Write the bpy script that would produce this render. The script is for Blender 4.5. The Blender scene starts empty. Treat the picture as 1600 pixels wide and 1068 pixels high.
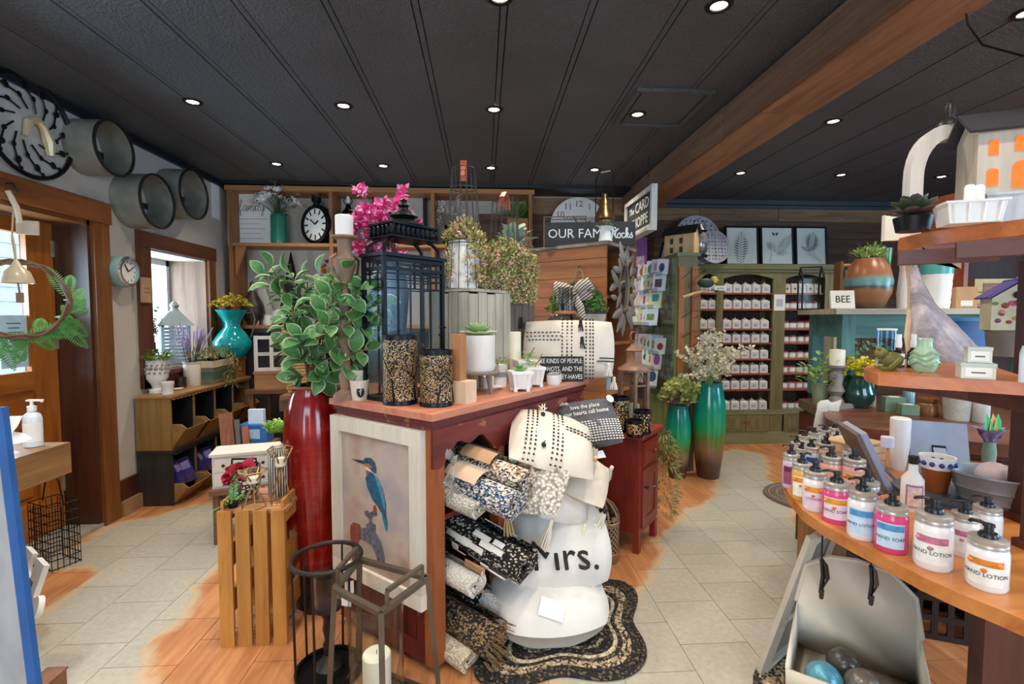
import bpy,bmesh,math,random
from mathutils import Vector as V,Matrix
R=math.radians
random.seed(11)
SC=bpy.context.scene
COL=SC.collection
# ---------------------------------------------------------------- camera
F,H=760.0,1.35
YAW,PIT=R(3.39),R(2.94)
cam=bpy.data.cameras.new('camera');co=bpy.data.objects.new('camera',cam);COL.objects.link(co)
cam.sensor_width=36.0;cam.lens=36.0*F/1600.0;cam.clip_start=0.02
co.location=(0,0,H);co.rotation_euler=(R(90)-PIT,0,-YAW)
SC.camera=co
SC.view_settings.view_transform='Standard';SC.view_settings.look='None'
SC.view_settings.gamma=1.0;SC.view_settings.use_curve_mapping=False
SC.view_settings.exposure=0.3
# ---------------------------------------------------------------- world and daylight
W=bpy.data.worlds.new('sky');SC.world=W;W.use_nodes=True
bg=W.node_tree.nodes['Background'];bg.inputs[0].default_value=(0.72,0.85,1.0,1);bg.inputs[1].default_value=2.2
def lamp(kind,name,loc,rot,energy,col,**k):
    l=bpy.data.lights.new(name,kind);l.energy=energy;l.color=col
    for a,v in k.items():setattr(l,a,v)
    o=bpy.data.objects.new(name,l);COL.objects.link(o);o.location=loc;o.rotation_euler=rot
    return o
# daylight through the shop windows behind the camera
lamp('AREA','window_daylight',(-1.15,-1.68,1.55),(R(90),0,0),48,(0.60,0.80,1.0),shape='RECTANGLE',size=1.9,size_y=1.5)
lamp('AREA','window_daylight',(2.75,-1.68,1.55),(R(90),0,0),55,(0.48,0.73,1.0),shape='RECTANGLE',size=1.9,size_y=1.5)
# daylight through the side window and the glass of the door
lamp('AREA','window_daylight',(-3.0,4.13,1.42),(0,R(-90),0),22,(0.75,0.88,1.0),shape='RECTANGLE',size=0.8,size_y=0.7)
lamp('AREA','window_daylight',(-3.0,2.75,1.45),(0,R(-90),0),30,(0.55,0.78,1.0),shape='RECTANGLE',size=0.7,size_y=0.6)
lamp('AREA','window_daylight',(6.58,.2,1.5),(0,R(90),0),125,(0.34,0.65,1.0),shape='RECTANGLE',size=1.4,size_y=2.2)  # added unseen source at the right wall, tints the ceiling blue
CZ=2.62
DL=[(x,y)for y in(-0.2,0.9,2.0,3.05,4.22)for x in(-1.71,-0.835,0.07,0.965)]+[(x,y)for y in(-0.2,0.9,1.97,3.1,4.24)for x in(2.275,3.2,4.15)]
SPOT=39.0
for x,y in DL:
    lamp('SPOT','downlight_beam',(x,y,CZ-0.012),(0,0,0),SPOT,(1.0,0.90,0.77),spot_size=R(125),spot_blend=0.8,shadow_soft_size=0.045)
# ---------------------------------------------------------------- picture ray helpers (pixel of the 1600 x 1068 frame -> point on a plane of the room)
fw=V((math.sin(YAW)*math.cos(PIT),math.cos(YAW)*math.cos(PIT),-math.sin(PIT)))
rt=V((math.cos(YAW),-math.sin(YAW),0));up=rt.cross(fw)
CP=V((0,0,H));HD=V((math.sin(YAW),math.cos(YAW),0))
def ray(x,y):return fw+rt*((x-800)/F)-up*((y-534)/F)
def gz(x,y,z):d=ray(x,y);return CP+d*((z-H)/d.z)
def gy(x,y,Y):d=ray(x,y);return CP+d*(Y/d.y)
def gx(x,y,X):d=ray(x,y);return CP+d*(X/d.x)
def gd(x,y,dep):return CP+ray(x,y)*dep
def mpp(p):return(p-CP).dot(fw)/F
def pz(p,x,y):d=ray(x,y);return H+d.z*(p.xy.dot(HD.xy)/d.xy.dot(HD.xy))
def wide(x):return F/math.hypot(F,x-800)  # a wide lens stretches what stands off the axis
def ST(x,y,z,w,yt):
    "centre, radius and height of a round thing standing on height z"
    p=gz(x,y,z);r=w*mpp(p)/2*wide(x);u=V((p.x,p.y,0)).normalized();c=p+u*r
    return c,r,pz(c,x,yt)-z
# ---------------------------------------------------------------- materials
def lin(h):
    h=h.lstrip('#');o=[]
    for i in(0,2,4):
        c=int(h[i:i+2],16)/255;o.append(c/12.92 if c<=.04045 else((c+.055)/1.055)**2.4)
    return(*o,1)
_MC={}
class N:
    def __init__(s,name):
        s.m=bpy.data.materials.new(name);s.m.use_nodes=True;s.t=s.m.node_tree;s.p=s.t.nodes['Principled BSDF']
    def n(s,kind,**k):
        o=s.t.nodes.new('ShaderNode'+kind)
        for a,v in k.items():setattr(o,a,v)
        return o
    def l(s,a,b):s.t.links.new(a,b)
    def math(s,op,a,b=None,c=None,clamp=False):
        o=s.n('Math',operation=op,use_clamp=clamp)
        for i,v in enumerate((a,b,c)):
            if v is None:continue
            if isinstance(v,(int,float)):o.inputs[i].default_value=v
            else:s.l(v,o.inputs[i])
        return o.outputs[0]
    def mix(s,f,a,b,blend='MIX'):
        o=s.n('Mix',data_type='RGBA',blend_type=blend)
        for i,v in((0,f),(6,a),(7,b)):
            if isinstance(v,(int,float)):o.inputs[i].default_value=v
            elif isinstance(v,tuple):o.inputs[i].default_value=v
            else:s.l(v,o.inputs[i])
        return o.outputs[2]
    def co(s,kind='Object'):return s.n('TexCoord').outputs[kind]
    def pos(s):return s.n('NewGeometry').outputs['Position']
    def mapped(s,src,sc=(1,1,1),rot=(0,0,0)):
        o=s.n('Mapping');s.l(src,o.inputs[0]);o.inputs['Scale'].default_value=sc;o.inputs['Rotation'].default_value=rot;return o.outputs[0]
    def noise(s,src,scale,detail=3,rough=.55,dist=0):
        o=s.n('TexNoise');s.l(src,o.inputs['Vector']);o.inputs['Scale'].default_value=scale;o.inputs['Detail'].default_value=detail
        o.inputs['Roughness'].default_value=rough;o.inputs['Distortion'].default_value=dist;return o.outputs['Fac']
    def ramp(s,src,stops):
        o=s.n('ValToRGB');s.l(src,o.inputs[0]);e=o.color_ramp.elements
        while len(e)<len(stops):e.new(.5)
        for k,(p,c)in zip(e,stops):k.position=p;k.color=c if isinstance(c,tuple)else lin(c)
        return o.outputs[0]
    def bump(s,src,st=.2,dist=.01):
        o=s.n('Bump');s.l(src,o.inputs['Height']);o.inputs['Strength'].default_value=st;o.inputs['Distance'].default_value=dist
        s.l(o.outputs[0],s.p.inputs['Normal'])
    def done(s,col=None,rough=.5,metal=0,spec=None):
        if col is not None:
            if isinstance(col,tuple):s.p.inputs['Base Color'].default_value=col
            else:s.l(col,s.p.inputs['Base Color'])
        if isinstance(rough,(int,float)):s.p.inputs['Roughness'].default_value=rough
        else:s.l(rough,s.p.inputs['Roughness'])
        s.p.inputs['Metallic'].default_value=metal
        if spec is not None:s.p.inputs['Specular IOR Level'].default_value=spec
        return s.m
def mul(c,k):return(min(1,c[0]*k),min(1,c[1]*k),min(1,c[2]*k),1)
def mat(name,hx,rough=.5,metal=0,var=.12,sc=12,bump=0,bsc=60,spec=None):
    key=(name,hx)
    if key in _MC:return _MC[key]
    q=N(name);c=lin(hx);x=q.co()
    col=q.ramp(q.noise(x,sc,4),[(.3,mul(c,1-var)),(.7,mul(c,1+var))])
    if bump:q.bump(q.noise(x,bsc,3),bump,.004)
    _MC[key]=q.done(col,rough,metal,spec);return _MC[key]
def wood(name,h1,h2,axis='x',rough=.5,sc=1.0,worn=None,wornamt=.5,bump=.25,world=False):
    key=(name,h1,h2,axis)
    if key in _MC:return _MC[key]
    q=N(name);st={'x':(1.2,14,14),'y':(14,1.2,14),'z':(14,14,1.2)}[axis]
    src=q.co();off=q.n('ObjectInfo').outputs['Random']
    add=q.n('VectorMath',operation='ADD');q.l(src,add.inputs[0]);cmb=q.n('CombineXYZ')
    sh=q.math('MULTIPLY',off,37.0)
    for i in range(3):q.l(sh,cmb.inputs[i])
    q.l(cmb.outputs[0],add.inputs[1]);x=q.mapped(add.outputs[0],tuple(v*sc for v in st))
    g=q.noise(x,1.0,6,.65,.6);g2=q.noise(x,4.0,3,.6)
    f=q.math('ADD',q.math('MULTIPLY',g,.75),q.math('MULTIPLY',g2,.25))
    col=q.ramp(f,[(.32,h1),(.66,h2)])
    tint=q.math('MULTIPLY_ADD',off,.3,.85)
    hv=q.n('HueSaturation');q.l(col,hv.inputs['Color']);q.l(tint,hv.inputs['Value']);col=hv.outputs[0]
    if worn:
        wm=q.noise(add.outputs[0],9,5,.7,.5)
        m=q.math('GREATER_THAN',q.math('ADD',q.math('MULTIPLY',wm,.6),q.math('MULTIPLY',g,.4)),1-wornamt)
        col=q.mix(m,col,lin(worn))
    q.bump(f,bump,.004)
    _MC[key]=q.done(col,rough);return _MC[key]
def glass(name='clear_glass',tint=(.95,.975,.975,1),rough=.16):
    if name in _MC:return _MC[name]
    q=N(name);out=q.t.nodes['Material Output'];q.t.nodes.remove(q.p)
    tr=q.n('BsdfTransparent');tr.inputs[0].default_value=tint
    gl=q.n('BsdfGlossy');gl.inputs['Roughness'].default_value=rough
    lw=q.n('LayerWeight');fr=q.math('MULTIPLY_ADD',q.math('POWER',lw.outputs['Facing'],3.2),.6,.015,clamp=True);mx=q.n('MixShader')
    q.l(fr,mx.inputs[0]);q.l(tr.outputs[0],mx.inputs[1]);q.l(gl.outputs[0],mx.inputs[2]);q.l(mx.outputs[0],out.inputs[0])
    _MC[name]=q.m;return q.m
def emit(name,hx,st):
    if(name,hx)in _MC:return _MC[(name,hx)]
    q=N(name);q.p.inputs['Base Color'].default_value=lin(hx);q.p.inputs['Emission Color'].default_value=lin(hx);q.p.inputs['Emission Strength'].default_value=st
    _MC[(name,hx)]=q.m;return q.m
# ---------------------------------------------------------------- mesh builder
class B:
    def __init__(s):s.bm=bmesh.new();s.M=Matrix();s.mi=0
    def add(s,vs,fs,M=None):
        T=s.M@M if M is not None else s.M
        w=[s.bm.verts.new(T@V(v))for v in vs]
        for f in fs:
            try:k=s.bm.faces.new([w[i]for i in f]);k.material_index=s.mi;k.smooth=True
            except ValueError:pass
        return w
    def box(s,c,d,rz=0,M=None,tp=1.0):
        "box at centre c of size d; tp tapers the top"
        x,y,z=d[0]/2,d[1]/2,d[2]/2
        T=Matrix.Translation(V(c))@Matrix.Rotation(rz,4,'Z')
        if M is not None:T=T@M
        vs=[(a*x*t,b*y*t,e*z)for e,t in((-1,1),(1,tp))for a,b in((-1,-1),(1,-1),(1,1),(-1,1))]
        s.add(vs,[(3,2,1,0),(4,5,6,7),(0,1,5,4),(1,2,6,5),(2,3,7,6),(3,0,4,7)],T);return s
    def b2(s,lo,hi):return s.box([(a+b)/2 for a,b in zip(lo,hi)],[abs(b-a)for a,b in zip(lo,hi)])
    def lathe(s,pr,n=24,c=(0,0,0),M=None,a0=0,a1=2*math.pi,fn=None):
        full=abs(a1-a0-2*math.pi)<1e-6;k=n if full else n+1
        T=Matrix.Translation(V(c))
        if M is not None:T=T@M
        vs,fs,idx=[],[],[]
        for r,z in pr:
            if r<1e-6:idx.append([len(vs)]*k);vs.append((0,0,z))
            else:
                row=[]
                for i in range(k):
                    a=a0+(a1-a0)*i/n;q=r*(fn(a,z)if fn else 1);row.append(len(vs));vs.append((q*math.cos(a),q*math.sin(a),z))
                idx.append(row)
        for A,C in zip(idx,idx[1:]):
            for i in range(n):
                j=(i+1)%k;f=[A[i],A[j],C[j],C[i]];f=list(dict.fromkeys(f))
                if len(f)>2:fs.append(f)
        s.add(vs,fs,T);return s
    def tube(s,pts,r,n=6,closed=False,rads=None,cap=True):
        P=[V(p)for p in pts];m=len(P);rings=[];nx=None
        for i,p in enumerate(P):
            a=P[(i-1)%m]if(closed or i)else p;b=P[(i+1)%m]if(closed or i<m-1)else p
            d=(b-a).normalized()if(b-a).length>1e-9 else V((0,0,1))
            if nx is None:nx=d.orthogonal().normalized()
            nx=(nx-d*nx.dot(d));nx=nx.normalized()if nx.length>1e-6 else d.orthogonal().normalized()
            by=d.cross(nx);q=rads[i]if rads else r
            rings.append([p+(nx*math.cos(t)+by*math.sin(t))*q for t in[2*math.pi*j/n for j in range(n)]])
        vs=[v for g in rings for v in g];fs=[]
        for i in range(m if closed else m-1):
            k=(i+1)%m
            for j in range(n):fs.append((i*n+j,i*n+(j+1)%n,k*n+(j+1)%n,k*n+j))
        if not closed and cap:fs+=[tuple(range(n-1,-1,-1)),tuple(range((m-1)*n,m*n))]
        s.add(vs,fs);return s
    def bar(s,a,b,w,h=None):
        "square bar from a to b"
        a,b=V(a),V(b);d=b-a;L=d.length;q=d.to_track_quat('Z','Y').to_matrix().to_4x4()
        s.box((0,0,0),(0,0,0))if False else None
        T=Matrix.Translation((a+b)/2)@q;x,y,z=w/2,(h or w)/2,L/2
        vs=[(i*x,j*y,e*z)for e in(-1,1)for i,j in((-1,-1),(1,-1),(1,1),(-1,1))]
        s.add(vs,[(3,2,1,0),(4,5,6,7),(0,1,5,4),(1,2,6,5),(2,3,7,6),(3,0,4,7)],T);return s
    def prism(s,poly,z0,z1,M=None):
        n=len(poly);vs=[(x,y,z0)for x,y in poly]+[(x,y,z1)for x,y in poly]
        fs=[tuple(range(n-1,-1,-1)),tuple(range(n,2*n))]+[(i,(i+1)%n,n+(i+1)%n,n+i)for i in range(n)]
        s.add(vs,fs,M);return s
    def sph(s,c,r,nu=12,nv=8,sc=(1,1,1),M=None):
        pr=[(math.sin(math.pi*i/nv),-math.cos(math.pi*i/nv))for i in range(nv+1)]
        T=Matrix.Translation(V(c))@(M or Matrix())@Matrix.Diagonal((r*sc[0],r*sc[1],r*sc[2],1))
        return s.lathe([(a if 0<i<nv else 0,b)for i,(a,b)in enumerate(pr)],nu,M=T)
    def leaf(s,p,d,nrm,L,Wd,bend=.15,seg=2):
        "a pointed leaf from p along d"
        d=V(d).normalized();nrm=V(nrm);nrm=(nrm-d*nrm.dot(d));nrm=nrm.normalized()if nrm.length>1e-5 else d.orthogonal().normalized();x=d.cross(nrm);p=V(p)
        if seg==1:s.add([p,p+d*L*.5+x*Wd/2,p+d*L,p+d*L*.5-x*Wd/2],[(0,1,2,3)])
        else:
            m1=p+d*L*.4+nrm*bend*L*.5;m2=p+d*L*.75+nrm*bend*L*.4
            s.add([p,m1+x*Wd/2+nrm*Wd*.15,m1,m1-x*Wd/2+nrm*Wd*.15,m2+x*Wd*.36+nrm*Wd*.1,m2,m2-x*Wd*.36+nrm*Wd*.1,p+d*L],
                  [(0,1,2),(0,2,3),(1,4,5,2),(2,5,6,3),(4,7,5),(5,7,6)])
        return s
    def mesh(s,name,mats,sharp=38):
        me=bpy.data.meshes.new(name);bmesh.ops.recalc_face_normals(s.bm,faces=s.bm.faces);s.bm.to_mesh(me);s.bm.free()
        for m in(mats if isinstance(mats,(list,tuple))else[mats]):me.materials.append(m)
        me.set_sharp_from_angle(angle=R(sharp));return me
def place(o,parent=None,loc=None,rz=0,kind=None,label=None):
    COL.objects.link(o)
    if parent is not None:o.parent=parent
    if loc is not None:o.location=loc
    if rz:o.rotation_euler=(0,0,rz)
    if kind:o['kind']=kind
    if label:o['label']=label
    return o
def obj(name,b,m,parent=None,loc=None,rz=0,kind=None,label=None,sharp=38):
    return place(bpy.data.objects.new(name,b.mesh(name,m,sharp)),parent,loc,rz,kind,label)
def inst(name,me,parent=None,M=None,label=None):
    o=bpy.data.objects.new(name,me);COL.objects.link(o)
    if parent is not None:o.parent=parent
    if M is not None:o.matrix_basis=M
    if label:o['label']=label
    return o
def tag(o,label,cat,group=None):
    o['label']=label;o['category']=cat
    if group:o['group']=group
    return o
def thing(name,label,cat,loc=(0,0,0),rz=0,group=None):
    o=bpy.data.objects.new(name,None);COL.objects.link(o);o.location=loc;o.rotation_euler=(0,0,rz);o.empty_display_size=.05
    return tag(o,label,cat,group)
def one(name,b,m,label,cat,loc=(0,0,0),rz=0,group=None):
    return tag(obj(name,b,m,None,loc,rz),label,cat,group)
def dup(root,loc,rz=None,label=None,group=None,scale=None):
    r=root.copy();COL.objects.link(r);r.location=loc
    if rz is not None:r.rotation_euler=(0,0,rz)
    if label:r['label']=label
    if group:r['group']=group
    if scale:r.scale=(scale,)*3
    for ch in list(root.children):
        c=ch.copy();COL.objects.link(c);c.parent=r
        for g in ch.children:
            d=g.copy();COL.objects.link(d);d.parent=c
    return r
def TR(x,y,z):return Matrix.Translation((x,y,z))
def RX(a):return Matrix.Rotation(a,4,'X')
def RY(a):return Matrix.Rotation(a,4,'Y')
def RZ(a):return Matrix.Rotation(a,4,'Z')
def text(body,size,m,parent,M,ext=.0008,shear=0,align='CENTER',name='lettering',sx=1.0):
    cu=bpy.data.curves.new(name,'FONT');cu.body=body;cu.size=size;cu.align_x=align;cu.align_y='CENTER';cu.extrude=ext;cu.shear=shear;cu.resolution_u=2
    t=bpy.data.objects.new(name,cu);COL.objects.link(t)
    me=bpy.data.meshes.new_from_object(t.evaluated_get(bpy.context.evaluated_depsgraph_get()));bpy.data.objects.remove(t);bpy.data.curves.remove(cu)
    me.materials.clear();me.materials.append(m)
    o=bpy.data.objects.new(name,me);COL.objects.link(o);o.parent=parent;o.matrix_basis=M@Matrix.Diagonal((sx,1,1,1));return o
FACE=RX(R(90))  # lay lettering drawn in XY upright so that it faces -Y
def rnd(a,b):return random.uniform(a,b)
ORD='first second third fourth fifth sixth seventh eighth ninth tenth eleventh twelfth'.split()
# common materials
BLK=mat('black_metal','#17181a',.42,.6,.15)
IRON=mat('dark_iron','#3b3734',.45,.7,.2)
WHT=mat('white_ceramic','#e9e4dc',.35,0,.04)
CREAM=mat('cream_wax','#efe4cc',.6,0,.04)
GOLD=mat('gold_wire','#b08a4c',.35,.8,.15)
GALV=mat('galvanised_metal','#8f8c80',.5,.35,.25,9,.1,30)
CHR=mat('chrome','#c9c9c9',.2,1,.05)
GLS=glass()
GRN=mat('leaf_green','#4f7a35',.5,0,.3,20)
DGRN=mat('dark_leaf_green','#2f5526',.5,0,.3,20)
LGRN=mat('pale_leaf_green','#8fae5a',.5,0,.3,20)
STEM=mat('brown_stem','#6a5138',.7,0,.2)
PAPER=mat('paper_white','#ece9e2',.8,0,.03)
# ---------------------------------------------------------------- floor
def floor_mat():
    q=N('worn_vinyl_floor');p=q.pos();flat=q.n('VectorMath',operation='MULTIPLY');q.l(p,flat.inputs[0]);flat.inputs[1].default_value=(1,1,0);P=flat.outputs[0]
    wob=q.n('TexNoise');q.l(P,wob.inputs['Vector']);wob.inputs['Scale'].default_value=3.2;wob.inputs['Detail'].default_value=4
    sub=q.n('VectorMath',operation='MULTIPLY_ADD');q.l(wob.outputs['Color'],sub.inputs[0]);sub.inputs[1].default_value=(.34,.34,0);q.l(P,sub.inputs[2])
    off=q.n('VectorMath',operation='ADD');q.l(sub.outputs[0],off.inputs[0]);off.inputs[1].default_value=(-.17,-.17,0);PP=off.outputs[0]
    # (x1, y1, x2, y2, half width) of the trodden paths
    caps=[(-2.05,3.1,-1.6,3.5,.3),(-1.75,2.8,-1.58,1.7,.25),(-2.35,2.8,-1.8,2.95,.14),(-1.55,1.6,-1.5,1.0,.3),(-1.6,3.5,-1.0,3.75,.25),
            (2.5,4.55,2.12,3.7,.15),(2.1,3.65,1.72,3.0,.22),(1.72,3.0,1.35,2.6,.33),(1.35,2.6,1.0,2.0,.29),(.95,2.0,.55,1.45,.28),(.8,1.5,.9,.6,.4),(-1.45,1.1,1.0,.6,.3)]
    dmin=None
    for x1,y1,x2,y2,r in caps:
        ax,ay=x2-x1,y2-y1;L2=ax*ax+ay*ay
        pa=q.n('VectorMath',operation='SUBTRACT');q.l(PP,pa.inputs[0]);pa.inputs[1].default_value=(x1,y1,0)
        dt=q.n('VectorMath',operation='DOT_PRODUCT');q.l(pa.outputs[0],dt.inputs[0]);dt.inputs[1].default_value=(ax/L2,ay/L2,0)
        h=q.math('ADD',dt.outputs['Value'],0.0,clamp=True)
        sc=q.n('VectorMath',operation='SCALE');sc.inputs[0].default_value=(ax,ay,0);q.l(h,sc.inputs['Scale'])
        df=q.n('VectorMath',operation='DISTANCE');q.l(pa.outputs[0],df.inputs[0]);q.l(sc.outputs[0],df.inputs[1])
        d=q.math('SUBTRACT',df.outputs['Value'],r)
        dmin=d if dmin is None else q.math('SMOOTH_MIN',dmin,d,.08)
    fib=q.noise(q.mapped(P,(30,5,1)),1.0,4,.7)
    dm=q.math('ADD',dmin,q.math('MULTIPLY_ADD',fib,.09,-.045))
    grain=q.noise(q.mapped(P,(26,2.2,1)),1.0,5,.65,.4)
    org=q.ramp(grain,[(.3,'#a5673f'),(.55,'#bf8152'),(.75,'#cf9a68')])
    gry=q.ramp(q.noise(P,40,5,.7),[(.3,'#a39c8c'),(.7,'#b9b2a2')])
    mask=q.ramp(dm,[(0,(0,0,0,1)),(.07,(1,1,1,1))])
    edge=q.ramp(dm,[(.02,'#c9b48c'),(.08,'#c9b48c')])
    mid=q.ramp(dm,[(0,(0,0,0,1)),(.03,(1,1,1,1)),(.09,(0,0,0,1))])
    col=q.mix(mask,gry,org);col=q.mix(q.math('MULTIPLY',mid,.6),col,edge)
    rv=q.n('ObjectInfo').outputs['Random'];hv=q.n('HueSaturation');q.l(col,hv.inputs['Color']);q.l(q.math('MULTIPLY_ADD',rv,.08,.96),hv.inputs['Value'])
    q.bump(q.noise(P,90,3),.06,.002)
    return q.done(hv.outputs[0],.42)
FLM=floor_mat()
fl=obj('floor',B().b2((-3.1,-1.7,-.08),(6.6,5.4,-.003)),mat('floor_grout','#6f675a',.8),kind='structure')
obj('border',B().b2((-3.1,-1.7,-.003),(6.6,1.47,0)).b2((3.1,1.47,-.003),(6.6,5.4,0)),FLM,fl)
tm=B().box((0,0,-.004),(.2825,.294,.008)).mesh('tile',FLM)
for i in range(-3,18):
    x=-1.757+.285*i+.1425
    for j in range(14):
        y=1.62+.297*j+(0 if i%2==0 else .1485)-.02
        if y<5.2 and-2.75<x<3.2:inst('tile',tm,fl,TR(x,y,0))
# ---------------------------------------------------------------- ceiling
q=N('black_stippled_ceiling');x=q.pos()
st=q.noise(x,70,3,.6);st2=q.noise(x,2.2,4)
q.bump(st,.9,.01);CM=q.done(q.ramp(st2,[(.3,'#3e4246'),(.7,'#4b4f53')]),.5,spec=.6)
cl=obj('ceiling',B().b2((-3.0,-1.7,CZ+.016),(6.6,5.4,CZ+.1)),mat('ceiling_groove','#0b0b0c',.8),kind='structure')
k=-4
while True:
    xa=-1.716+.361*k
    if xa>6.5:break
    obj('plank',B().b2((max(xa+.018,-2.6),-1.65,CZ),(xa+.361-.018,5.35,CZ+.016)),CM,cl)
    if xa>-2.5:obj('batten',B().b2((xa-.0125,-1.65,CZ+.002),(xa+.0125,5.35,CZ+.016)),CM,cl)
    k+=1
    if k==-4:k=-3
hb=B()
for lo,hi in(((.86,2.72),(1.31,2.745)),((.86,3.2),(1.31,3.225)),((.86,2.745),(.885,3.2)),((1.285,2.745),(1.31,3.2))):hb.b2((*lo,CZ-.018),(*hi,CZ+.004))
ht=thing('ceiling_hatch','black square access hatch in the ceiling beside the timber beam','hatch',(0,0,0))
obj('frame',hb,CM,ht);obj('panel',B().b2((.9,2.76,CZ-.008),(1.27,3.185,CZ+.004)),CM,ht)
# downlights
LENS=emit('lamp_lens','#fff1d8',14)
t0=None
for i,(x,y)in enumerate(DL):
    if y<1.5:continue
    z=CZ-(.008 if(x,y)==(.965,3.05)else 0)
    lab='%s ceiling downlight in the %s row counted from the back wall'%(('',ORD[[-1.71,-.835,.07,.965,2.275,3.2,4.15].index(x)]+' recessed')[1],{2.0:'third',3.05:'second',4.22:'last',1.97:'third',3.1:'second',4.24:'last'}[y])
    if t0 is None:
        t0=thing('downlight',lab,'light',(x,y,z),0,'recessed ceiling lights')
        obj('trim_ring',B().lathe([(.032,0),(.034,-.006),(.052,-.005),(.055,0)],24),BLK,t0)
        obj('lens',B().lathe([(0,-.001),(.02,-.0025),(.032,-.0005)],20),LENS,t0)
    else:dup(t0,(x,y,z),None,lab)
# ---------------------------------------------------------------- walls
LX=-2.47
q=N('warm_grey_plaster');x=q.pos()
q.bump(q.noise(x,60,4),.08,.004);PL=q.done(q.ramp(q.noise(x,3,3),[(.3,'#b3aa9e'),(.7,'#bfb6aa')]),.8)
DR0,DR1,DRZ=2.12,3.235,1.955
WN0,WN1,WNA,WNB=3.76,4.525,.93,1.855
wl=B();EX=-2.86
wl.b2((EX,-1.7,0),(LX,DR0,CZ)).b2((EX,DR0,DRZ),(LX,DR1,CZ)).b2((EX,DR1,0),(LX,WN0,CZ)).b2((EX,WN0,0),(LX,WN1,WNA)).b2((EX,WN0,WNB),(LX,WN1,CZ)).b2((EX,WN1,0),(LX,5.4,CZ))
obj('wall_left',wl,PL,kind='structure')
obj('wall_right',B().b2((6.5,-1.7,0),(6.6,-1.0,CZ)).b2((6.5,1.4,0),(6.6,5.4,CZ)).b2((6.5,-1.0,0),(6.6,1.4,.75)).b2((6.5,-1.0,2.4),(6.6,1.4,CZ)),PL,kind='structure')
wr=B().b2((-3,-1.75,0),(6.6,-1.65,.75)).b2((-3,-1.75,2.35),(6.6,-1.65,CZ)).b2((-3,-1.75,.75),(-2.15,-1.65,2.35)).b2((-.15,-1.75,.75),(1.75,-1.65,2.35)).b2((3.75,-1.75,.75),(6.6,-1.65,2.35))
obj('wall_front',wr,PL,kind='structure')
wb=obj('wall_back',B().b2((-2.86,5.06,0),(1.5,5.4,CZ)).b2((1.5,5.31,0),(6.6,5.4,CZ)),PL,kind='structure')
BARN=wood('barn_board','#3a291e','#6f523d','x',.75,1.2,bump=.5)
BARN2=wood('pale_barn_board','#5f4632','#96734f','x',.75,1.2,bump=.5)
for zone,(xa,xb,yy)in enumerate(((.45,1.5,5.06),(1.5,6.5,5.31))):
    z=CZ-.05;r=0
    while z>.25:
        h=rnd(.15,.2);xs=xa+(rnd(.2,.9)if r else 0);cuts=[xa]
        while xs<xb:cuts.append(xs)if xs>xa+.15 else None;xs+=rnd(.8,1.9)
        cuts.append(xb)
        for a,b in zip(cuts,cuts[1:]):
            if b-a>.05:obj('board',B().b2((a+.002,yy-.022-rnd(0,.006),z-h+.004),(b-.002,yy,z)),BARN2 if(r==0 or random.random()<.15)else BARN,wb)
        z-=h;r+=1
# dark crown along the ceiling
CRN=mat('dark_crown','#15171b',.45)
obj('trim_2',B().b2((LX,1.0,CZ-.05),(LX+.03,5.06,CZ)),CRN,kind='structure')
obj('trim_3',B().b2((1.75,5.2,CZ-.045),(6.5,5.29,CZ)).b2((1.75,5.255,CZ-.075),(6.5,5.285,CZ-.045)),mat('navy_crown','#26323d',.45),kind='structure')
obj('trim_4',B().b2((LX,4.74,CZ-.03),(1.45,5.06,CZ)),CRN,kind='structure')
# timber beam
BM1=wood('beam_side','#4c3627','#7d5f49','y',.7,1.0,bump=.5);BM2=wood('beam_underside','#6b452d','#a3734c','y',.6,1.0,bump=.4)
bm=obj('trim_1',B().b2((1.47,-1.65,2.45),(1.71,5.05,CZ)),BM1,kind='structure')
for a,b in((-1.65,1.2),(1.205,2.9),(2.905,5.04)):
    obj('plank',B().b2((1.447,a,2.435),(1.472,b,2.615-rnd(0,.01))),BM1,bm)
for a,b in((-1.65,2.55),(2.555,5.04)):obj('plank',B().b2((1.473,a,2.425),(1.735,b,2.45)),BM2,bm)
obj('plank',B().b2((1.71,-1.65,2.452),(1.735,5.04,CZ)),BM1,bm)
# baseboard
OAK=wood('varnished_oak','#5c3418','#8a5427','z',.35,1.0);OAKY=wood('varnished_oak_y','#5c3418','#8a5427','y',.35,1.0)
DOAK=wood('dark_oak','#33190e','#5d3320','z',.4,1.0);HONEY=wood('honey_door','#8a4715','#b96f2b','z',.35,.9);HONEYY=wood('honey_door_y','#8a4715','#b96f2b','y',.35,.9)
obj('baseboard_left',B().b2((LX,3.375,.05),(LX+.02,5.0,.24)),DOAK,kind='structure')
obj('trim_5',B().b2((LX,3.375,0),(LX+.045,5.0,.1)),wood('shoe_moulding','#8d6b47','#b3906a','y',.6),kind='structure')
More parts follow.
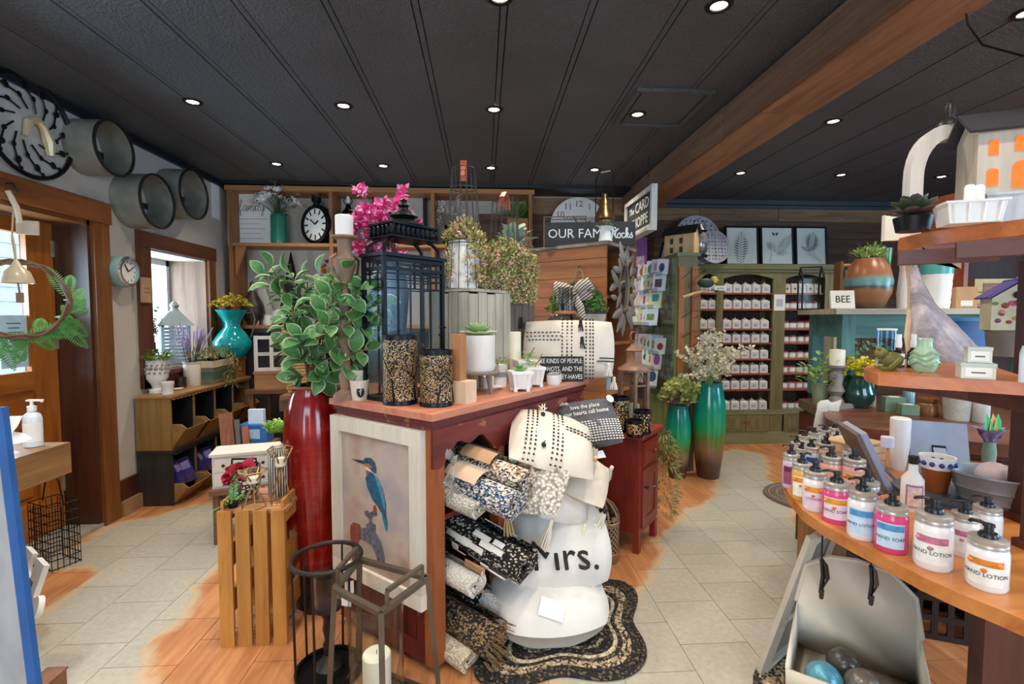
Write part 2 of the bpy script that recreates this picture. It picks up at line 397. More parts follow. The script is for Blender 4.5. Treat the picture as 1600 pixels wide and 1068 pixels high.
# door
dt=obj('trim_6',B().b2((LX,DR1-.005,0),(LX+.035,DR1+.125,2.0)),OAK,kind='structure')
obj('casing',B().b2((LX,DR0-.12,1.95),(LX+.045,DR1+.135,2.085)),OAKY,dt)
obj('casing',B().b2((LX,DR0-.12,0),(LX+.035,DR0,1.95)),OAK,dt)
DX=-2.66
jb=obj('trim_7',B().b2((EX,DR1-.03,0),(LX+.012,DR1,DRZ)),DOAK,kind='structure')
obj('jamb',B().b2((EX,DR0,0),(LX+.012,DR0+.03,DRZ)),DOAK,jb);obj('head',B().b2((EX,DR0,DRZ-.03),(LX+.012,DR1,DRZ)),OAKY,jb)
obj('threshold',B().b2((EX,DR0,0),(LX+.02,DR1,.025)),mat('stone_sill','#8f887a',.7,0,.15),jb)
D0,D1,DZ=DR0+.035,DR1-.035,DRZ-.035
d=obj('door_1',B().b2((DX-.045,D0,.03),(DX,D0+.13,DZ)).b2((DX-.045,D1-.16,.03),(DX,D1,DZ)),HONEY,kind='structure')
for z0,z1 in((.03,.25),(.55,.66),(.92,1.03),(1.835,DZ)):obj('rail',B().b2((DX-.044,D0+.13,z0),(DX-.002,D1-.16,z1)),HONEYY,d)
for z0,z1 in((.25,.55),(.66,.92)):
    pb=B().b2((DX-.035,D0+.13,z0),(DX-.02,D1-.16,z1));obj('panel',pb,HONEYY,d)
    a,c=D0+.17,D1-.2;obj('panel_moulding',B().b2((DX-.022,a,z0+.04),(DX-.008,c,z1-.04)),HONEYY,d)
obj('pane',B().b2((DX-.028,D0+.13,1.03),(DX-.022,D1-.16,1.835)),GLS,d)
sb=B()
for a in(D0+.13,D1-.175):sb.b2((DX-.03,a,1.03),(DX-.002,a+.015,1.835))
obj('glazing_bead',sb,HONEY,d)
for z in(.25,1.15,1.72):obj('hinge',B().b2((DX-.005,D1-.012,z),(DX+.006,D1+.012,z+.1)),mat('steel_hinge','#b4ab97',.4,.6),d)
nt=tag(obj('door_notice',B().b2((DX-.02,2.86,1.06),(DX-.018,3.03,1.36)),mat('blue_paper','#b6cdea',.7)),'pale blue notice with lines of handwriting taped inside the door glass','notice')
lt=mat('grey_print','#5a6a80',.8)
for i in range(7):obj('text_line',B().b2((DX-.018,2.9+rnd(0,.02),1.31-i*.026),(DX-.0172,3.0-rnd(0,.03),1.317-i*.026)),lt,nt)
# window
wt=obj('trim_8',B().b2((LX,WN0-.12,WNB),(LX+.035,WN1+.115,WNB+.115)),wood('window_casing_y','#43210f','#6b3a21','y',.45),kind='structure')
CAS=wood('window_casing','#43210f','#6b3a21','z',.45);CASR=wood('window_casing_oak','#5a3015','#84501f','z',.45)
obj('casing',B().b2((LX,WN0-.12,WNA-.1),(LX+.03,WN0,WNB)),CAS,wt);obj('casing',B().b2((LX,WN1,WNA-.1),(LX+.03,WN1+.105,WNB)),CASR,wt)
obj('casing',B().b2((LX,WN0-.12,WNA-.1),(LX+.03,WN1+.105,WNA)),CAS,wt)
WX=-2.78
w=obj('window_1',B().b2((WX-.03,WN0,WNA),(WX,WN0+.05,WNB)).b2((WX-.03,WN1-.05,WNA),(WX,WN1,WNB)).b2((WX-.03,WN0,WNB-.06),(WX,WN1,WNB)).b2((WX-.03,WN0,WNA),(WX,WN1,WNA+.06)).b2((WX-.028,4.2,WNA),(WX-.002,4.24,WNB)),mat('white_sash','#c9d3da',.5),kind='structure')
obj('pane',B().b2((WX-.018,WN0+.05,WNA+.06),(WX-.013,WN1-.05,WNB-.06)),GLS,w)
RV=wood('reveal_board','#6f5646','#9c8270','z',.6)
obj('reveal',B().b2((WX,WN1-.012,WNA),(LX,WN1,WNB)),RV,w);obj('reveal',B().b2((WX,WN0,WNB-.012),(LX,WN1,WNB)),mat('pale_reveal','#cfc8bc',.7),w)
obj('reveal',B().b2((WX,WN0,WNA),(LX,WN0+.012,WNB)),RV,w);obj('window_sill',B().b2((WX,WN0,WNA-.02),(LX+.05,WN1,WNA+.012)),CAS,w)
# front shop windows behind the camera
for k_,xa in((2,-2.15),(3,1.75)):
    fb=B().b2((xa,-1.74,.75),(xa+2,-1.66,.81)).b2((xa,-1.74,2.29),(xa+2,-1.66,2.35))
    for xx in(xa,xa+.97,xa+1.94):fb.b2((xx,-1.74,.81),(xx+.06,-1.66,2.29))
    obj('window_%d'%k_,fb,OAK,kind='structure')
fb=B().b2((6.51,-1.0,.75),(6.59,1.4,.81)).b2((6.51,-1.0,2.34),(6.59,1.4,2.4))
for y in(-1.0,.17,1.34):fb.b2((6.51,y,.81),(6.59,y+.06,2.34))
obj('window_4',fb,OAK,kind='structure')  # added window out of view, made to carry the blue ceiling light
# street outside
obj('pavement_outside',B().b2((-12,-2,-.25),(-2.9,9,-.2)),mat('pale_paving','#b9b6b0',.8,0,.1),kind='structure')
ho=thing('clapboard_house','pale clapboard house across the street seen through the door glass','house',(-7.2,4.2,-.2))
SID=mat('pale_siding','#c8d2da',.7)
for i in range(16):obj('siding_board',B().box((0,0,.13+i*.22),(.06,9,.215),M=RY(R(-6))),SID,ho)
for y in(-3.2,-1.2,1.0,3.0):
    f=obj('window_frame',B().b2((.04,y-.4,1.2),(.1,y+.4,2.4)),mat('white_paint','#f0f2f2',.6),ho);obj('pane',B().b2((.095,y-.33,1.27),(.11,y+.33,2.33)),mat('dark_pane','#4b5a68',.2),f)
# ================================================================ left wall
WALLM=Matrix(((0,0,1,0),(1,0,0,0),(0,1,0,0),(0,0,0,1)))  # local x -> world y, local y -> up, local z -> out of the left wall
def ring(n=36,r=1.0,a0=0):return[(r*math.cos(a0+2*math.pi*i/n),r*math.sin(a0+2*math.pi*i/n))for i in range(n)]
# large leafy wall clock
c=gx(48,198,LX+.03);c.x=LX
t=thing('wall_clock','large black metal wall clock of leafy branches with a pale ring, above the door','clock',c);rr=.265
b=B();b.M=WALLM;b.tube([(x,y,.03)for x,y in ring(40,rr)],.012,6,True);obj('rim',b,BLK,t)
b=B();b.M=WALLM;b.prism(ring(36,rr-.005),.004,.012);obj('backing',b,mat('pale_clock_face','#b5b1aa',.7),t)
bt=B();bt.M=WALLM;bl=B();bl.M=WALLM
for i in range(12):
    a=R(30*i+8);pts=[(rr*.35*math.cos(a-.6),rr*.35*math.sin(a-.6),.025),(rr*.6*math.cos(a-.3),rr*.6*math.sin(a-.3),.028),(rr*.8*math.cos(a),rr*.8*math.sin(a),.026),(rr*.93*math.cos(a+.12),rr*.93*math.sin(a+.12),.026)]
    bt.tube(pts,.005,5)
    for p,s in((pts[2],.06),(pts[1],.045),(pts[3],.035)):
        bl.sph((p[0],p[1],.03),s*.5,8,5,(.75,.6,.18),RZ(a))
obj('branch',bt,BLK,t);o=obj('leaf',bl,BLK,t);o['kind']='stuff'
b=B();b.M=WALLM
b.tube([(-.04,-.06,.035),(-.02,.02,.037),(.03,.05,.037),(.07,.02,.037),(.1,-.05,.037),(.11,-.12,.035)],.02,8,rads=[.012,.02,.024,.02,.03,.018]);obj('hands',b,mat('pale_brass','#d8c49a',.35,.4),t)
# galvanised hoops
def hoop(px,py,w,r,dep,label,tilt=0):
    c=gx(px,py,LX+dep);c.x=LX
    t=thing('galvanised_hoop',label,'hoop',c,0,'galvanised metal hoops on the wall')
    b=B();b.M=RZ(tilt)@RY(R(90));b.lathe([(r,.004),(r,dep),(r-.006,dep),(r-.006,.004),(r,.004)],40);obj('band',b,GALV,t)
    b=B();b.M=RZ(tilt)@RY(R(90));b.lathe([(r+.004,dep-.012),(r+.005,dep),(r-.008,dep+.002),(r-.009,dep-.012)],40);obj('rolled_rim',b,IRON,t)
    b=B();b.M=RZ(tilt)@RY(R(90));b.b2((-.02,-r+.006,.003),(.02,r-.006,.012));obj('bracket',b,IRON,t)
hoop(181,232,0,.165,.2,'galvanised hoop highest on the wall, beside the big leafy clock')
hoop(248,315,0,.185,.2,'galvanised hoop in the middle of the three, above the small round clock')
hoop(305,304,0,.19,.2,'galvanised hoop nearest the corner, above the window casing')
# small round clock
c=gx(203,424,LX+.09);c.x=LX
t=thing('round_clock','small thick pale teal round clock between the door and the window','clock',c)
TEAL0=mat('pale_teal_enamel','#8fa9a2',.35,0,.06)
b=B();b.M=RY(R(90));b.lathe([(0,.002),(.1,.002),(.105,.01),(.105,.07),(.1,.085),(.085,.09),(.082,.075)],32);obj('case',b,TEAL0,t)
b=B();b.M=RY(R(90));b.lathe([(.084,.074),(0,.075)],32);obj('dial',b,WHT,t)
b=B();b.M=WALLM
for i in range(12):a=R(30*i);b.box((.066*math.cos(a),.066*math.sin(a),.0765),(.012,.004,.002),a)
obj('numerals',b,BLK,t)
b=B();b.M=WALLM;b.bar((0,0,.08),(-.03,.045,.08),.005);b.bar((0,0,.081),(.045,.03,.081),.004);obj('hands',b,BLK,t)
b=B();b.M=RY(R(90));b.lathe([(.085,.09),(.082,.096),(.094,.094),(.1,.085)],32);obj('bezel',b,CHR,t)
c=gx(230,453,LX+.05);t=one('wooden_plaque',B().b2((-.006,-.05,-.09),(.006,.05,.09)),mat('pale_wood_plaque','#b08d6c',.6),'small pale wooden plaque fixed to the window casing beside the round clock','plaque',(LX+.041,c.y,c.z))
obj('printed_line',B().b2((.006,-.035,.01),(.0068,.03,.016)).b2((.006,-.03,-.02),(.0068,.035,-.014)),STEM,t)
c=gx(333,312,LX);t=one('paper_sheet',B().b2((0,-.035,-.165),(.004,.1,.165)),PAPER,'narrow white sheet of paper pinned to the wall in the corner','paper',(LX+.001,c.y,c.z))
# wind bell on twig wreath hung from the door head
wc=gd(28,468,2.45);wr_=.19
t=thing('twig_wreath','brown twig hoop wreath with fern fronds hanging in front of the door glass','wreath',wc,R(40))
b=B()
for k in range(4):b.tube([((wr_+.012*math.sin(5*a+k))*math.cos(a),.008*math.cos(7*a+k),(wr_+.012*math.cos(6*a+2*k))*math.sin(a))for a in[2*math.pi*i/30 for i in range(30)]],.007,5,True)
obj('hoop',b,STEM,t)
FERN=mat('fern_green','#5a9a52',.55,0,.3,20)
def frond(L,n=13,w=.05,droop=.25):
    b=B();pts=[(0,L*i/n,-droop*L*(i/n)**2)for i in range(n+1)];b.tube(pts,.0015,4)
    for i in range(1,n+1):
        s=math.sin(math.pi*min(1,(i+2.5)/(n+3)))*w
        for sx in(-1,1):b.leaf(pts[i],(sx,.55,-.15),(0,0,1),s+.004,.0095,.1,1)
    return b.mesh('frond',FERN)
fr_=[frond(.22,15,.036),frond(.18,13,.032,.5)]
for i,(a,tilt)in enumerate([(-60,25),(-75,60),(-40,100),(-20,30),(-90,-20),(-100,40),(-120,70),(-30,-50),(-50,150),(-5,55),(-70,-60),(10,20),(-85,110),(-35,70),(-110,-10),(-45,10),(-15,80),(-25,-10),(5,-20),(-65,30),(-55,90),(-95,75),(-105,100),(-80,140),(-130,20),(-48,60),(-12,20),(-70,0),(-28,110),(2,100),(-115,50)]):
    p=V((wr_*math.cos(R(a)),0,wr_*math.sin(R(a))))
    inst('frond',fr_[i%2],t,TR(*p)@RY(R(90-a-90+tilt))@RX(R(rnd(20,75))))
b=B().tube([(0,0,wr_),(-.01,0,.3),(0,0,.44)],.004,5);obj('hanging_cord',b,mat('jute','#b49a74',.9),t)
t=thing('ceramic_bell','small cream ceramic bell hanging inside the twig wreath','bell',gd(25,405,2.42),R(20))
b=B().lathe([(.006,.0),(.012,-.012),(.02,-.03),(.05,-.06),(.064,-.1),(.066,-.118),(.06,-.118),(.055,-.1),(.03,-.055),(0,-.04)],22);b.M=Matrix();obj('bell',b,mat('cream_glaze','#c6b394',.3),t)
obj('clapper',B().tube([(0,0,-.06),(.003,0,-.12),(.006,.004,-.17)],.004,5).box((.006,.004,-.19),(.03,.004,.05)),mat('brass_tag','#8d6b3d',.5),t)
obj('string',B().tube([(0,0,0),(0,0,.06),(-.012,0,.14)],.003,5),mat('jute','#b49a74',.9),t)
t=thing('rope_ornament','knotted rope ornament with a linen tag hanging from the door head','ornament',gd(26,330,2.5),R(20))
obj('rope',B().tube([(-.03,0,.1),(0,0,.02),(.01,0,-.06)],.013,7),mat('linen_rope','#c9bda8',.9),t);obj('tag',B().box((.04,0,-.08),(.09,.012,.07)),mat('linen_tag','#bfae96',.8),t)
obj('hook',B().tube([(-.06,0,.1),(-.05,0,.135),(-.01,0,.14),(.01,0,.1)],.006,5),IRON,t)
# wooden counter by the door
cnt=thing('wooden_counter','solid oak counter top on a plank pedestal beside the door','counter',(0,0,0))
A=gz(110,690,.86)
b=B();b.b2((-2.46,.9,.74),(A.x,A.y,.86));obj('worktop',b,wood('oak_worktop','#6b4a2c','#a57a4c','y',.45),cnt)
PED=wood('walnut_plank','#4a2a17','#7b4c2b','z',.45)
y0=A.y-.36
for i in range(4):obj('plank',B().b2((A.x-.16-.115*i,y0-.03,0),(A.x-.05-.115*i,y0,.74)),PED,cnt)
for i in range(3):obj('plank',B().b2((A.x-.08,y0-.031-.4*(i+1),0),(A.x-.05,y0-.036-.4*i,.74)),PED,cnt)
c,r,h=ST(53,699,.86,33,624)
t=thing('sanitiser_bottle','clear pump bottle of hand gel with a white label on the wooden counter','bottle',c)
obj('body',B().lathe([(0,.0),(r,.002),(r,h*.6),(r*.85,h*.68),(r*.4,h*.74),(r*.4,h*.78),(0,h*.78)],20),mat('clear_gel','#d8dbe0',.15,0,.03),t)
obj('label',B().lathe([(r*1.01,h*.12),(r*1.01,h*.52)],20,a0=R(-160),a1=R(0)),PAPER,t)
obj('pump',B().lathe([(r*.5,h*.76),(r*.5,h*.86),(r*.2,h*.88),(r*.2,h*.97),(0,h*.97)],14).box((r*.4,0,h*.985),(r*1.9,r*.5,h*.035)).box((r*1.3,0,h*.965),(r*.15,r*.3,h*.04)),WHT,t)
t=thing('white_figurine','white ceramic figurine with spread wings on a stand at the counter edge','figurine',gz(4,716,.86));t.scale=(.75,)*3
obj('body',B().lathe([(0,0),(.06,0),(.055,.02),(.02,.035),(.015,.06),(.03,.09),(.035,.13),(.02,.17),(.028,.2),(.022,.225),(0,.235)],16),WHT,t)
obj('wing',B().leaf((0,0,.1),(.7,0,.7),(0,-1,.3),.14,.09),WHT,t);obj('wing',B().leaf((0,0,.09),(.8,.3,-.05),(0,-1,.5),.11,.06),WHT,t)
# wire basket and puzzle frame on the floor
p=gz(62,895,0);t=thing('wire_basket','tall dark wire mesh basket standing on the floor under the counter','basket',(p.x,p.y+.1,0),R(-25))
b=B();w_,d_,h_=.2,.13,.34
for z in[.01+h_*i/7 for i in range(8)]:b.tube([(-w_/2,-d_/2,z),(w_/2,-d_/2,z),(w_/2,d_/2,z),(-w_/2,d_/2,z)],.003,4,True)
for i in range(9):
    x=-w_/2+w_*i/8
    for y in(-d_/2,d_/2):b.tube([(x,y,0),(x,y,h_)],.002,4)
for i in range(1,5):
    y=-d_/2+d_*i/5
    for x in(-w_/2,w_/2):b.tube([(x,y,0),(x,y,h_)],.002,4)
obj('mesh',b,BLK,t);obj('handle',B().tube([(-w_/2,0,h_),(-.06,0,h_+.13),(0,0,h_+.17),(.06,0,h_+.13),(w_/2,0,h_)],.004,5),BLK,t)
p=gz(75,975,0);t=thing('puzzle_frame','white jigsaw-piece picture frame leaning on the floor with a dog photograph','picture frame',(p.x-.06,p.y-.02,.006),R(-38))
def puzzle():
    P=[];s=.15
    def side(a,bb,k):
        a,bb=V(a),V(bb);d=(bb-a);n=V((d.y,-d.x)).normalized();d.normalize();m=(a+bb)/2;out=[a.copy()]
        if k:
            out+=[m-d*.03,m-d*.03+n*.02*k]
            for i in range(9):a_=math.pi*(1.25-1.5*i/8);out.append(m+n*.055*k+d*.048*math.cos(a_)+n*k*.042*math.sin(a_))
            out+=[m+d*.03+n*.02*k,m+d*.03]
        return out
    for a,bb,k in(((-s,-s),(s,-s),-1),((s,-s),(s,s),1),((s,s),(-s,s),-1),((-s,s),(-s,-s),1)):P+=side(a,bb,k)
    return[(q_.x,q_.y)for q_ in P]
lean=TR(0,0,.155)@RX(R(72))
b=B();b.M=lean;b.prism(puzzle(),0,.02);fo=obj('frame',b,mat('white_paint_wood','#e6e2da',.4,0,.03),t)
b=B();b.M=lean;b.b2((-.095,-.07,.0202),(.095,.07,.0215));obj('picture',b,mat('grey_photo','#77726c',.5,0,.5,18),t)
b=B();b.M=lean;b.sph((0,.01,.022),.03,10,6,(1,1.1,.06));b.sph((-.02,.045,.022),.014,8,5,(.6,1.3,.08));b.sph((.02,.045,.022),.014,8,5,(.6,1.3,.08));b.sph((.01,-.035,.022),.03,10,6,(1,.8,.05));obj('dog_print',b,mat('pale_fur','#c6bdb2',.6),t)
# big blue-edged canvas close to the camera
t=thing('canvas_print','thick stretched canvas with a bright blue edge standing at the very edge of the view','canvas',(0,0,0))
a0,a1=gd(50,1068,.62),gd(2,660,.62)
dirv=V((-.9,.42,0)).normalized()
b=B();th=V((.02,.035,0))
P0=a0+V((0,0,-.5));P0.z=.0;top=a1.copy()
lo=V((a0.x+(a0.x-a1.x)*1.6,a0.y,0));hi=V((a1.x,a1.y,a1.z+.02))
b=B();b.bar(lo,hi,.007,.014);obj('edge',b,mat('bright_blue_edge','#174a80',.5,0,.2),t)
b=B();b.add([lo+V((-.002,-.001,0)),hi+V((-.002,-.001,0)),hi+dirv*.5,lo+dirv*.5],[(0,1,2,3)]);obj('face',b,mat('white_canvas','#8f908f',.8,0,.3,7),t)
b=B();q1=lo.lerp(hi,.62);q2=lo.lerp(hi,.3)
b.bar(q1+V((-.04,-.04,0)),q1+dirv*.3+V((-.0,-.05,0)),.02);obj('dowel',b,mat('pale_dowel','#cdb58c',.6),t)
b=B();b.add([q1+V((-.006,-.008,-.03)),q1+dirv*.3+V((0,-.008,-.03)),q2*.4+lo*.6+dirv*.3+V((0,-.008,0)),q2*.4+lo*.6+V((-.006,-.008,0))],[(0,1,2,3)]);obj('lower_panel',b,mat('dark_panel','#2c2826',.6,0,.6,9),t)
p=gz(85,1060,.06);t=one('wooden_foot_block',B().b2((-.06,-.05,0),(.0,.05,.06)).b2((-.07,-.055,.06),(.004,.055,.066)),wood('block','#6a3f28','#8d5c3c','x',.6),'brown wooden block on the floor below the blue canvas','block',(p.x,p.y,0))
# ---------------------------------------------------------------- bin units
UPW=wood('aged_mustard_wood','#6b4d25','#a17a40','z',.55,.8,worn='#3a2a17',wornamt=.36);UPT=wood('aged_top','#7d5730','#b08350','y',.5);DKW=wood('black_wood','#1b1716','#38302c','z',.6)
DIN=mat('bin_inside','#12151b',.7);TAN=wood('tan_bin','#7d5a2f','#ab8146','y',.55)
BX0,BX1,BY0,BY1=-2.455,-2.215,3.556,4.72
def scallop(b,x,z,n):
    w=(BY1-BY0)/n
    for i in range(n):
        y=BY0+w*(i+.5);M=TR(x,y,z)@RY(R(90))@RZ(R(90));b.prism([(w/2*math.cos(a),-.018*math.sin(a))for a in[math.pi*j/6 for j in range(7)]],-.006,.006,M)
def bins(zlo,zhi,name,label,side,face,top,trayz):
    t=thing(name,label,'bin unit',(0,0,0))
    obj('side_panel',B().b2((BX0,BY0,zlo),(BX1,BY0+.015,zhi)),side,t);obj('side_panel',B().b2((BX0,BY1-.015,zlo),(BX1,BY1,zhi)),side,t)
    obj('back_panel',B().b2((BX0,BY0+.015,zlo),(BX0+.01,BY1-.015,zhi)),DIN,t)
    obj('top',B().b2((BX0,BY0-.01,zhi),(BX1+.015,BY1+.01,zhi+.016)),top,t);obj('bottom',B().b2((BX0+.01,BY0+.015,zlo),(BX1,BY1-.015,zlo+.015)),face,t)
    b=B();scallop(b,BX1+.01,zhi,26);b.b2((BX1+.003,BY0,zhi-.006),(BX1+.016,BY1,zhi));obj('scalloped_edge',b,top,t)
    n=4;w=(BY1-BY0)/n
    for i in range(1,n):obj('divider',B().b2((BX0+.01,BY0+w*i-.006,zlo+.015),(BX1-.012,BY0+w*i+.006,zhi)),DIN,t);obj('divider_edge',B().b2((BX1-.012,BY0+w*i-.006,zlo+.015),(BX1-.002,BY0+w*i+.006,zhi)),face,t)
    for i in range(n):
        a,c=BY0+w*i+.012,BY0+w*(i+1)-.012
        M=lambda y:TR(0,y,0)@Matrix(((1,0,0,0),(0,0,-1,0),(0,1,0,0),(0,0,0,1)))
        prof=[(BX1-.015,zlo+.02),(BX1+.01,zlo+.02),(BX1+.1,zlo+trayz),(BX1+.06,zlo+trayz+.035),(BX1-.0,zlo+trayz+.035)]
        b=B();b.prism(prof,0,.012,M(a+.012));obj('tray_side',b,face,t)
        b=B();b.prism(prof,0,.012,M(c));obj('tray_side',b,face,t)
        b=B();b.add([(BX1+.01,a,zlo+.02),(BX1+.1,a,zlo+trayz),(BX1+.1,c,zlo+trayz),(BX1+.01,c,zlo+.02),(BX1,a,zlo+.026),(BX1+.09,a,zlo+trayz),(BX1+.09,c,zlo+trayz),(BX1,c,zlo+.026)],[(0,1,2,3),(7,6,5,4),(1,5,6,2),(0,4,5,1),(3,2,6,7),(0,3,7,4)])
        obj('tray_front',b,TAN,t)
    return t
bins(0,.382,'lower_bin_unit','black painted open bin unit on the floor, under the mustard one',DKW,TAN,wood('black_top','#1d1917','#3a322d','y',.6),.12)
bins(.4,.777,'upper_bin_unit','mustard wooden bin unit with scalloped edge and tilted trays, under the window',UPW,TAN,UPT,.15)
PUR=mat('violet_box','#3d3585',.5,0,.2)
for i,(y,z,a,lab)in enumerate(((3.69,.11,14,'violet gift box standing in the nearest tray of the black bin unit'),(3.77,.1,-10,'violet gift box leaning at the back of the nearest tray of the black bin unit'),(3.98,.11,20,'violet gift box in the second tray of the black bin unit'),(4.08,.1,-12,'dark violet packet beside the box in the second tray of the black bin unit'))):
    t=thing('gift_box',lab,'box',(BX1-.02,y,z),R(a),'violet boxes in the black bins')
    T=RY(R(-24));b=B();b.M=T;b.b2((-.05,-.06,0),(.03,.06,.19));obj('carton',b,PUR,t)
    b=B();b.M=T;b.b2((.03,-.04,.1),(.0315,.04,.16));obj('label',b,mat('lilac_label','#9b90cf',.5),t)
    b=B();b.M=T;b.b2((.03,-.06,.0),(.0313,.06,.06));obj('pattern_band',b,mat('dotted_band','#4a3a66',.5,0,.6,60),t)
BT=.793
def pot_on(name,label,cat,x,y,z,w,yt,prof,m,n=24,group=None):
    c,r,h=ST(x,y,z,w,yt);t=thing(name,label,cat,c,0,group);obj('body',B().lathe([(a*r,b_*h)for a,b_ in prof],n),m,t);return t,c,r,h
def clump(t,z,r,h,n,m,L=.04,w=.02,name='foliage',kind='stuff',seg=2,up_=.35):
    b=B()
    for i in range(n):
        a=rnd(0,6.283);q=r*math.sqrt(random.random());e=rnd(0,1);p=(q*math.cos(a),q*math.sin(a),z+h*e*(1-.5*(q/r)**2))
        b.leaf(p,(math.cos(a)*rnd(.3,1),math.sin(a)*rnd(.3,1),rnd(-.1,1)*up_+.1),(rnd(-.3,.3),rnd(-.3,.3),1),L*rnd(.7,1.3),w*rnd(.7,1.3),.12,seg)
    return obj(name,b,m,t,kind=kind)
t,c,r,h=pot_on('embossed_planter','white footed planter with floral relief full of leafy succulents, on the mustard bins','planter',246,615,BT,40,562,[(0,0),(.6,0),(.62,.08),(.4,.16),(.55,.28),(.95,.45),(1,.7),(.93,.97),(.98,1),(.85,.99),(.8,.8),(0,.8)],WHT)
b=B()
for i in range(14):
    a=2*math.pi*i/14
    for zz,s in((.75,.017),(.62,.012),(.85,.01)):b.sph((r*.98*math.cos(a+zz),r*.98*math.sin(a+zz),h*zz),s,6,4,(1,1,.8))
o=obj('relief',b,mat('relief_shadow','#8f8a80',.6),t);o['kind']='stuff'  # raised relief beads in plain grey on the white body
clump(t,h*.9,r*1.15,.09,60,LGRN,.055,.03);clump(t,h*.95,r*.9,.09,24,GRN,.05,.028)
t,c,r,h=pot_on('tealight_cup','plain white cup with a lip, in front of the embossed planter on the bins','cup',262,616,BT,21,596,[(0,0),(.9,0),(.95,.7),(1.08,.78),(1.08,1),(.9,1),(.85,.3),(0,.3)],WHT)
c=gz(236,614,BT);t=one('soap_dish',B().box((0,0,.012),(.075,.05,.024)).box((0,0,.026),(.085,.058,.006)),WHT,'flat white dish at the near corner of the mustard bins','dish',(c.x+.03,c.y+.02,BT),R(10))
c=gz(274,610,BT);t=one('shell_dish',B().lathe([(0,0),(.03,.002),(.04,.014),(.036,.014),(0,.006)],16),WHT,'small shallow white saucer beside the tealight cup','saucer',(c.x,c.y+.03,BT))
t,c,r,h=pot_on('tumbler','short dark ribbed metal tumbler on the mustard bins','tumbler',283,606,BT,18,589,[(0,0),(1,0),(1,1),(.9,1),(.9,.1),(0,.1)],mat('ribbed_bronze','#463a30',.4,.6,.5,45),16)
t,c,r,h=pot_on('stone_crock','tall cream stoneware crock of lavender stems beside the brick patterned cup','crock',301,603,BT,29,565,[(0,0),(.95,0),(1,.1),(1,.88),(.93,.92),(1.02,.95),(1.02,1),(.9,1),(.88,.2),(0,.2)],mat('cream_stoneware','#cfc4b2',.5,0,.06))
b=B();b2=B()
for i in range(34):
    a=rnd(0,6.283);q=r*.6*random.random();e=V((math.cos(a),math.sin(a)*.8,0))*rnd(.02,.12);p=V((q*math.cos(a),q*math.sin(a),h*.6));top_=p+e+V((0,0,rnd(.16,.3)))
    b.tube([p,(p+top_)/2+e*-.1,top_],.0018,4);b2.tube([top_,top_+(top_-p)*.12,top_+(top_-p)*.34],.006,5,rads=[.0035,.0075,.003])
obj('stems',b,mat('dry_stem','#4d4a45',.8),t,kind='stuff');obj('lavender',b2,mat('lavender_bloom','#a492b6',.8,0,.2),t,kind='stuff')
obj('price_tag',B().box((r*.2,-r*.9,h+.06),(.02,.003,.05),R(20)),mat('kraft_tag','#9a6a43',.8),t)
t,c,r,h=pot_on('brick_cup','small cream cup with brick relief beside the stone crock','cup',325,594,BT,22,567,[(0,0),(.85,0),(1,1),(.9,1),(.8,.1),(0,.1)],mat('cream_clay','#d8cbb5',.6))
b=B()
for k in range(4):
    for i in range(12):
        a=2*math.pi*(i+.5*(k%2))/12;zz=h*(.16+.2*k);q=r*(.86+.15*zz/h);b.box((q*math.cos(a),q*math.sin(a),zz),(.004,q*.42,h*.15),a)
obj('brick',b,mat('clay_brick','#c2ac92',.7),t,kind='stuff')
t,c,r,h=pot_on('round_votive','little round white stone votive near the wooden trough','votive',342,593,BT,15,579,[(0,0),(.8,0),(1.1,.45),(.7,.95),(.75,1),(.55,1),(.5,.5),(0,.5)],WHT)
t,c,r,h=pot_on('blue_votive','pale blue glass votive half hidden behind the little stone votive','votive',331,589,BT,14,574,[(0,0),(.8,0),(1,.5),(.8,1),(.7,1),(.6,.4),(0,.4)],mat('blue_glass','#8fb2c9',.15))
# window lantern, sprig
t=thing('house_lantern','pale blue louvred house-shaped lantern standing in front of the window','lantern',(-2.58,4.24,WNA+.0125),R(35));t.scale=(1.2,)*3;LB=wood('pale_blue_wood','#9fbccb','#c7dbe4','z',.6)
for x in(-.075,.075):
    for y in(-.075,.075):obj('post',B().b2((x-.01,y-.01,0),(x+.01,y+.01,.28)),LB,t)
for i in range(11):obj('louvre',B().box((0,-.075,.02+i*.024),(.14,.004,.02),M=RX(R(25))),LB,t);obj('louvre',B().box((.075,0,.02+i*.024),(.004,.14,.02),M=RY(R(25))),LB,t)
b=B();b.add([(-.11,-.11,.28),(.11,-.11,.28),(.11,.11,.28),(-.11,.11,.28),(-.03,-.03,.38),(.03,-.03,.38),(.03,.03,.38),(-.03,.03,.38)],[(0,1,5,4),(1,2,6,5),(2,3,7,6),(3,0,4,7),(4,5,6,7),(3,2,1,0)]);obj('roof',b,mat('aged_zinc','#8f9a98',.5,.3),t)
obj('finial',B().lathe([(.03,.38),(.02,.4),(.03,.42),(.012,.445),(0,.455)],12),mat('aged_zinc','#8f9a98',.5,.3),t)
t=thing('sprig_vase','slim dark glass bottle of dark leafy sprigs in front of the window','vase',(-2.6,4.0,WNA+.0125));obj('bottle',B().lathe([(0,0),(.035,0),(.035,.12),(.014,.16),(.014,.21),(.01,.21),(0,.1)],14),mat('dark_blue_glass','#20304c',.12),t)
b=B();b2=B()
for i in range(8):
    e=V((rnd(-.06,.06),rnd(-.12,.1),rnd(.12,.28)));p=V((0,0,.2));b.tube([p,p+e*.6,p+e],.0018,4)
    for k in range(9):s=rnd(.3,1);b2.leaf(p+e*s,(rnd(-1,1),rnd(-1,1),rnd(-.3,.8)),(rnd(-1,1),-1,.4),.035,.02,.1,1)
obj('twigs',b,STEM,t,kind='stuff');obj('leaves',b2,DGRN,t,kind='stuff')
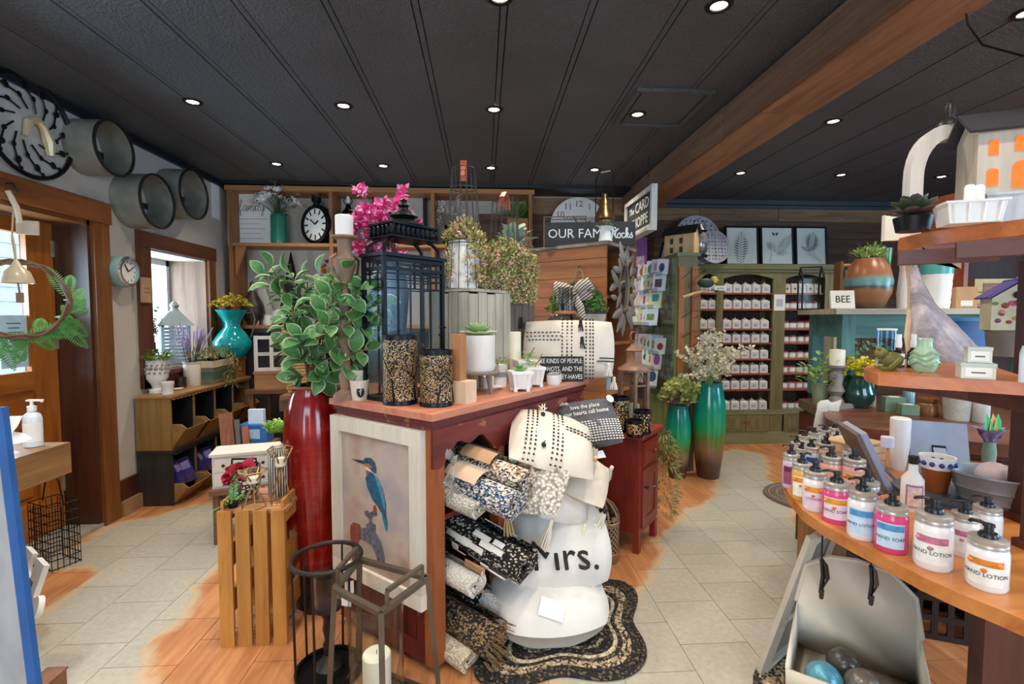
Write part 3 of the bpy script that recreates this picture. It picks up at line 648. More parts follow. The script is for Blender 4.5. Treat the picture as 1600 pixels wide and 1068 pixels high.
# trough planter
c=gz(352,592,BT);t=thing('wooden_trough','banded green and bleached wood trough planter with trailing moss','planter',(-2.33,4.3,BT),R(3));t.scale=(1,1,1.4)
obj('body',B().box((0,0,.07),(.2,.36,.14)),wood('green_washed','#5c6a58','#8d7352','y',.7),t);obj('band',B().b2((-.103,-.183,.035),(.103,.183,.075)),wood('green_band','#2f4f3c','#4d6b52','y',.6),t);obj('rim',B().b2((-.106,-.186,.1),(.106,.186,.14)),wood('bleached_band','#b29b7d','#d0bea2','y',.7),t)
b=B()
for i in range(500):
    a=rnd(-.19,.2);x=rnd(-.11,.12);z=.14+rnd(0,.06)
    if random.random()<.35:x=rnd(.1,.15);z=rnd(-.03,.15);a=rnd(-.05,.22)
    b.leaf((x,a,z),(rnd(-.5,.7),rnd(-.6,.6),rnd(-.6,.8)),(rnd(-1,1),rnd(-1,1),1),rnd(.03,.06),.008,.1,1)
obj('moss',b,mat('dry_moss','#8a8a4e',.8,0,.3,20),t,kind='stuff')
# teal pitcher vase of yellow blooms on the bookcase table end
# ================================================================ back bookcase
PINE=wood('pine_x','#8a5a2f','#b9824a','x',.5);PINEZ=wood('pine_z','#7d4d28','#ae743f','z',.5)
KY=4.77;bk=thing('bookcase','tall built-in pine bookcase with open square bays along the back wall','bookcase',(0,0,0))
XS=[-2.39,-1.46,-.5,.445]
for i,x in enumerate(XS):obj('upright',B().b2((x,KY,0 if i in(0,3)else .9),(x+.035,KY+.28,2.535)),PINEZ,bk)
obj('top_board',B().b2((-2.41,KY-.012,2.535),(.5,KY+.28,2.58)),PINE,bk)
for i,z in enumerate((2.02,1.24)):
    for j in range(3):
        obj('shelf',B().b2((XS[j]+.035,KY-(.01 if i else 0),z),(XS[j+1],KY+.28,z+.03)),PINE,bk)
obj('bracket',B().prism([(0,0),(.1,0),(0,-.28)],-.012,.012,TR(XS[0]+.05,KY+.03,2.02)@RX(R(90))),PINEZ,bk)
for j in range(3):obj('lower_panel',B().b2((XS[j]+.035,KY+.06,0),(XS[j+1],KY+.08,1.2)),mat('dark_panelling','#2a2725',.6),bk)
def on_y(px,py,w,yt,y,z):
    p=gy(px,py,y);p.z=z;s=mpp(p);return p,w*s/2,pz(p,px,yt)-z
SZ=2.05
# family canvas
p,r,h=on_y(393,380,76,298,4.92,SZ);t=thing('script_canvas','white canvas with grey handwritten verse at the end of the top bookcase shelf','canvas',(p.x,p.y,SZ),R(-3))
obj('canvas',B().b2((-r,-.01,0),(r,.012,h)),PAPER,t)
GP=mat('grey_script','#77716b',.8)
def stroke(pts,w,m,parent,M,name='lettering'):
    b=B();b.M=M;b.tube([(x,y,0)for x,y in pts],w,4);return obj(name,b,m,parent)
def cursive(word,s,w,m,parent,M,name='lettering'):
    "joined handwriting drawn as one soft line per letter"
    G={'w':[(0,.5),(.1,.05),(.25,.05),(.3,.45),(.35,.05),(.55,.05),(.6,.5),(.75,.42)],'e':[(0,.1),(.3,.3),(.3,.5),(.15,.52),(.05,.3),(.12,.05),(.3,0),(.45,.15)],
         'l':[(0,.1),(.25,.6),(.2,1),(.1,.95),(.08,.4),(.15,0),(.3,.12)],'c':[(.3,.42),(.2,.52),(.05,.35),(.08,.08),(.22,0),(.4,.15)],'o':[(.2,.5),(.05,.35),(.08,.05),(.25,0),(.36,.25),(.25,.5),(.2,.45),(.45,.42)],
         'm':[(0,0),(.05,.48),(.07,.1),(.2,.5),(.25,.4),(.25,0),(.27,.2),(.4,.5),(.46,.4),(.46,0),(.6,.12)],'R':[(.1,0),(.12,.6),(.1,1),(-.05,.8),(.1,1),(.4,1.02),(.45,.75),(.15,.52),(.3,.35),(.5,0),(.62,.12)],
         'k':[(0,.1),(.2,.7),(.2,1),(.1,.9),(.08,0),(.12,.35),(.3,.5),(.28,.32),(.14,.28),(.35,0),(.45,.12)],'s':[(0,.1),(.25,.55),(.2,.4),(.32,.15),(.22,0),(.08,.06)],
         'f':[(.05,.1),(.3,.8),(.22,1),(.12,.6),(.1,-.3),(.2,-.25),(.18,.1),(.4,.15)],'a':[(.32,.45),(.15,.52),(.04,.2),(.15,0),(.3,.35),(.32,.5),(.33,0),(.45,.12)],'i':[(0,.1),(.1,.5),(.1,.05),(.25,.12)],'y':[(0,.5),(.08,.1),(.25,.15),(.3,.5),(.25,-.3),(.1,-.35),(.15,-.05),(.4,.15)],'h':[(0,.1),(.2,.7),(.18,1),(.08,.9),(.08,0),(.12,.35),(.28,.5),(.32,.3),(.32,0),(.45,.12)]}
    x=0
    for ch in word:
        P=G[ch];Q=[]
        for i in range(len(P)-1):
            a,b_,c_,d_=P[max(0,i-1)],P[i],P[i+1],P[min(len(P)-1,i+2)]
            for k in range(4):
                u=k/4;Q.append(tuple(.5*(2*b_[j]+(c_[j]-a[j])*u+(2*a[j]-5*b_[j]+4*c_[j]-d_[j])*u*u+(3*b_[j]-a[j]-3*c_[j]+d_[j])*u**3)for j in(0,1)))
        Q.append(P[-1]);stroke([((x+px)*s,py*s)for px,py in Q],w,m,parent,M,name);x+=max(px for px,_ in P)-.02
cursive('family',.11,.003,GP,t,TR(-.11,-.012,h*.62)@FACE)
for i in range(5):obj('verse_line',B().b2((-r*.82,-.0112,h*(.47-.09*i)),(r*rnd(.2,.7),-.01,h*(.485-.09*i))),mat('pale_grey_print','#b9b4ad',.8),t)
# green vase of daisies
def bouquet(t,z,R_,Hh,n_f,n_l,mf,ml,fr,stems=8,lean=(0,0),up0=.25):
    bs,bl,bf=B(),B(),B()
    for i in range(n_f):
        a=rnd(0,6.283);q=R_*math.sqrt(random.random());p=V((q*math.cos(a)+lean[0],q*math.sin(a)+lean[1],z+Hh*rnd(up0,1)*(1.05-.5*(q/R_)**2)))
        bs.tube([(0,0,z-.05),(p.x*.5,p.y*.5,(z+p.z)/2),p],.0018,4);d=(p-V((lean[0]*.5,lean[1]*.5,z))).normalized();s=fr*rnd(.7,1.15)
        for k in range(7):
            e=d.orthogonal().normalized();e=Matrix.Rotation(k*.8976,3,d)@e;bf.leaf(p,e+d*.35,d,s,s*.55,.1,1)
        bf.sph(p+d*s*.12,s*.22,6,4)
    for i in range(n_l):
        a=rnd(0,6.283);q=R_*rnd(.1,.95);p=(q*math.cos(a)+lean[0]*.7,q*math.sin(a)+lean[1]*.7,z+Hh*rnd(0,.75));bl.leaf(p,(math.cos(a),math.sin(a),rnd(-.3,.8)),(0,0,1),rnd(.035,.06),rnd(.015,.025),.15)
    obj('stems',bs,DGRN,t,kind='stuff');obj('leaves',bl,ml,t,kind='stuff');return obj('blossoms',bf,mf,t,kind='stuff')
p,r,h=on_y(436,380,24,335,4.87,SZ);t=thing('daisy_vase','dark green ribbed cylinder vase full of white daisies on the top bookcase shelf','vase',(p.x,p.y,SZ))
obj('vase',B().lathe([(0,0),(r*.95,0)]+[(r*(1 if i%2 else .96),h*(i+1)/14)for i in range(13)]+[(r*.9,h),(r*.8,h),(r*.75,h*.4),(0,h*.4)],24),mat('forest_glaze','#1f7159',.25,0,.1),t)
bouquet(t,h,.2,.33,54,50,mat('white_petal','#f3f1e8',.6),DGRN,.068,up0=.4)
# pocket watch clock
p,r,h=on_y(499,380,48,345,4.86,SZ);t=thing('pocket_watch_clock','black pocket watch shaped mantel clock with roman numerals leaning in the first bay','clock',(p.x-.02,p.y,SZ+.19),R(-30));r=.185
b=B();b.M=FACE;b.lathe([(0,-.03),(r,-.03),(r*1.03,0),(r,.03),(r*.84,.035),(r*.82,.02)],32);obj('case',b,BLK,t)
b=B();b.M=FACE;b.lathe([(r*.83,.02),(0,.021)],32);obj('dial',b,PAPER,t)
b=B();b.M=FACE
for i in range(12):a=R(30*i);b.box((r*.66*math.cos(a),r*.66*math.sin(a),.0225),(r*.25,.014,.002),a)
obj('numerals',b,BLK,t);b=B();b.M=FACE;b.bar((0,0,.025),(-.06,.05,.025),.008);b.bar((0,0,.026),(.045,.03,.026),.01);obj('hands',b,BLK,t)
obj('crown',B().lathe([(.03,0),(.03,.03),(.045,.04),(.045,.07),(.03,.08),(0,.08)],14,(0,0,r-.005)),BLK,t);b=B();b.M=FACE;b.tube([(.05*math.cos(a),r+.1+.055*math.sin(a),0)for a in[2*math.pi*i/18 for i in range(18)]],.008,6,True);obj('bow',b,BLK,t)
# second bay: black lantern and grey framed picture
p,r,h=on_y(545,381,40,305,4.9,SZ);t=thing('candle_lantern','black candle lantern in the second bay behind the pink blossoms','lantern',(p.x,p.y,SZ));obj('body',B().lathe([(.09,0),(.1,.02),(.08,.03),(.08,.26),(.1,.28),(.03,.36),(.02,.4),(0,.4)],6),BLK,t);obj('handle',B().tube([(.04*math.cos(a),0,.43+.04*math.sin(a))for a in[2*math.pi*i/16 for i in range(16)]],.005,5,True),BLK,t);obj('candle',B().lathe([(0,.41),(.018,.41),(.018,.47),(0,.475)],10),WHT,t)
p,r,h=on_y(625,382,82,304,4.98,SZ);t=thing('framed_wreath_print','grey print in a thin black frame at the back of the second bay','picture frame',(p.x,p.y,SZ));b=B()
for lo,hi in(((-r,0),(r,.03)),((-r,h-.03),(r,h)),((-r,.03),(-r+.03,h-.03)),((r-.03,.03),(r,h-.03))):b.b2((lo[0],-.012,lo[1]),(hi[0],.012,hi[1]))
obj('frame',b,BLK,t);obj('print',B().b2((-r+.03,-.004,.03),(r-.03,.004,h-.03)),mat('grey_print_paper','#a9a49d',.7),t);b=B();b.M=FACE;b.tube([(.13*math.cos(a),h*.5+.13*math.sin(a),.006)for a in[2*math.pi*i/24 for i in range(24)]],.012,5,True);obj('printed_wreath',b,mat('sage_print','#77836a',.7),t)
p,r,h=on_y(652,382,30,345,4.84,SZ);t=thing('small_potted_grass','small pot of green grass beside the grey print in the second bay','plant',(p.x,p.y,SZ));obj('pot',B().lathe([(0,0),(.05,0),(.06,.1),(.05,.1),(0,.08)],16),BLK,t);clump(t,.1,.07,.1,90,GRN,.06,.01)
# third bay: baby's breath and boxed grass
p,r,h=on_y(702,382,30,345,4.88,SZ);t=thing('gypsophila_vase','dark vase of white gypsophila at the near end of the third bay','vase',(p.x,p.y,SZ));obj('vase',B().lathe([(0,0),(.06,0),(.08,.08),(.045,.17),(.05,.2),(.04,.2),(0,.1)],18),BLK,t)
b=B();b2=B()
for i in range(26):
    a=rnd(0,6.283);p2=V((.17*math.cos(a)*rnd(.2,1),.08*math.sin(a),.22+rnd(.02,.24)));b.tube([(0,0,.15),p2],.0015,3)
    for k in range(9):b2.sph(p2+V((rnd(-.03,.03),rnd(-.03,.03),rnd(-.03,.03))),.007,5,3)
obj('stems',b,STEM,t,kind='stuff');obj('blossoms',b2,mat('cream_petal','#d9d5c6',.7),t,kind='stuff')
p,r,h=on_y(808,381,34,335,4.86,SZ);t=thing('grass_planter','square wooden box of tall bright grass at the far end of the bookcase','plant',(p.x,p.y,SZ));obj('box',B().b2((-.1,-.08,0),(.1,.08,.26)),PINE,t);clump(t,.26,.1,.12,220,mat('bright_grass','#4a7c2a',.6,0,.3),.11,.008,up_=1.6)
p,r,h=on_y(770,381,50,335,4.95,SZ);t=one('walnut_box',B().b2((-.14,-.06,0),(.14,.06,.3)).b2((-.145,-.065,.3),(.145,.065,.32)),BARN,'brown plank box standing behind the wire cloches in the third bay','box',(p.x,p.y,SZ))
# middle shelf
MZ=1.27
p,r,h=on_y(366,508,40,430,4.88,MZ)
def cone_tree(px,w,yt,y,name,label,m):
    p,r,h=on_y(px,508,w,yt,y,MZ);t=thing(name,label,'ornament',(p.x,p.y,MZ));obj('body',B().lathe([(0,0),(r,0),(r*.95,h*.06),(.004,h),(0,h)],20),m,t);obj('foot',B().lathe([(r*1.05,-.0),(r*1.05,.012),(0,.012)],20),BLK,t)
cone_tree(457,44,393,4.93,'cone_tree','tall black cone tree on the middle bookcase shelf',BLK)
p,r,h=on_y(396,508,34,440,4.93,MZ);t=thing('star_ornament','dark metal ornament with an iridescent drop beside the pine upright','ornament',(p.x,p.y,MZ))
obj('body',B().lathe([(0,0),(r*.5,0),(r,.12),(r*.9,.2),(r*.25,.34),(r*.2,.42),(0,.43)],18),mat('patina_bronze','#4e4640',.35,.5,.4,18),t);obj('neck_ring',B().lathe([(r*.28,.33),(r*.34,.35),(r*.28,.37)],14),mat('silver_ring','#b9c0c4',.25,.8),t)
p,r,h=on_y(414,508,26,440,4.98,MZ);t=one('pale_plank',B().prism([(-.09,0),(.09,0),(-.02,.36),(-.09,.36)],-.012,.012,FACE),wood('bleached_plank','#a8a196','#cfc9bd','z',.7),'pale bleached board with a slanted edge leaning on the middle bookcase shelf','board',(p.x+.03,5.0,MZ))
p,r,h=on_y(419,508,14,497,4.83,MZ);t=thing('small_pitcher','little white pitcher on the middle bookcase shelf','pitcher',(p.x,p.y,MZ));obj('body',B().lathe([(0,0),(.04,0),(.048,.03),(.034,.085),(.038,.1),(.03,.1),(0,.03)],16),WHT,t);obj('handle',B().tube([(.034,0,.085),(.065,0,.095),(.07,0,.065),(.045,0,.03)],.006,6),WHT,t)
p,r,h=on_y(433,508,24,489,4.86,MZ);t=one('round_vase',B().lathe([(0,0),(.04,0),(.085,.07),(.07,.125),(.03,.155),(.022,.155),(0,.1)],20),mat('lilac_glaze','#cfc5cf',.4),'pale lilac round vase beside the little white pitcher','vase',(p.x+.03,p.y,MZ))
t=thing('framed_card','tan card in a narrow frame standing on the middle shelf behind the teal vase','frame',(gy(393,508,4.9).x,4.9,MZ));obj('card',B().b2((-.08,-.006,0),(.07,.006,.17)),mat('tan_card','#c9a283',.7),t);obj('printed_panel',B().b2((-.06,-.008,.02),(.05,-.006,.14)),mat('cream_print','#dcc6ab',.7),t)
p,r,h=on_y(512,508,22,470,4.84,MZ);t=thing('orange_bouquet','slim brown vase with a tall bouquet of orange and purple flowers on the middle shelf','vase',(p.x,p.y,MZ));obj('vase',B().lathe([(0,0),(.05,0),(.06,.1),(.03,.22),(.035,.25),(.025,.25),(0,.1)],16),mat('brown_glaze','#7a5a3c',.35),t)
for nm,hx in(('orange_petal','#d8641c'),('purple_petal','#7a1d4d'),('amber_petal','#c98a2a')):
    b=B()
    for i in range(9):
        pp=V((rnd(-.09,.09),rnd(-.06,.06),.27+rnd(0,.36)))
        for k in range(26):b.leaf(pp,(rnd(-1,1),rnd(-1,1),rnd(-1,1)),(rnd(-1,1),rnd(-1,1),rnd(-1,1)),.035,.012,.1,1)
    obj('blossoms',b,mat(nm,hx,.7),t,kind='stuff')
clump(t,.25,.07,.3,60,LGRN,.05,.02)
# ---------------------------------------------------------------- display table behind the red vase
TZ=.74;dtb=thing('display_table','low brown display table crowded with homeware in front of the bookcase','table',(0,0,0));TB=wood('table_brown','#5b3a22','#8a5b36','x',.5)
obj('tabletop',B().b2((-1.58,3.85,TZ-.035),(-.55,4.55,TZ)),TB,dtb)
for x in(-1.53,-.6):
    for y in(3.92,4.5):obj('leg',B().b2((x-.035,y-.035,0),(x+.035,y+.035,TZ-.035)),TB,dtb)
obj('apron',B().b2((-1.6,3.89,TZ-.13),(-.6,3.91,TZ-.035)),TB,dtb)
c,r,h=ST(367,556,.9,56,484);tc=V((-2.0,4.2,0))
ps=thing('pine_riser','small pine riser box under the teal vase at the far end of the bins','riser',(-2.33,4.61,BT));obj('top',B().b2((-.1,-.1,.17),(.1,.1,.19)),PINE,ps)
for x in(-.09,.08):obj('side',B().b2((x,-.1,0),(x+.012,.1,.17)),PINEZ,ps)
p=V((-2.3,4.61,BT+.19));s=mpp(p);t=thing('teal_vase','glossy turquoise pinched-waist glass vase filled with yellow blooms','vase',p);r=28*s;h=pz(p,367,484)-p.z
obj('vase',B().lathe([(0,0),(r*.55,0),(r*.95,h*.2),(r*.98,h*.33),(r*.7,h*.5),(r*.4,h*.64),(r*.38,h*.72),(r*.6,h*.88),(r*.82,h),(r*.76,h),(r*.35,h*.75),(0,h*.4)],32),mat('turquoise_glass','#049a9c',.08,0,.12,4,spec=.8),t)
obj('handle',B().tube([(r*.8,0,h*.93),(r*1.15,0,h*.95),(r*1.25,0,h*.8),(r*1.15,0,h*.6),(r*1.0,0,h*.42)],.007,6),mat('grey_handle','#5a5650',.4),t)
b=B();b2=B()
for i in range(240):
    a=rnd(0,6.283);q=r*1.05*math.sqrt(random.random());pp=V((q*math.cos(a),q*math.sin(a),h+.02+.13*(1-(q/(r*1.1))**2)*rnd(.5,1)))
    for k in range(4):(b if random.random()<.72 else b2).leaf(pp,(rnd(-1,1),rnd(-1,1),rnd(0,1)),(rnd(-1,1),rnd(-1,1),1),.022,.014,.1,1)
obj('blossoms',b,mat('yellow_petal','#d8b02c',.7),t,kind='stuff');obj('leaves',b2,GRN,t,kind='stuff')
# white window frame ornament, wooden box, wicker hamper
p=gz(415,600,TZ+.16);t=thing('wooden_crate_box','flat orange-brown wooden box under the small white window frame','box',(-1.79,4.32,TZ),R(8));t.scale=(.75,.9,1);obj('box',B().b2((-.2,-.12,0),(.2,.12,.13)),PINE,t);obj('lid',B().b2((-.21,-.13,.13),(.21,.13,.15)),PINE,t)
t=thing('mini_window_frame','small distressed white six-pane window frame leaning on the wooden box','frame',(-1.81,4.27,TZ+.151),R(15));WP=wood('distressed_white','#b5aea4','#e0dbd2','z',.7)
for x in(-.12,0,.12):obj('stile',B().b2((x-.014,-.012,0),(x+.014,.012,.3)),WP,t)
for z in(.0,.13,.27):obj('rail',B().b2((-.12,-.011,z),(.12,.011,z+.028)),WP,t)
t=thing('wicker_hamper','tan wicker hamper with a slanted lid on the display table','hamper',(-1.42,4.15,TZ),R(20));WK=mat('wicker','#b68d57',.8,0,.35,45,.6,90)
b=B();b.M=RZ(0)
for i in range(13):z=.012+i*.024;w=.19+.01*(i%2);b.tube([(-w,-.13,z),(w,-.13,z),(w,.13,z),(-w,.13,z)],.012,6,True)
obj('weave',b,WK,t,kind='stuff');b=B();b.M=TR(-.05,.12,.3)@RX(R(-12))@RZ(R(8))
for i in range(10):b.tube([(-.19,-.0,.026*i),(.19,0,.026*i)],.013,6)
obj('lid',b,WK,t,kind='stuff')
t=thing('pinecone_bowl','heap of dried pods and pine cones in a brown bowl in front of the hamper','bowl',(-1.18,3.98,TZ));obj('bowl',B().lathe([(0,0),(.08,0),(.15,.07),(.14,.07),(.07,.015),(0,.015)],20),TB,t)
for i in range(7):
    a=i*.9;b=B();cx,cy,cz=.08*math.cos(a)*(i>0),.08*math.sin(a)*(i>0),.075+.05*(i==0)
    for k in range(40):z_=k/40*2-1;e=V((math.cos(k*2.4)*math.sqrt(1-z_*z_),math.sin(k*2.4)*math.sqrt(1-z_*z_),z_));b.leaf(V((cx,cy,cz))+e*.02,e,(0,0,1),.03,.022,.2,1)
    obj('cone',b,mat('pod_brown','#7c5c40',.8,0,.3),t)
t=thing('blue_tin','bright blue open tin box with a pale blue lid below the hamper','tin',(-1.7,3.72,.421));obj('box',B().b2((-.1,-.06,0),(.1,.06,.13)).b2((-.103,-.063,.12),(.103,.063,.135)),mat('bright_blue_paint','#2f6fae',.5),t);obj('packet',B().b2((-.05,-.02,.13),(.06,.02,.24)),mat('white_packet','#d5dde8',.6),t);obj('label',B().b2((-.06,-.0615,.03),(.05,-.06,.1)),mat('pale_blue','#a9c6e2',.6),t)
s3=thing('side_table','narrow brown side table beside the bins holding the flat wooden box','table',(0,0,0));obj('tabletop',B().b2((-1.98,4.14,TZ-.03),(-1.6,4.56,TZ-.0005)),TB,s3)
for x in(-1.96,-1.65):
    for y in(4.17,4.5):obj('leg',B().b2((x,y,0),(x+.035,y+.035,TZ-.03)),TB,s3)
s3=thing('storage_box','plain brown wooden storage box on the floor under the blue tin','box',(-1.7,3.72,0));obj('box',B().b2((-.13,-.08,0),(.13,.08,.39)),TB,s3);obj('lid',B().b2((-.14,-.09,.39),(.14,.09,.42)),TB,s3)
# leaning frames with brown edges
lf=wood('walnut_strip','#7d4529','#b8744a','z',.5)
for i,(x,w,lab)in enumerate(((-1.8,.09,'wide rust-brown board, first of the boards leaning beside the bins'),(-1.73,.03,'narrow grey-edged board between two brown boards leaning beside the bins'),(-1.68,.045,'orange-brown board leaning beside the bins, nearest the drawer chest'))):
    t=thing('leaning_board',lab,'board',(x,3.56+.01*i,0),R(10),'boards leaning beside the bins');b=B();b.M=RX(R(-9))@RY(R(-6));b.b2((-w/2,-.012,0),(w/2,.012,.66-.05*i));obj('board',b,[lf,mat('grey_board','#6b625a',.6),lf][i],t)
    b=B();b.M=RX(R(-9))@RY(R(-6));b.b2((-w/2,-.014,.05),(w/2,-.012,.07));obj('strap',b,BLK,t)
# little drawer chest
t=thing('drawer_chest','small white chest of six little drawers on the floor behind the crate','chest',gz(386,752,.33),R(16));t.scale=(.88,)*3;WC=mat('ivory_paint','#d9d2c4',.5,0,.06)
s_=thing('wooden_step','low brown plank stool under the white drawer chest','stool',(gz(389,752,.33).x,gz(389,752,.33).y+.03,0),R(16));obj('top',B().b2((-.2,-.15,.3),(.2,.15,.33)),TB,s_);
for x in(-.17,.17):obj('side',B().b2((x-.015,-.13,0),(x+.015,.13,.3)),TB,s_)
obj('carcass',B().b2((-.19,-.1,0),(.19,.12,.22)),WC,t);obj('top',B().b2((-.205,-.115,.22),(.205,.13,.238)),WC,t)
for r_ in range(2):
    for k in range(3):
        x=-.12+.12*k;z=.06+.1*r_;d=obj('drawer',B().b2((x-.053,-.108,z-.042),(x+.053,-.1,z+.042)),mat('ivory_drawer','#e2dccf',.5,0,.04),t);obj('knob',B().lathe([(.004,0),(.004,.008),(.011,.014),(0,.02)],10,M=TR(x,-.108,z)@FACE),IRON,d)
# ---------------------------------------------------------------- slatted crate with vases
CRM=wood('crate_pine','#9a6228','#cd9348','z',.45,.9);CRX=wood('crate_pine_x','#9a6228','#cd9348','x',.45,.9)
A=gz(345,1012,0);Bp=gz(452,1006,0);ang=math.atan2(Bp.y-A.y,Bp.x-A.x);Wc=(Bp-A).length;Hc=pz(A,345,800)
t=thing('slatted_crate','honey pine slatted crate standing on end beside the red vase','crate',A,ang);n=4;sw=Wc/n-.014;Dc=.3
for y in(0,Dc-.014):
    for i in range(n):obj('slat',B().b2((i*(sw+.016),y,0),(i*(sw+.016)+sw,y+.014,Hc)),CRM,t)
Wf=n*(sw+.016)-.016
for z in(.0,Hc-.016):
    for j in range(3):obj('slat',B().b2((.0,.018+j*.09,z),(Wf,.1+j*.09,z+.016)),wood('crate_pine_pink','#a8714f','#cf9c78','x',.5),t)
for x in(.005,Wf-.02):
    for y in(.014,Dc-.03):obj('corner_post',B().b2((x,y,.016),(x+.015,y+.016,Hc-.016)),CRM,t)
    for j in range(3):obj('side_slat',B().b2((x,.02,.1+j*.2),(x+.012,Dc-.02,.2+j*.2)),CRX,t)
KZ=Hc
def wire_votive(px,py,w,yt,label):
    c,r,h=ST(px,py,KZ,w,yt);t=thing('geometric_votive',label,'candle holder',c,0,'gold wire candle holders on the crate')
    b=B();n=6;lo=[(r*.95*math.cos(2*math.pi*i/n),r*.95*math.sin(2*math.pi*i/n),0.002)for i in range(n)];md=[(r*.12*math.cos(2*math.pi*i/n),r*.12*math.sin(2*math.pi*i/n),h*.62)for i in range(n)];hi=[(r*1.05*math.cos(2*math.pi*(i+.5)/n),r*1.05*math.sin(2*math.pi*(i+.5)/n),h)for i in range(n)]
    b.tube(lo,.0022,5,True);b.tube(hi,.0022,5,True)
    for i in range(n):b.tube([lo[i],md[i],hi[i]],.0022,5);b.tube([md[i],hi[i-1]],.002,5)
    obj('wire_frame',b,GOLD,t);obj('cup',B().lathe([(0,h*.6),(r*.5,h*.66),(r*.75,h*.9),(r*.7,h*.9),(0,h*.66)],16),GLS,t);obj('tealight',B().lathe([(0,h*.68),(r*.45,h*.68),(r*.45,h*.82),(0,h*.82)],14),CREAM,t)
wire_votive(397,798,45,735,'low gold wire geometric candle holder in front on the crate')
wire_votive(440,790,40,700,'taller gold wire candle holder beside the red vase on the crate')
p=gz(383,778,KZ);t=thing('black_white_bowl','black and white patterned bowl with a silver rim behind the gold wire holder','bowl',p);s=mpp(p);r=24*s;h=52*s
q=N('coral_pattern');x=q.co();v=q.n('TexVoronoi',feature='DISTANCE_TO_EDGE');q.l(x,v.inputs['Vector']);v.inputs['Scale'].default_value=55;CORAL=q.done(q.ramp(v.outputs['Distance'],[(.1,'#1c1b1b'),(.16,'#d8d4cb')]),.4)
obj('bowl',B().lathe([(0,0),(r*.6,0),(r*.9,h*.3),(r,h*.6),(r*.92,h*.75),(r*.85,h*.75),(r*.8,h*.4),(0,h*.2)],26),CORAL,t);obj('silver_rim',B().lathe([(r*.93,h*.74),(r*.95,h),(r*.82,h),(r*.82,h*.74)],26),CHR,t)
b=B().tube([(-r*.8,0,h*.9),(-r*.75,0,h*1.2),(r*.75,0,h*1.2),(r*.8,0,h*.9)],.005,5);obj('handle',b,BLK,t)
p=gz(437,772,KZ);s=mpp(p);r=16*s;h=76*s;t=thing('striped_vase','tall jar with fine vertical black and white dotted stripes against the red vase','vase',p)
q=N('dotted_stripes');x=q.co();sep=q.n('SeparateXYZ');q.l(x,sep.inputs[0]);ang_=q.math('ARCTAN2',sep.outputs[1],sep.outputs[0]);sn=q.math('SINE',q.math('MULTIPLY',ang_,26));q.bump(sn,.4,.003);DOT=q.done(q.ramp(q.math('MULTIPLY_ADD',sn,.5,.5),[(.42,'#2a2826'),(.58,'#d9d4c9')]),.5)
obj('body',B().lathe([(0,0),(r*.9,0),(r,h*.08),(r,h*.85),(r*.75,h*.97),(r*.75,h),(r*.65,h),(0,h*.5)],28),DOT,t);obj('ring_pull',B().lathe([(r*.45,h),(r*.2,h+.02),(0,h+.022)],14),CREAM,t)
p=gz(427,765,KZ);s=mpp(p);t=thing('kale_jar','glass jar of bright green kale on the crate behind the striped jar','plant',(p.x-.02,p.y+.16,p.z));r=14*s;h=.2
t.location.z=.33;t.location=V((-1.38,3.32,.33));obj('jar',B().lathe([(0,0),(r*1.1,0),(r*1.2,.04),(r*1.2,.2),(r,.23),(r*1.1,.25)],20),GLS,t)
s2=thing('glass_pedestal','small dark pedestal stool under the kale jar','stand',(-1.38,3.32,0));obj('top',B().lathe([(0,.31),(.11,.31),(.11,.33),(0,.33)],20),BLK,s2);obj('column',B().lathe([(.1,0),(.1,.02),(.03,.04),(.03,.31)],16),BLK,s2)
def kale(t,z,n,r,m1,m2):
    for i in range(n):
        a=2*math.pi*i/n+rnd(-.2,.2);e=rnd(.25,1.1);b=B();K=9;rows=[]
        for j in range(5):
            u=j/4;wv=r*.55*math.sin(math.pi*(.2+.8*u))*(1.25 if j==4 else 1);rows.append([(wv*(k/(K-1)*2-1),r*(.15+u*.95)*math.cos(e*u),r*(.15+u)*math.sin(e)+.012*math.sin(k*2.3+j)*u)for k in range(K)])
        vs=[v for rw in rows for v in rw];b.M=TR(0,0,z)@RZ(a);b.add(vs,[(j*K+k,j*K+k+1,(j+1)*K+k+1,(j+1)*K+k)for j in range(4)for k in range(K-1)]);obj('leaf',b,m1 if i%3 else m2,t)
    clump(t,z+r*.3,r*.9,r*.7,int(n*14),m2,r*.25,r*.16,'frill')
kale(t,.24,11,.095,mat('kale_green','#78a83c',.5,0,.2),mat('kale_pale','#a7c95e',.5,0,.2))
p=gz(349,806,KZ);t=thing('fern_sprig','little fern sprig in a tiny pot at the near corner of the crate','plant',(A.x+.04,A.y+.05,KZ));clump(t,.015,.035,.03,26,LGRN,.03,.014)
inst('frond',frond(.11,10,.022,.1),t,TR(-.005,0,.02)@RX(R(78))@RY(R(-8)));inst('frond',fr_[1],t,TR(-.02,-.02,.015)@RZ(R(110))@Matrix.Scale(.4,4));obj('pot',B().lathe([(0,0),(.018,0),(.02,.02),(0,.02)],10),BLK,t)
p=gz(375,782,KZ);t=thing('peony_stem','crimson artificial peony on a short stem leaning at the edge of the crate','flower',(A.x+.06,A.y+.13,KZ));s=mpp(p);o_=V((-.035,0,.1))
obj('stem',B().tube([(.045,0,.004),(.01,0,.05),o_+V((0,0,-.02))],.004,5),DGRN,t)
pm=mat('crimson_petal','#a8122f',.6,0,.25);b=B()
for i in range(46):
    e=V((rnd(-1,1),rnd(-1,1),rnd(-.6,1))).normalized();b.leaf(o_+e*.018,e+V((rnd(-.5,.5),rnd(-.5,.5),rnd(-.2,.4))),e+V((0,0,.4)),.05,.055,.25)
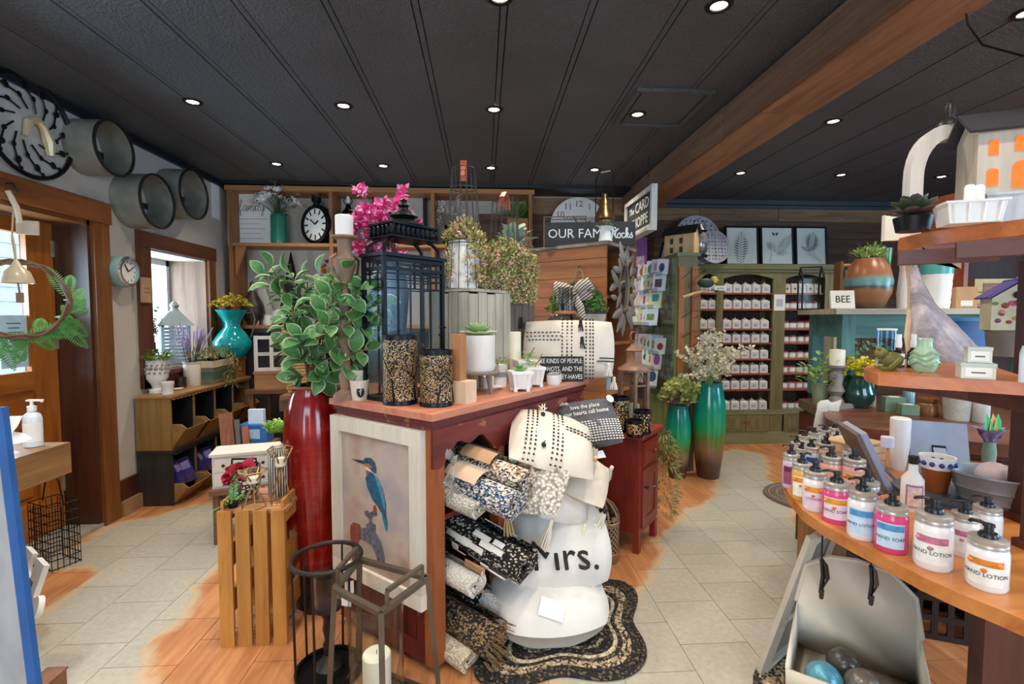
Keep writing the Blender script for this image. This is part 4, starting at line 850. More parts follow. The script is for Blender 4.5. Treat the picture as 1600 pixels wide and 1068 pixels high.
obj('petals',b,pm,t,kind='stuff');obj('petals',B().leaf(o_+V((.03,0,.02)),(.7,0,.6),(0,-1,.3),.06,.05).leaf(o_+V((.03,0,.03)),(.4,.3,.8),(0,-1,.3),.06,.05),pm,t)
# ---------------------------------------------------------------- tall red vase and variegated plant
c,r,h=ST(495,965,0,84,602);t=thing('red_floor_vase','very tall glossy dark red glazed floor vase holding a variegated leafy plant','vase',c)
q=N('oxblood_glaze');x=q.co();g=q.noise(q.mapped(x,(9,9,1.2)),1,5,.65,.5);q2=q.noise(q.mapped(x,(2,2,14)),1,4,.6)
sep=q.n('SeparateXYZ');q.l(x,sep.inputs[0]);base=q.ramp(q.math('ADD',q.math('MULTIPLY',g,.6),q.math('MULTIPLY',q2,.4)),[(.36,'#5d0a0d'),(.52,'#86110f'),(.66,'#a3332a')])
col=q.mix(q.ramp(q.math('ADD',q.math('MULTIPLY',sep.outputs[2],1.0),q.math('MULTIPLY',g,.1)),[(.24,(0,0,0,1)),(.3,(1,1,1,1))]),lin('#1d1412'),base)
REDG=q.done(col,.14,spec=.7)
prof=[(0,0),(.62,0),(.66,.02),(.8,.2),(.93,.4),(1,.6),(.985,.72),(.9,.86),(.74,.95),(.62,.985),(.64,1),(.54,1),(.52,.9),(.5,.6),(0,.6)]
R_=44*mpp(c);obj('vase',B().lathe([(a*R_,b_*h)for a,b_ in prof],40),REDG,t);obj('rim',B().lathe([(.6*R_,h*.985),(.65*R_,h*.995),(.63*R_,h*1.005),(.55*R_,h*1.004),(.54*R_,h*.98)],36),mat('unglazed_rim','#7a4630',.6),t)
VG,VW=mat('variegated_green','#4c7d42',.5,0,.3,14),mat('variegated_cream','#a9bd97',.55,0,.12)
def vleaf():
    b=B();n=6;out,inn,mid=[],[],[]
    W_=[.0,.3,.48,.5,.36,.02];I_=[.0,.25,.41,.42,.29,.0]
    for i in range(n):
        u=i/(n-1);z=.18*math.sin(u*2.6)-.12*u;mid.append((0,u,z));inn.append((I_[i]*.62,u,z+I_[i]*.16));out.append((W_[i]*.62,u,z+W_[i]*.2))
    vs=mid+inn+out+[(-x,y,z)for x,y,z in inn]+[(-x,y,z)for x,y,z in out];m=n
    for k,(A_,C_,mi)in enumerate(((0,m,0),(m,2*m,1))):
        b.mi=mi;b.add(vs,[])if False else None
    w=b.add(vs,[])
    for A_,C_,mi in((0,m,0),(m,2*m,1),(3*m,0,0),(4*m,3*m,1)):
        for i in range(m-1):
            f=b.bm.faces.new([w[A_+i],w[C_+i],w[C_+i+1],w[A_+i+1]]);f.material_index=mi;f.smooth=True
    return b.mesh('leaf',[VG,VW],60)
vl=vleaf();bs=B();leafs=[]
# (pixel x, y, depth offset) of the ends of the main twigs as seen from the front
tips=[(412,430,.02),(425,418,0),(455,428,-.03),(480,440,.05),(500,470,-.05),(540,440,.02),(548,480,-.06),(566,500,.03),(560,540,-.05),(442,505,-.05),(448,545,.05),(470,560,-.1),(500,560,-.12),(520,520,.1),(540,570,-.04),(470,500,.1),(505,590,-.12),(465,590,-.06),(500,430,.1),(520,480,-.08),(485,520,-.1),(575,520,-.16),(570,465,-.16),(555,565,-.18),(545,420,-.14),(530,540,-.2),(580,490,-.14),(455,480,-.12),(470,530,-.16),(540,425,-.24),(562,452,-.24),(586,505,-.22),(590,472,-.22),(576,545,-.24),(550,500,-.26),(528,455,-.26),(520,500,-.26)]
dep0=(c-CP).dot(fw)
for(px,py,dd)in tips:
    T_=gd(px,py,dep0+dd)-c;z0=V((rnd(-.02,.02),rnd(-.02,.02),h));mid_=z0.lerp(T_,.55)+V((-T_.x*.2,0,.03));bs.tube([z0,mid_,T_],.003,5)
    ax=(T_-mid_).normalized();K=8 if py<500 else 7
    for k in range(K):
        u=.2+.8*(k+1)/K;p=mid_.lerp(T_,u);e=Matrix.Rotation(k*2.4+rnd(-.3,.3),3,ax)@ax.orthogonal().normalized()
        d=(e+ax*(.5 if k<K-1 else 1.6)+V((0,0,-.1))).normalized();nn=(ax+V((0,-.9,.7))+V((rnd(-.4,.4),rnd(-.4,.4),0)));xx=d.cross(nn).normalized();nn=xx.cross(d).normalized();S=rnd(.08,.115)
        M=Matrix(((xx.x,d.x,nn.x,p.x),(xx.y,d.y,nn.y,p.y),(xx.z,d.z,nn.z,p.z),(0,0,0,1)))@Matrix.Scale(S,4);inst('leaf',vl,t,M)
obj('stem',bs,STEM,t)
# ================================================================ red display cabinet in the middle of the shop
NC=gz(675,648,1.0);CA=math.atan2(.77742,.62898)
def CL(x,y,z=0):return V((NC.x+x*math.cos(CA)-y*math.sin(CA),NC.y+x*math.sin(CA)+y*math.cos(CA),z))
REDW=wood('worn_red_paint_x','#4f1916','#7c2d22','x',.5,1,worn='#9a5c3c',wornamt=.42);REDZ=wood('worn_red_paint_z','#4f1916','#7c2d22','z',.5,1,worn='#9a5c3c',wornamt=.42)
POST=wood('worn_orange_post','#8a4421','#b76a38','z',.5,1,worn='#5a1c15',wornamt=.4);TOPW=wood('worn_red_top','#a2563f','#c48a6c','x',.55,1,worn='#6e2a20',wornamt=.4);CIN=wood('cabinet_inside','#4b2a1b','#6f422a','z',.65)
LX_,WY_=1.237,.62
cb=thing('display_cabinet','worn red painted cabinet with arched open bays, stuffed with rugs and cushions','cabinet',(NC.x,NC.y,0),CA)
obj('top',B().b2((0,0,.975),(LX_,WY_,1.0)),TOPW,cb);obj('top_moulding',B().b2((.012,.012,.955),(LX_-.012,WY_-.012,.975)).b2((.022,.02,.935),(LX_-.02,WY_-.02,.955)),REDW,cb)
for x in(.025,.42,.8,LX_-.085):
    for y in((.022,.55)if x in(.025,LX_-.085)else(.022,)):
        obj('post',B().b2((x,y,.03),(x+(.06 if x<.1 or x>1 else .045),y+.05,.935)),POST,cb)
obj('foot_rail',B().b2((.03,.03,.03),(LX_-.03,.05,.085)),REDW,cb)
# end panel of beaded boards
for i in range(9):y=.075+i*.0535;obj('beadboard',B().b2((.032,y,.03),(.042,y+.0505,.935)),REDZ,cb)
obj('end_rail',B().b2((.026,.07,.865),(.045,.56,.935)),REDW,cb);obj('end_rail',B().b2((.026,.07,.03),(.045,.56,.1)),REDW,cb)
obj('far_panel',B().b2((LX_-.04,.07,.03),(LX_-.03,.56,.935)),REDZ,cb);obj('back_panel',B().b2((.04,WY_-.04,.03),(LX_-.03,WY_-.03,.935)),CIN,cb)
for x in(.44,.82):obj('divider',B().b2((x-.008,.06,.06),(x+.008,WY_-.04,.935)),CIN,cb)
# scalloped apron, one piece per bay
def apron(xa,xb):
    w=xb-xa;P=[(xa,.945),(xa,.79)];P+=[(xa+.03,.785)]
    for i in range(13):
        u=i/12;P.append((xa+.05+(w-.1)*u,.79+.075*math.sin(math.pi*u)**.7-.018*math.cos(2*math.pi*u*2)*(1 if .1<u<.9 else 0)))
    P+=[(xb-.03,.785),(xb,.79),(xb,.945)]
    return B().prism(P,0,.014,TR(0,.034,0)@RX(R(90)))
for xa,xb in((.025,.44),(.44,.82),(.82,LX_-.025)):obj('apron',apron(xa,xb),REDW,cb)
for z in(.34,.59):obj('shelf',B().b2((.045,.04,z-.02),(.43,WY_-.04,z)),REDW,cb)
for z in(.4,):obj('shelf',B().b2((.83,.04,z-.02),(LX_-.04,WY_-.04,z)),REDW,cb)
obj('bottom_board',B().b2((.045,.04,.06),(LX_-.04,WY_-.04,.085)),REDW,cb)
def CT(name,label,cat,x,y,z=1.0,rz=0,group=None):return thing(name,label,cat,CL(x,y,z),CA+rz,group)
# kingfisher picture hung on the end panel
pw,ph_=.55,.68;t=CT('kingfisher_picture','framed picture of a kingfisher perched on an old tap, hung on the red cabinet end','picture',.026,.61,.25,R(-90))
FRW=wood('white_wood_frame','#cfc6b4','#e6dfcf','z',.6)
for lo,hi in(((0,0),(pw,.06)),((0,ph_-.06),(pw,ph_))):obj('frame_rail',B().b2((lo[0],-.03,lo[1]),(hi[0],-.001,hi[1])),FRW,t)
for lo,hi in(((0,.06),(.06,ph_-.06)),((pw-.06,.06),(pw,ph_-.06))):obj('frame_stile',B().b2((lo[0],-.03,lo[1]),(hi[0],-.001,hi[1])),FRW,t)
q=N('painted_haze');x=q.co();nn=q.noise(x,4,3);gr=q.noise(x,260,2)
cc=q.ramp(nn,[(.35,'#9a8f92'),(.52,'#b7a596'),(.66,'#a57f74')]);cc=q.mix(q.math('MULTIPLY',gr,.25),cc,lin('#c9bdb0'));HAZE=q.done(cc,.75)
obj('canvas',B().b2((.06,-.016,.06),(pw-.06,-.004,ph_-.06)),HAZE,t)
def ptm(pts):
    out=[]
    for X,Y in pts:u=(X-310)/287;v=(Y-(110+.19*(X-310)))/492;out.append((.06+u*(pw-.12),(ph_-.06)-v*(ph_-.12)))
    return out
def paint(name,pts,hx,lay,var=.2):
    obj(name,B().prism(ptm(pts),0,.0006,TR(0,-.0162-lay*.0007,0)@FACE),mat('paint_'+hx[1:],hx,.7,0,var,60),t)
paint('tail',[(476,385),(492,390),(505,440),(502,470),(496,465),(484,425)],'#2c6e86',0)
paint('belly',[(418,258),(440,250),(470,330),(492,400),(476,405),(445,345),(422,300)],'#9a4a38',1)
paint('wing',[(416,285),(436,262),(462,280),(486,320),(499,370),(500,432),(478,395),(446,365),(424,320)],'#1f5572',2,.4)
paint('wing_light',[(455,275),(470,285),(492,340),(500,400),(490,385),(470,320)],'#3b86a0',3,.3)
paint('head',[(404,226),(418,212),(440,212),(456,226),(462,250),(460,268),(440,258),(425,246),(408,234)],'#254a66',3,.5)
paint('cheek',[(410,232),(430,234),(446,244),(436,250),(420,244)],'#b0623a',4);paint('throat',[(416,240),(436,252),(452,266),(440,262),(424,256)],'#dcd5cb',4)
paint('beak',[(358,218),(404,222),(412,234),(390,230)],'#23252b',5);paint('eye',[(424,222),(430,220),(432,226),(426,228)],'#0f1114',6)
paint('leg',[(448,385),(456,380),(462,402),(446,404)],'#9a3a2c',2)
paint('tap_handle',[(410,408),(424,404),(432,412),(444,404),(462,404),(464,416),(446,420),(438,432),(424,428),(412,420)],'#5b5a63',4,.4)
paint('tap_neck',[(428,426),(442,426),(440,446),(456,452),(454,476),(420,478),(416,456),(430,448)],'#5f5f6b',3,.4)
paint('tap_body',[(392,474),(416,468),(452,474),(478,510),(490,560),(492,604),(462,600),(460,566),(440,528),(404,514),(390,512)],'#666673',4,.45)
paint('tap_pipe',[(346,470),(360,456),(388,460),(396,480),(392,512),(382,522),(378,560),(384,612),(352,600),(350,540),(344,500)],'#8c4638',3,.35)
# ---- black metal lantern on the cabinet top
t=CT('black_lantern','tall black metal lantern with gridded glass panes and a domed pierced roof','lantern',.075,.34,1.0,R(-4));w_,d_,h_=.315,.14,.6;s=.016
for x in(0,w_):
    for y in(0,d_):obj('post',B().b2((x-s/2,y-s/2,0),(x+s/2,y+s/2,h_)),BLK,t)
for z in(.01,h_-.012,h_-.05):
    for y in(0,d_):obj('rail',B().b2((0,y-.007,z-.007),(w_,y+.007,z+.007)),BLK,t)
    for x in(0,w_):obj('rail',B().b2((x-.007,0,z-.007),(x+.007,d_,z+.007)),BLK,t)
obj('base_plate',B().b2((-.008,-.008,0),(w_+.008,d_+.008,.008)),BLK,t);obj('top_plate',B().b2((-.014,-.014,h_),(w_+.014,d_+.014,h_+.014)),BLK,t)
b=B()
for z in(.47,.505,.53):
    for y in(0,d_):b.b2((0,y-.003,z-.003),(w_,y+.003,z+.003))
    for x in(0,w_):b.b2((x-.003,0,z-.003),(x+.003,d_,z+.003))
for k in(.22,.5,.78):
    for y in(0,d_):b.b2((w_*k-.004,y-.003,.01 if k!=.5 else .47),(w_*k+.004,y+.003,h_-.01))
for k in(.3,.7):
    for x in(0,w_):b.b2((x-.003,d_*k-.003,.47),(x+.003,d_*k+.003,h_-.01))
obj('muntin',b,BLK,t)
for lo,hi in(((0,-.001,.01),(w_,.001,h_-.02)),((0,d_-.001,.01),(w_,d_+.001,h_-.02)),((-.001,0,.01),(.001,d_,h_-.02)),((w_-.001,0,.01),(w_+.001,d_,h_-.02))):obj('pane',B().b2(lo,hi),GLS,t)
obj('latch',B().tube([(w_+.01,-.012,.3),(w_-.01,-.02,.31),(w_-.03,-.012,.3)],.003,5).lathe([(0,-.008),(.008,0),(0,.008)],10,(w_-.03,-.014,.27)),BLK,t)
cx,cy=w_/2,d_/2;zt=h_+.014
for sx in(-1,1):
    for sy in(-1,1):obj('scroll_arm',B().tube([(cx+sx*(w_/2-.01),cy+sy*(d_/2-.01),zt),(cx+sx*(w_/2-.012),cy+sy*(d_/2-.012),zt+.035),(cx+sx*w_*.36,cy+sy*d_*.36,zt+.06),(cx+sx*w_*.3,cy+sy*d_*.3,zt+.068)],.009,6),BLK,t)
obj('roof_plate',B().b2((cx-.13,cy-.085,zt+0.068),(cx+.13,cy+.085,zt+0.073)).b2((cx-.128,cy-.084,zt+0.122),(cx+.128,cy+.084,zt+0.129)),BLK,t)
b=B()
for k in range(10):
    x=cx-.115+.0256*k
    for y in(cy-.075,cy+.075):b.lathe([(.004,zt+0.073),(.011,zt+0.086),(.007,zt+0.100),(.011,zt+0.113),(.004,zt+0.122)],6,(x,y,0))
for k in range(6):
    y=cy-.075+.03*k
    for x in(cx-.118,cx+.118):b.lathe([(.004,zt+0.073),(.011,zt+0.086),(.007,zt+0.100),(.011,zt+0.113),(.004,zt+0.122)],6,(x,y,0))
obj('pierced_gallery',b,BLK,t,kind='stuff')
obj('dome',B().lathe([(.1,zt+0.129),(.085,zt+0.141),(.05,zt+0.156),(.045,zt+0.163),(.062,zt+0.172),(.05,zt+0.188),(.022,zt+0.202),(.018,zt+0.213),(.026,zt+0.220),(.02,zt+0.230),(.012,zt+0.235),(.016,zt+0.242),(0,zt+0.253)],28,(cx,cy,0)),BLK,t)
tt=CT('dried_pod_ball','brown ball of dried petals inside the black lantern','ornament',.29,.41,1.008);b=B()
for k in range(90):z_=k/90*2-1;e=V((math.cos(k*2.4)*math.sqrt(1-z_*z_),math.sin(k*2.4)*math.sqrt(1-z_*z_),z_));b.leaf(V((0,0,.17))+e*.035,e+V((rnd(-.4,.4),rnd(-.4,.4),0)),(0,0,1),.05,.04,.25,1)
obj('petals',b,mat('dry_petal','#74493a',.8,0,.3),tt,kind='stuff');obj('stand',B().lathe([(0,0),(.05,0),(.05,.01),(.012,.02),(.012,.12),(.03,.135),(0,.14)],14),BLK,tt)
# ---- perforated candle cylinders
def perforated(name,hi='#b78a50',lo='#171513',sc=190,sp='#e2c48e'):
    q=N(name);x=q.co();v=q.n('TexVoronoi',feature='F1');q.l(x,v.inputs['Vector']);v.inputs['Scale'].default_value=sc;v.inputs['Randomness'].default_value=.85
    n=q.noise(x,9,3);col=q.ramp(n,[(.35,hi),(.65,sp)]);m=q.ramp(v.outputs['Distance'],[(.4,(0,0,0,1)),(.48,(1,1,1,1))])
    q.bump(v.outputs['Distance'],.6,.002);return q.done(q.mix(m,col,lin(lo)),.45,.25)
PERF=perforated('perforated_gold_black');RIMB=mat('black_rim','#14161a',.35,.5)
def cyl_candle(px,py,w,yt,label,z=1.0,seed=1,group='perforated candle cylinders'):
    c,r,h=ST(px,py,z,w,yt);t=thing('perforated_candle_holder',label,'candle holder',c,R(10*seed),group)
    obj('shade',B().lathe([(r,.012),(r,h-.014),(r*.95,h-.014),(r*.95,.012)],36),PERF,t)
    obj('rim',B().lathe([(r*1.02,h-.018),(r*1.03,h),(r*.9,h),(r*.9,h-.03)],36),RIMB,t);obj('base',B().lathe([(0,0),(r*1.03,0),(r*1.03,.014),(r,.018),(0,.02)],36),RIMB,t)
    b=B();rn=random.Random(seed)
    for a0,st_ in((-2.3,1),(-.9,.8)):
        def grow(a,z_,da,L,wd,dp):
            pts=[];rad=[]
            for k in range(6):pts.append((r*1.004*math.cos(a),r*1.004*math.sin(a),z_));rad.append(wd*(1-.12*k));a+=da*.16+rn.uniform(-.05,.05);z_+=L/6
            pts=[p for p in pts if p[2]<h-.012]
            if len(pts)>1:b.tube(pts,wd,5,rads=rad[:len(pts)])
            if dp:grow(a,z_,da+.7,L*.65,wd*.6,dp-1);grow(a,z_,da-.8,L*.6,wd*.6,dp-1)
        grow(a0,.012,rn.uniform(-.3,.3),h*.42*st_,.006,3)
    obj('tree_silhouette',b,BLK,t);return t
cyl_candle(626,634,56,523,'taller black and gold perforated candle cylinder with a tree, on the red cabinet',seed=3)
cyl_candle(682,637,53,546,'shorter black and gold perforated candle cylinder with a tree, on the red cabinet',seed=5)
# ---- stacked cups
CUPM=mat('speckled_cup','#d6ccbb',.5,0,.06)
def cup(px,py,w,yt,z,label,badge):
    c,r,h=ST(px,py,z,w,yt);t=thing('planter_cup',label,'cup',c,R(-70),'stacked little cups');obj('body',B().lathe([(0,0),(r*.78,0),(r,h),(r*.9,h),(r*.72,h*.12),(0,h*.12)],24),CUPM,t)
    if badge:b=B();b.M=TR(r*.9,0,h*.45)@RY(R(83));b.sph((0,0,0),.016,12,6,(1.5,1,.12));obj('badge',b,BLK,t);b=B();b.M=TR(r*.9+.0025,0,h*.45)@RY(R(83));b.tube([(.015,0,0),(-.015,0,0)],.0012,4).tube([(0,0,0),(-.01,.007,0)],.001,4).tube([(.005,0,0),(-.005,-.007,0)],.001,4);obj('sprig_mark',b,WHT,t)
    return c.z+h
z1=cup(562,626,31,593,1.0,'cream cup with a black sprig badge, lower of the nearer stack on the cabinet corner',True);cup(562,626-26,30,577,z1-.02,'plain cream cup nested in the badge cup',False)
z1=cup(546,620,28,590,1.0,'cream cup with a dark dot, lower of the farther stack on the cabinet corner',False);cup(546,597,28,571,z1-.02,'plain cream cup nested in the farther cup on the cabinet corner',False)
# ---- candlestick with white pillar candle
t=CT('candlestick','tall turned brown candlestick carrying a white pillar candle behind the leafy plant','candlestick',.045,.555);cpos=t.location;s=mpp(cpos);hp=lambda yy:pz(cpos,540,yy)-1.0;r=13.5*s
obj('stem',B().lathe([(0,0),(r*1.6,0),(r*1.5,.02),(r*.7,.04),(r*.9,.1),(r*.5,.14),(r*.6,.22),(r*1.0,.25),(r*.6,hp(470)),(r*.5,hp(450)),(r*.9,hp(430)),(r*1.2,hp(415)),(r*1.2,hp(405)),(r*.8,hp(398)),(r*.75,hp(390)),(r*.85,hp(375)),(r*1.5,hp(372)),(r*1.5,hp(369)),(0,hp(369))],26),wood('turned_brown','#6d5442','#9a7a60','z',.6),t)
obj('candle',B().lathe([(0,hp(369)),(r,hp(369)),(r,hp(338)),(r*.9,hp(336.5)),(0,hp(338))],24),WHT,t);obj('wick',B().tube([(0,0,hp(338)),(.001,0,hp(333))],.0012,4),BLK,t)
for sx in(-1,1):obj('ear',B().tube([(sx*r*1.1,0,hp(398)),(sx*r*1.9,0,hp(405)),(sx*r*1.7,0,hp(425)),(sx*r*.9,0,hp(436))],.006,6),wood('turned_brown','#6d5442','#9a7a60','z',.6),t)
# ---- pink blossom vase behind the lantern
t=CT('pink_blossom_vase','tall black two-handled vase of bright pink blossoms standing behind the black lantern','vase',.32,.57);vp=t.location;zz=lambda yy:pz(vp,605,yy)-1.0
obj('vase',B().lathe([(0,0),(.055,0),(.065,.05),(.06,.3),(.075,.46),(.06,.56),(.035,.6),(.045,.64),(.035,.64),(0,.5)],24),BLK,t);obj('handle',B().tube([(-.04,0,.62),(-.11,0,.62),(-.12,0,.55),(-.06,0,.48)],.008,6),BLK,t)
PK=[mat('hot_pink_petal','#d8307c',.6,0,.15),mat('pale_pink_petal','#e58bb4',.6,0,.12)]
bs=B();bp=[B(),B()];bl_=B()
cl_=[(565,298,1),(632,318,0),(627,300,0),(612,322,0),(600,335,0),(585,325,1),(572,345,0),(590,345,1),(608,350,1),(562,352,0),(577,365,0),(595,362,1),(612,368,0),(585,380,1),(560,375,0),(568,395,0),(572,335,0),(600,318,0),(620,340,0),(632,340,1),(548,345,0),(590,355,0),(620,360,0),(604,385,1),(560,330,1),(640,352,0),(595,392,0),(622,395,1)]
for i,(px,py,kx)in enumerate(cl_):
    P=gd(px,py,(vp-CP).dot(fw)+rnd(-.1,.06))-vp;P=Matrix.Rotation(-CA,3,'Z')@P
    bs.tube([(0,0,.62),(P.x*.4,P.y*.4,.62+(P.z-.62)*.55),P],.002,4)
    for j in range(4):
        cpt=P+V((rnd(-.03,.03),rnd(-.03,.03),rnd(-.025,.03)))
        for k in range(12):
            e=V((rnd(-1,1),rnd(-1,1),rnd(-.7,1))).normalized();bp[kx if random.random()<.7 else 1-kx].leaf(cpt,e,(rnd(-1,1),rnd(-1,1),rnd(-1,1)),rnd(.028,.044),.022,.15,1)
    if i%2:bl_.leaf(P*.8+V((0,0,.12)),(rnd(-1,1),rnd(-1,1),.3),(0,0,1),.06,.025)
obj('twigs',bs,STEM,t,kind='stuff');obj('leaves',bl_,DGRN,t,kind='stuff')
for k in(0,1):obj('blossoms',bp[k],PK[k],t,kind='stuff')
# ---- wooden blocks, cake stand, succulent
c,r,h=ST(728,634,1.0,44,588);KR=wood('raw_beech','#b98c68','#dcb893','z',.6)
q1_=one('wooden_cube',B().box((0,0,.045),(.085,.085,.09)),wood('raw_maple','#c3a080','#e3c7a8','z',.6),'pale wooden cube at the front edge of the cabinet, under the tall block','block',CL(.26,.085,1.0),CA+R(8))
one('tall_block',B().box((0,0,.095),(.05,.042,.19)),wood('brown_beech','#8d5a35','#b27d52','z',.55),'tall narrow brown wooden block standing on the pale cube','block',CL(.255,.1,1.09),CA+R(8))
sp_=CL(.5,.2,1.0);s=mpp(sp_);t=thing('cake_stand','small round grey wooden stand on three legs under the white succulent pot','stand',sp_,0);ST0=wood('grey_ash','#6e5c4d','#9b8673','x',.6);rr=34*s;zh=pz(sp_,756,578)-1
obj('top',B().lathe([(0,zh-.014),(rr*.97,zh-.014),(rr,zh-.007),(rr*.98,zh),(0,zh)],32),ST0,t)
for a in(-40,80,200):obj('leg',B().tube([(rr*.62*math.cos(R(a)),rr*.62*math.sin(R(a)),zh-.012),(rr*.78*math.cos(R(a)),rr*.78*math.sin(R(a)),0)],.012,8,rads=[.014,.009]),wood('grey_ash_z','#6e5c4d','#9b8673','z',.6),t)
pz0=1+zh;t=thing('succulent_pot','large white cylinder pot with a pale green rosette succulent on the round stand','planter',(sp_.x,sp_.y,pz0));r=27*s;h=pz(sp_,756,523)-pz0
obj('pot',B().lathe([(0,0),(r*.92,0),(r,.012),(r,h),(r*.93,h),(r*.92,h*.85),(0,h*.85)],36),WHT,t)
def rosette(t,z,R_,rings,m1,m2,tilt0=15,th=.18):
    for k,(n,f,el)in enumerate(rings):
        b=B();L=R_*f;b.lathe([(0,0),(.16,.05),(.25,.4),(.3,.62),(.22,.85),(.06,.98),(0,1)],8,M=RY(R(90))@Matrix.Diagonal((th*L*1.1/.3*.3,L*1.0,L,1)));me=b.mesh('leaf',m1 if k%2 else m2)
        for i in range(n):inst('leaf',me,t,TR(0,0,z+.006*k)@RZ(2*math.pi*(i+.5*k)/n)@RY(R(-el)))
SU1,SU2=mat('succulent_green','#8fae6c',.5,0,.15,8),mat('succulent_pale','#b9cc98',.5,0,.12,8)
rosette(t,h*.97,r*1.18,((9,1.0,14),(8,.86,32),(7,.68,50),(5,.48,66),(3,.3,80)),SU1,SU2)
# ---- square white planters
def sq_planter(x,y,rz,w,h,label,extra):
    t=CT('square_planter',label,'planter',x,y,1.0,rz,'square white trim planters')
    b=B();b.add([(i*w*k,j*w*k,z)for z,k in((.012,.36),(h,.5))for i,j in((-1,-1),(1,-1),(1,1),(-1,1))],[(0,1,5,4),(1,2,6,5),(2,3,7,6),(3,0,4,7),(3,2,1,0)]);b.box((0,0,h-.006),(w*1.04,w*1.04,.012));b.box((0,0,h-.02),(w*.86,w*.86,.01));obj('pot',b,WHT,t)
    for i,j in((-1,-1),(1,-1),(1,1),(-1,1)):obj('foot',B().box((i*w*.31,j*w*.31,.008),(w*.16,w*.16,.016)),WHT,t)
    for k in(-1,0,1):obj('rib',B().bar((k*w*.2,-w*.365,.02),(k*w*.28,-w*.49,h-.012),.004),WHT,t)
    if extra==1:rosette(t,h-.01,.045,((8,1,35),(6,.8,60),(4,.55,78)),mat('aloe_green','#5f9a48',.5,0,.2),mat('aloe_pale','#86b565',.5,0,.2),th=.1)
    else:
        b=B();clump(t,h,w*.3,.04,30,LGRN,.03,.01);b.tube([(0,-.02,h),(.06,.04,h+.06)],.003,5);obj('plant_pick',b,GOLD,t);obj('word_mark',B().box((w*.47,0,h*.6),(.003,.008,h*.5)),BLK,t)
sq_planter(.66,.075,R(-38),.1,.095,'square white planter with a bright green aloe at the cabinet edge',1)
sq_planter(.82,.1,R(-38),.095,.1,'square white planter with a wooden pick just behind the aloe planter',2)
sq_planter(.9,.2,R(-38),.12,.125,'larger square white planter at the back of the pair near the cream candle',2)
t=CT('pillar_candle','tall cream pillar candle in front of the striped cushion on the cabinet','candle',.93,.3);h=pz(t.location,822,518)-1;obj('wax',B().lathe([(0,0),(.038,0),(.038,h-.003),(.035,h),(0,h-.004)],24),CREAM,t);obj('stand',B().lathe([(.045,.0),(.045,.012),(.0385,.014)],24),BLK,t)
for i,(x,y,lab)in enumerate(((.99,.075,'white enamel mug with a dark rim in front of the black word sign'),(.93,.05,'smaller white enamel mug beside the square planters'))):
    t=CT('enamel_mug',lab,'mug',x,y,1.0,0,'enamel mugs on the cabinet');obj('body',B().lathe([(0,0),(.03,0),(.035,.01),(.035,.055),(.032,.055),(.03,.01),(0,.006)],20),WHT,t);obj('rim',B().lathe([(.0352,.053),(.0365,.056),(.0335,.057)],20),mat('navy_rim','#1d2436',.4),t);obj('handle',B().tube([(.034,-.0,.045),(.055,-.0,.045),(.055,0,.018),(.034,0,.014)],.004,6),WHT,t)
t=CT('glass_holder','round frosted white votive dish with a glitter edge beneath the round stand','candle holder',.62,.24);obj('dish',B().lathe([(0,0),(.06,0),(.075,.012),(.07,.012),(0,.006)],24),WHT,t);obj('votive',B().lathe([(0,.008),(.03,.008),(.034,.06),(.03,.06),(0,.02)],16),WHT,t)
t=CT('wooden_tray_mug','white ribbed mug of baby succulents between the round stand and the square planters','planter',.72,.24);obj('body',B().lathe([(0,0),(.035,0),(.04,.11),(.036,.11),(0,.08)],18),WHT,t);clump(t,.105,.035,.05,26,LGRN,.03,.014);obj('band',B().lathe([(.0385,.05),(.04,.075)],18),mat('lilac_band','#9b93a6',.5),t)
# black word sign
t=CT('word_sign','small black box sign with bold white capital lettering, in front of the striped cushion','sign',1.06,.075,1.0,R(-52));obj('box',B().box((0,0,.068),(.235,.025,.136)),mat('matt_black','#211f1e',.7),t)
LW=mat('white_lettering','#e8e4da',.7)
for i,tx in enumerate(('THREE KINDS OF PEOPLE:','HAVES, HAVE-NOTS, AND THE','HAVE-NOT-PAID-THEY-HAVES')):text(['EE KINDS OF PEOPLE:','VE-NOTS, AND THE','HEY-HAVES'][i],.036,LW,t,TR(.112,-.0128,.112-.043*i)@FACE,align='RIGHT',sx=[.66,.72,.72][i])
# ---- weathered slatted crates with the wire cloches
GRW=wood('weathered_grey','#8d8271','#c3b8a4','z',.75,1,bump=.5);GRD=wood('weathered_brown','#5c4e44','#857568','z',.75,1,bump=.5)
def slat_crate(x0,x1,y0,y1,h,label,m,ns=5):
    t=CT('weathered_crate',label,'crate',x0,y0,1.0);L,D=x1-x0,y1-y0;n=ns;w=L/n
    for y in(0,D-.012):
        for i in range(n):obj('slat',B().b2((i*w+.003,y,0),((i+1)*w-.003,y+.012,h-rnd(0,.012))),m,t)
    n2=4;w2=(D-.024)/n2
    for x in(0,L-.012):
        for i in range(n2):obj('slat',B().b2((x,.012+i*w2+.003,0),(x+.012,.012+(i+1)*w2-.003,h-rnd(0,.012))),m,t)
    for z in(.04,h-.07):obj('rail',B().b2((.012,.013,z),(L-.012,.024,z+.035)),m,t);obj('rail',B().b2((.013,.024,z),(.024,D-.013,z+.035)),m,t)
    obj('top',B().b2((0,0,h),(L,D,h+.014)),m,t);return h+.014
hA=slat_crate(.56,.9,.3,.58,.475,'pale weathered slatted crate behind the succulent pot',GRW)
hB=slat_crate(.93,1.2,.34,.6,.475,'darker weathered slatted crate behind the square planters',GRD,4)
SED=[mat('sedum_green','#b4b668',.7,0,.25,20),mat('sedum_pink','#dcae9c',.7,0,.2,20),mat('sedum_olive','#828742',.7,0,.25,20)]
WIRE=mat('rusty_wire','#57504a',.5,.7,.2)
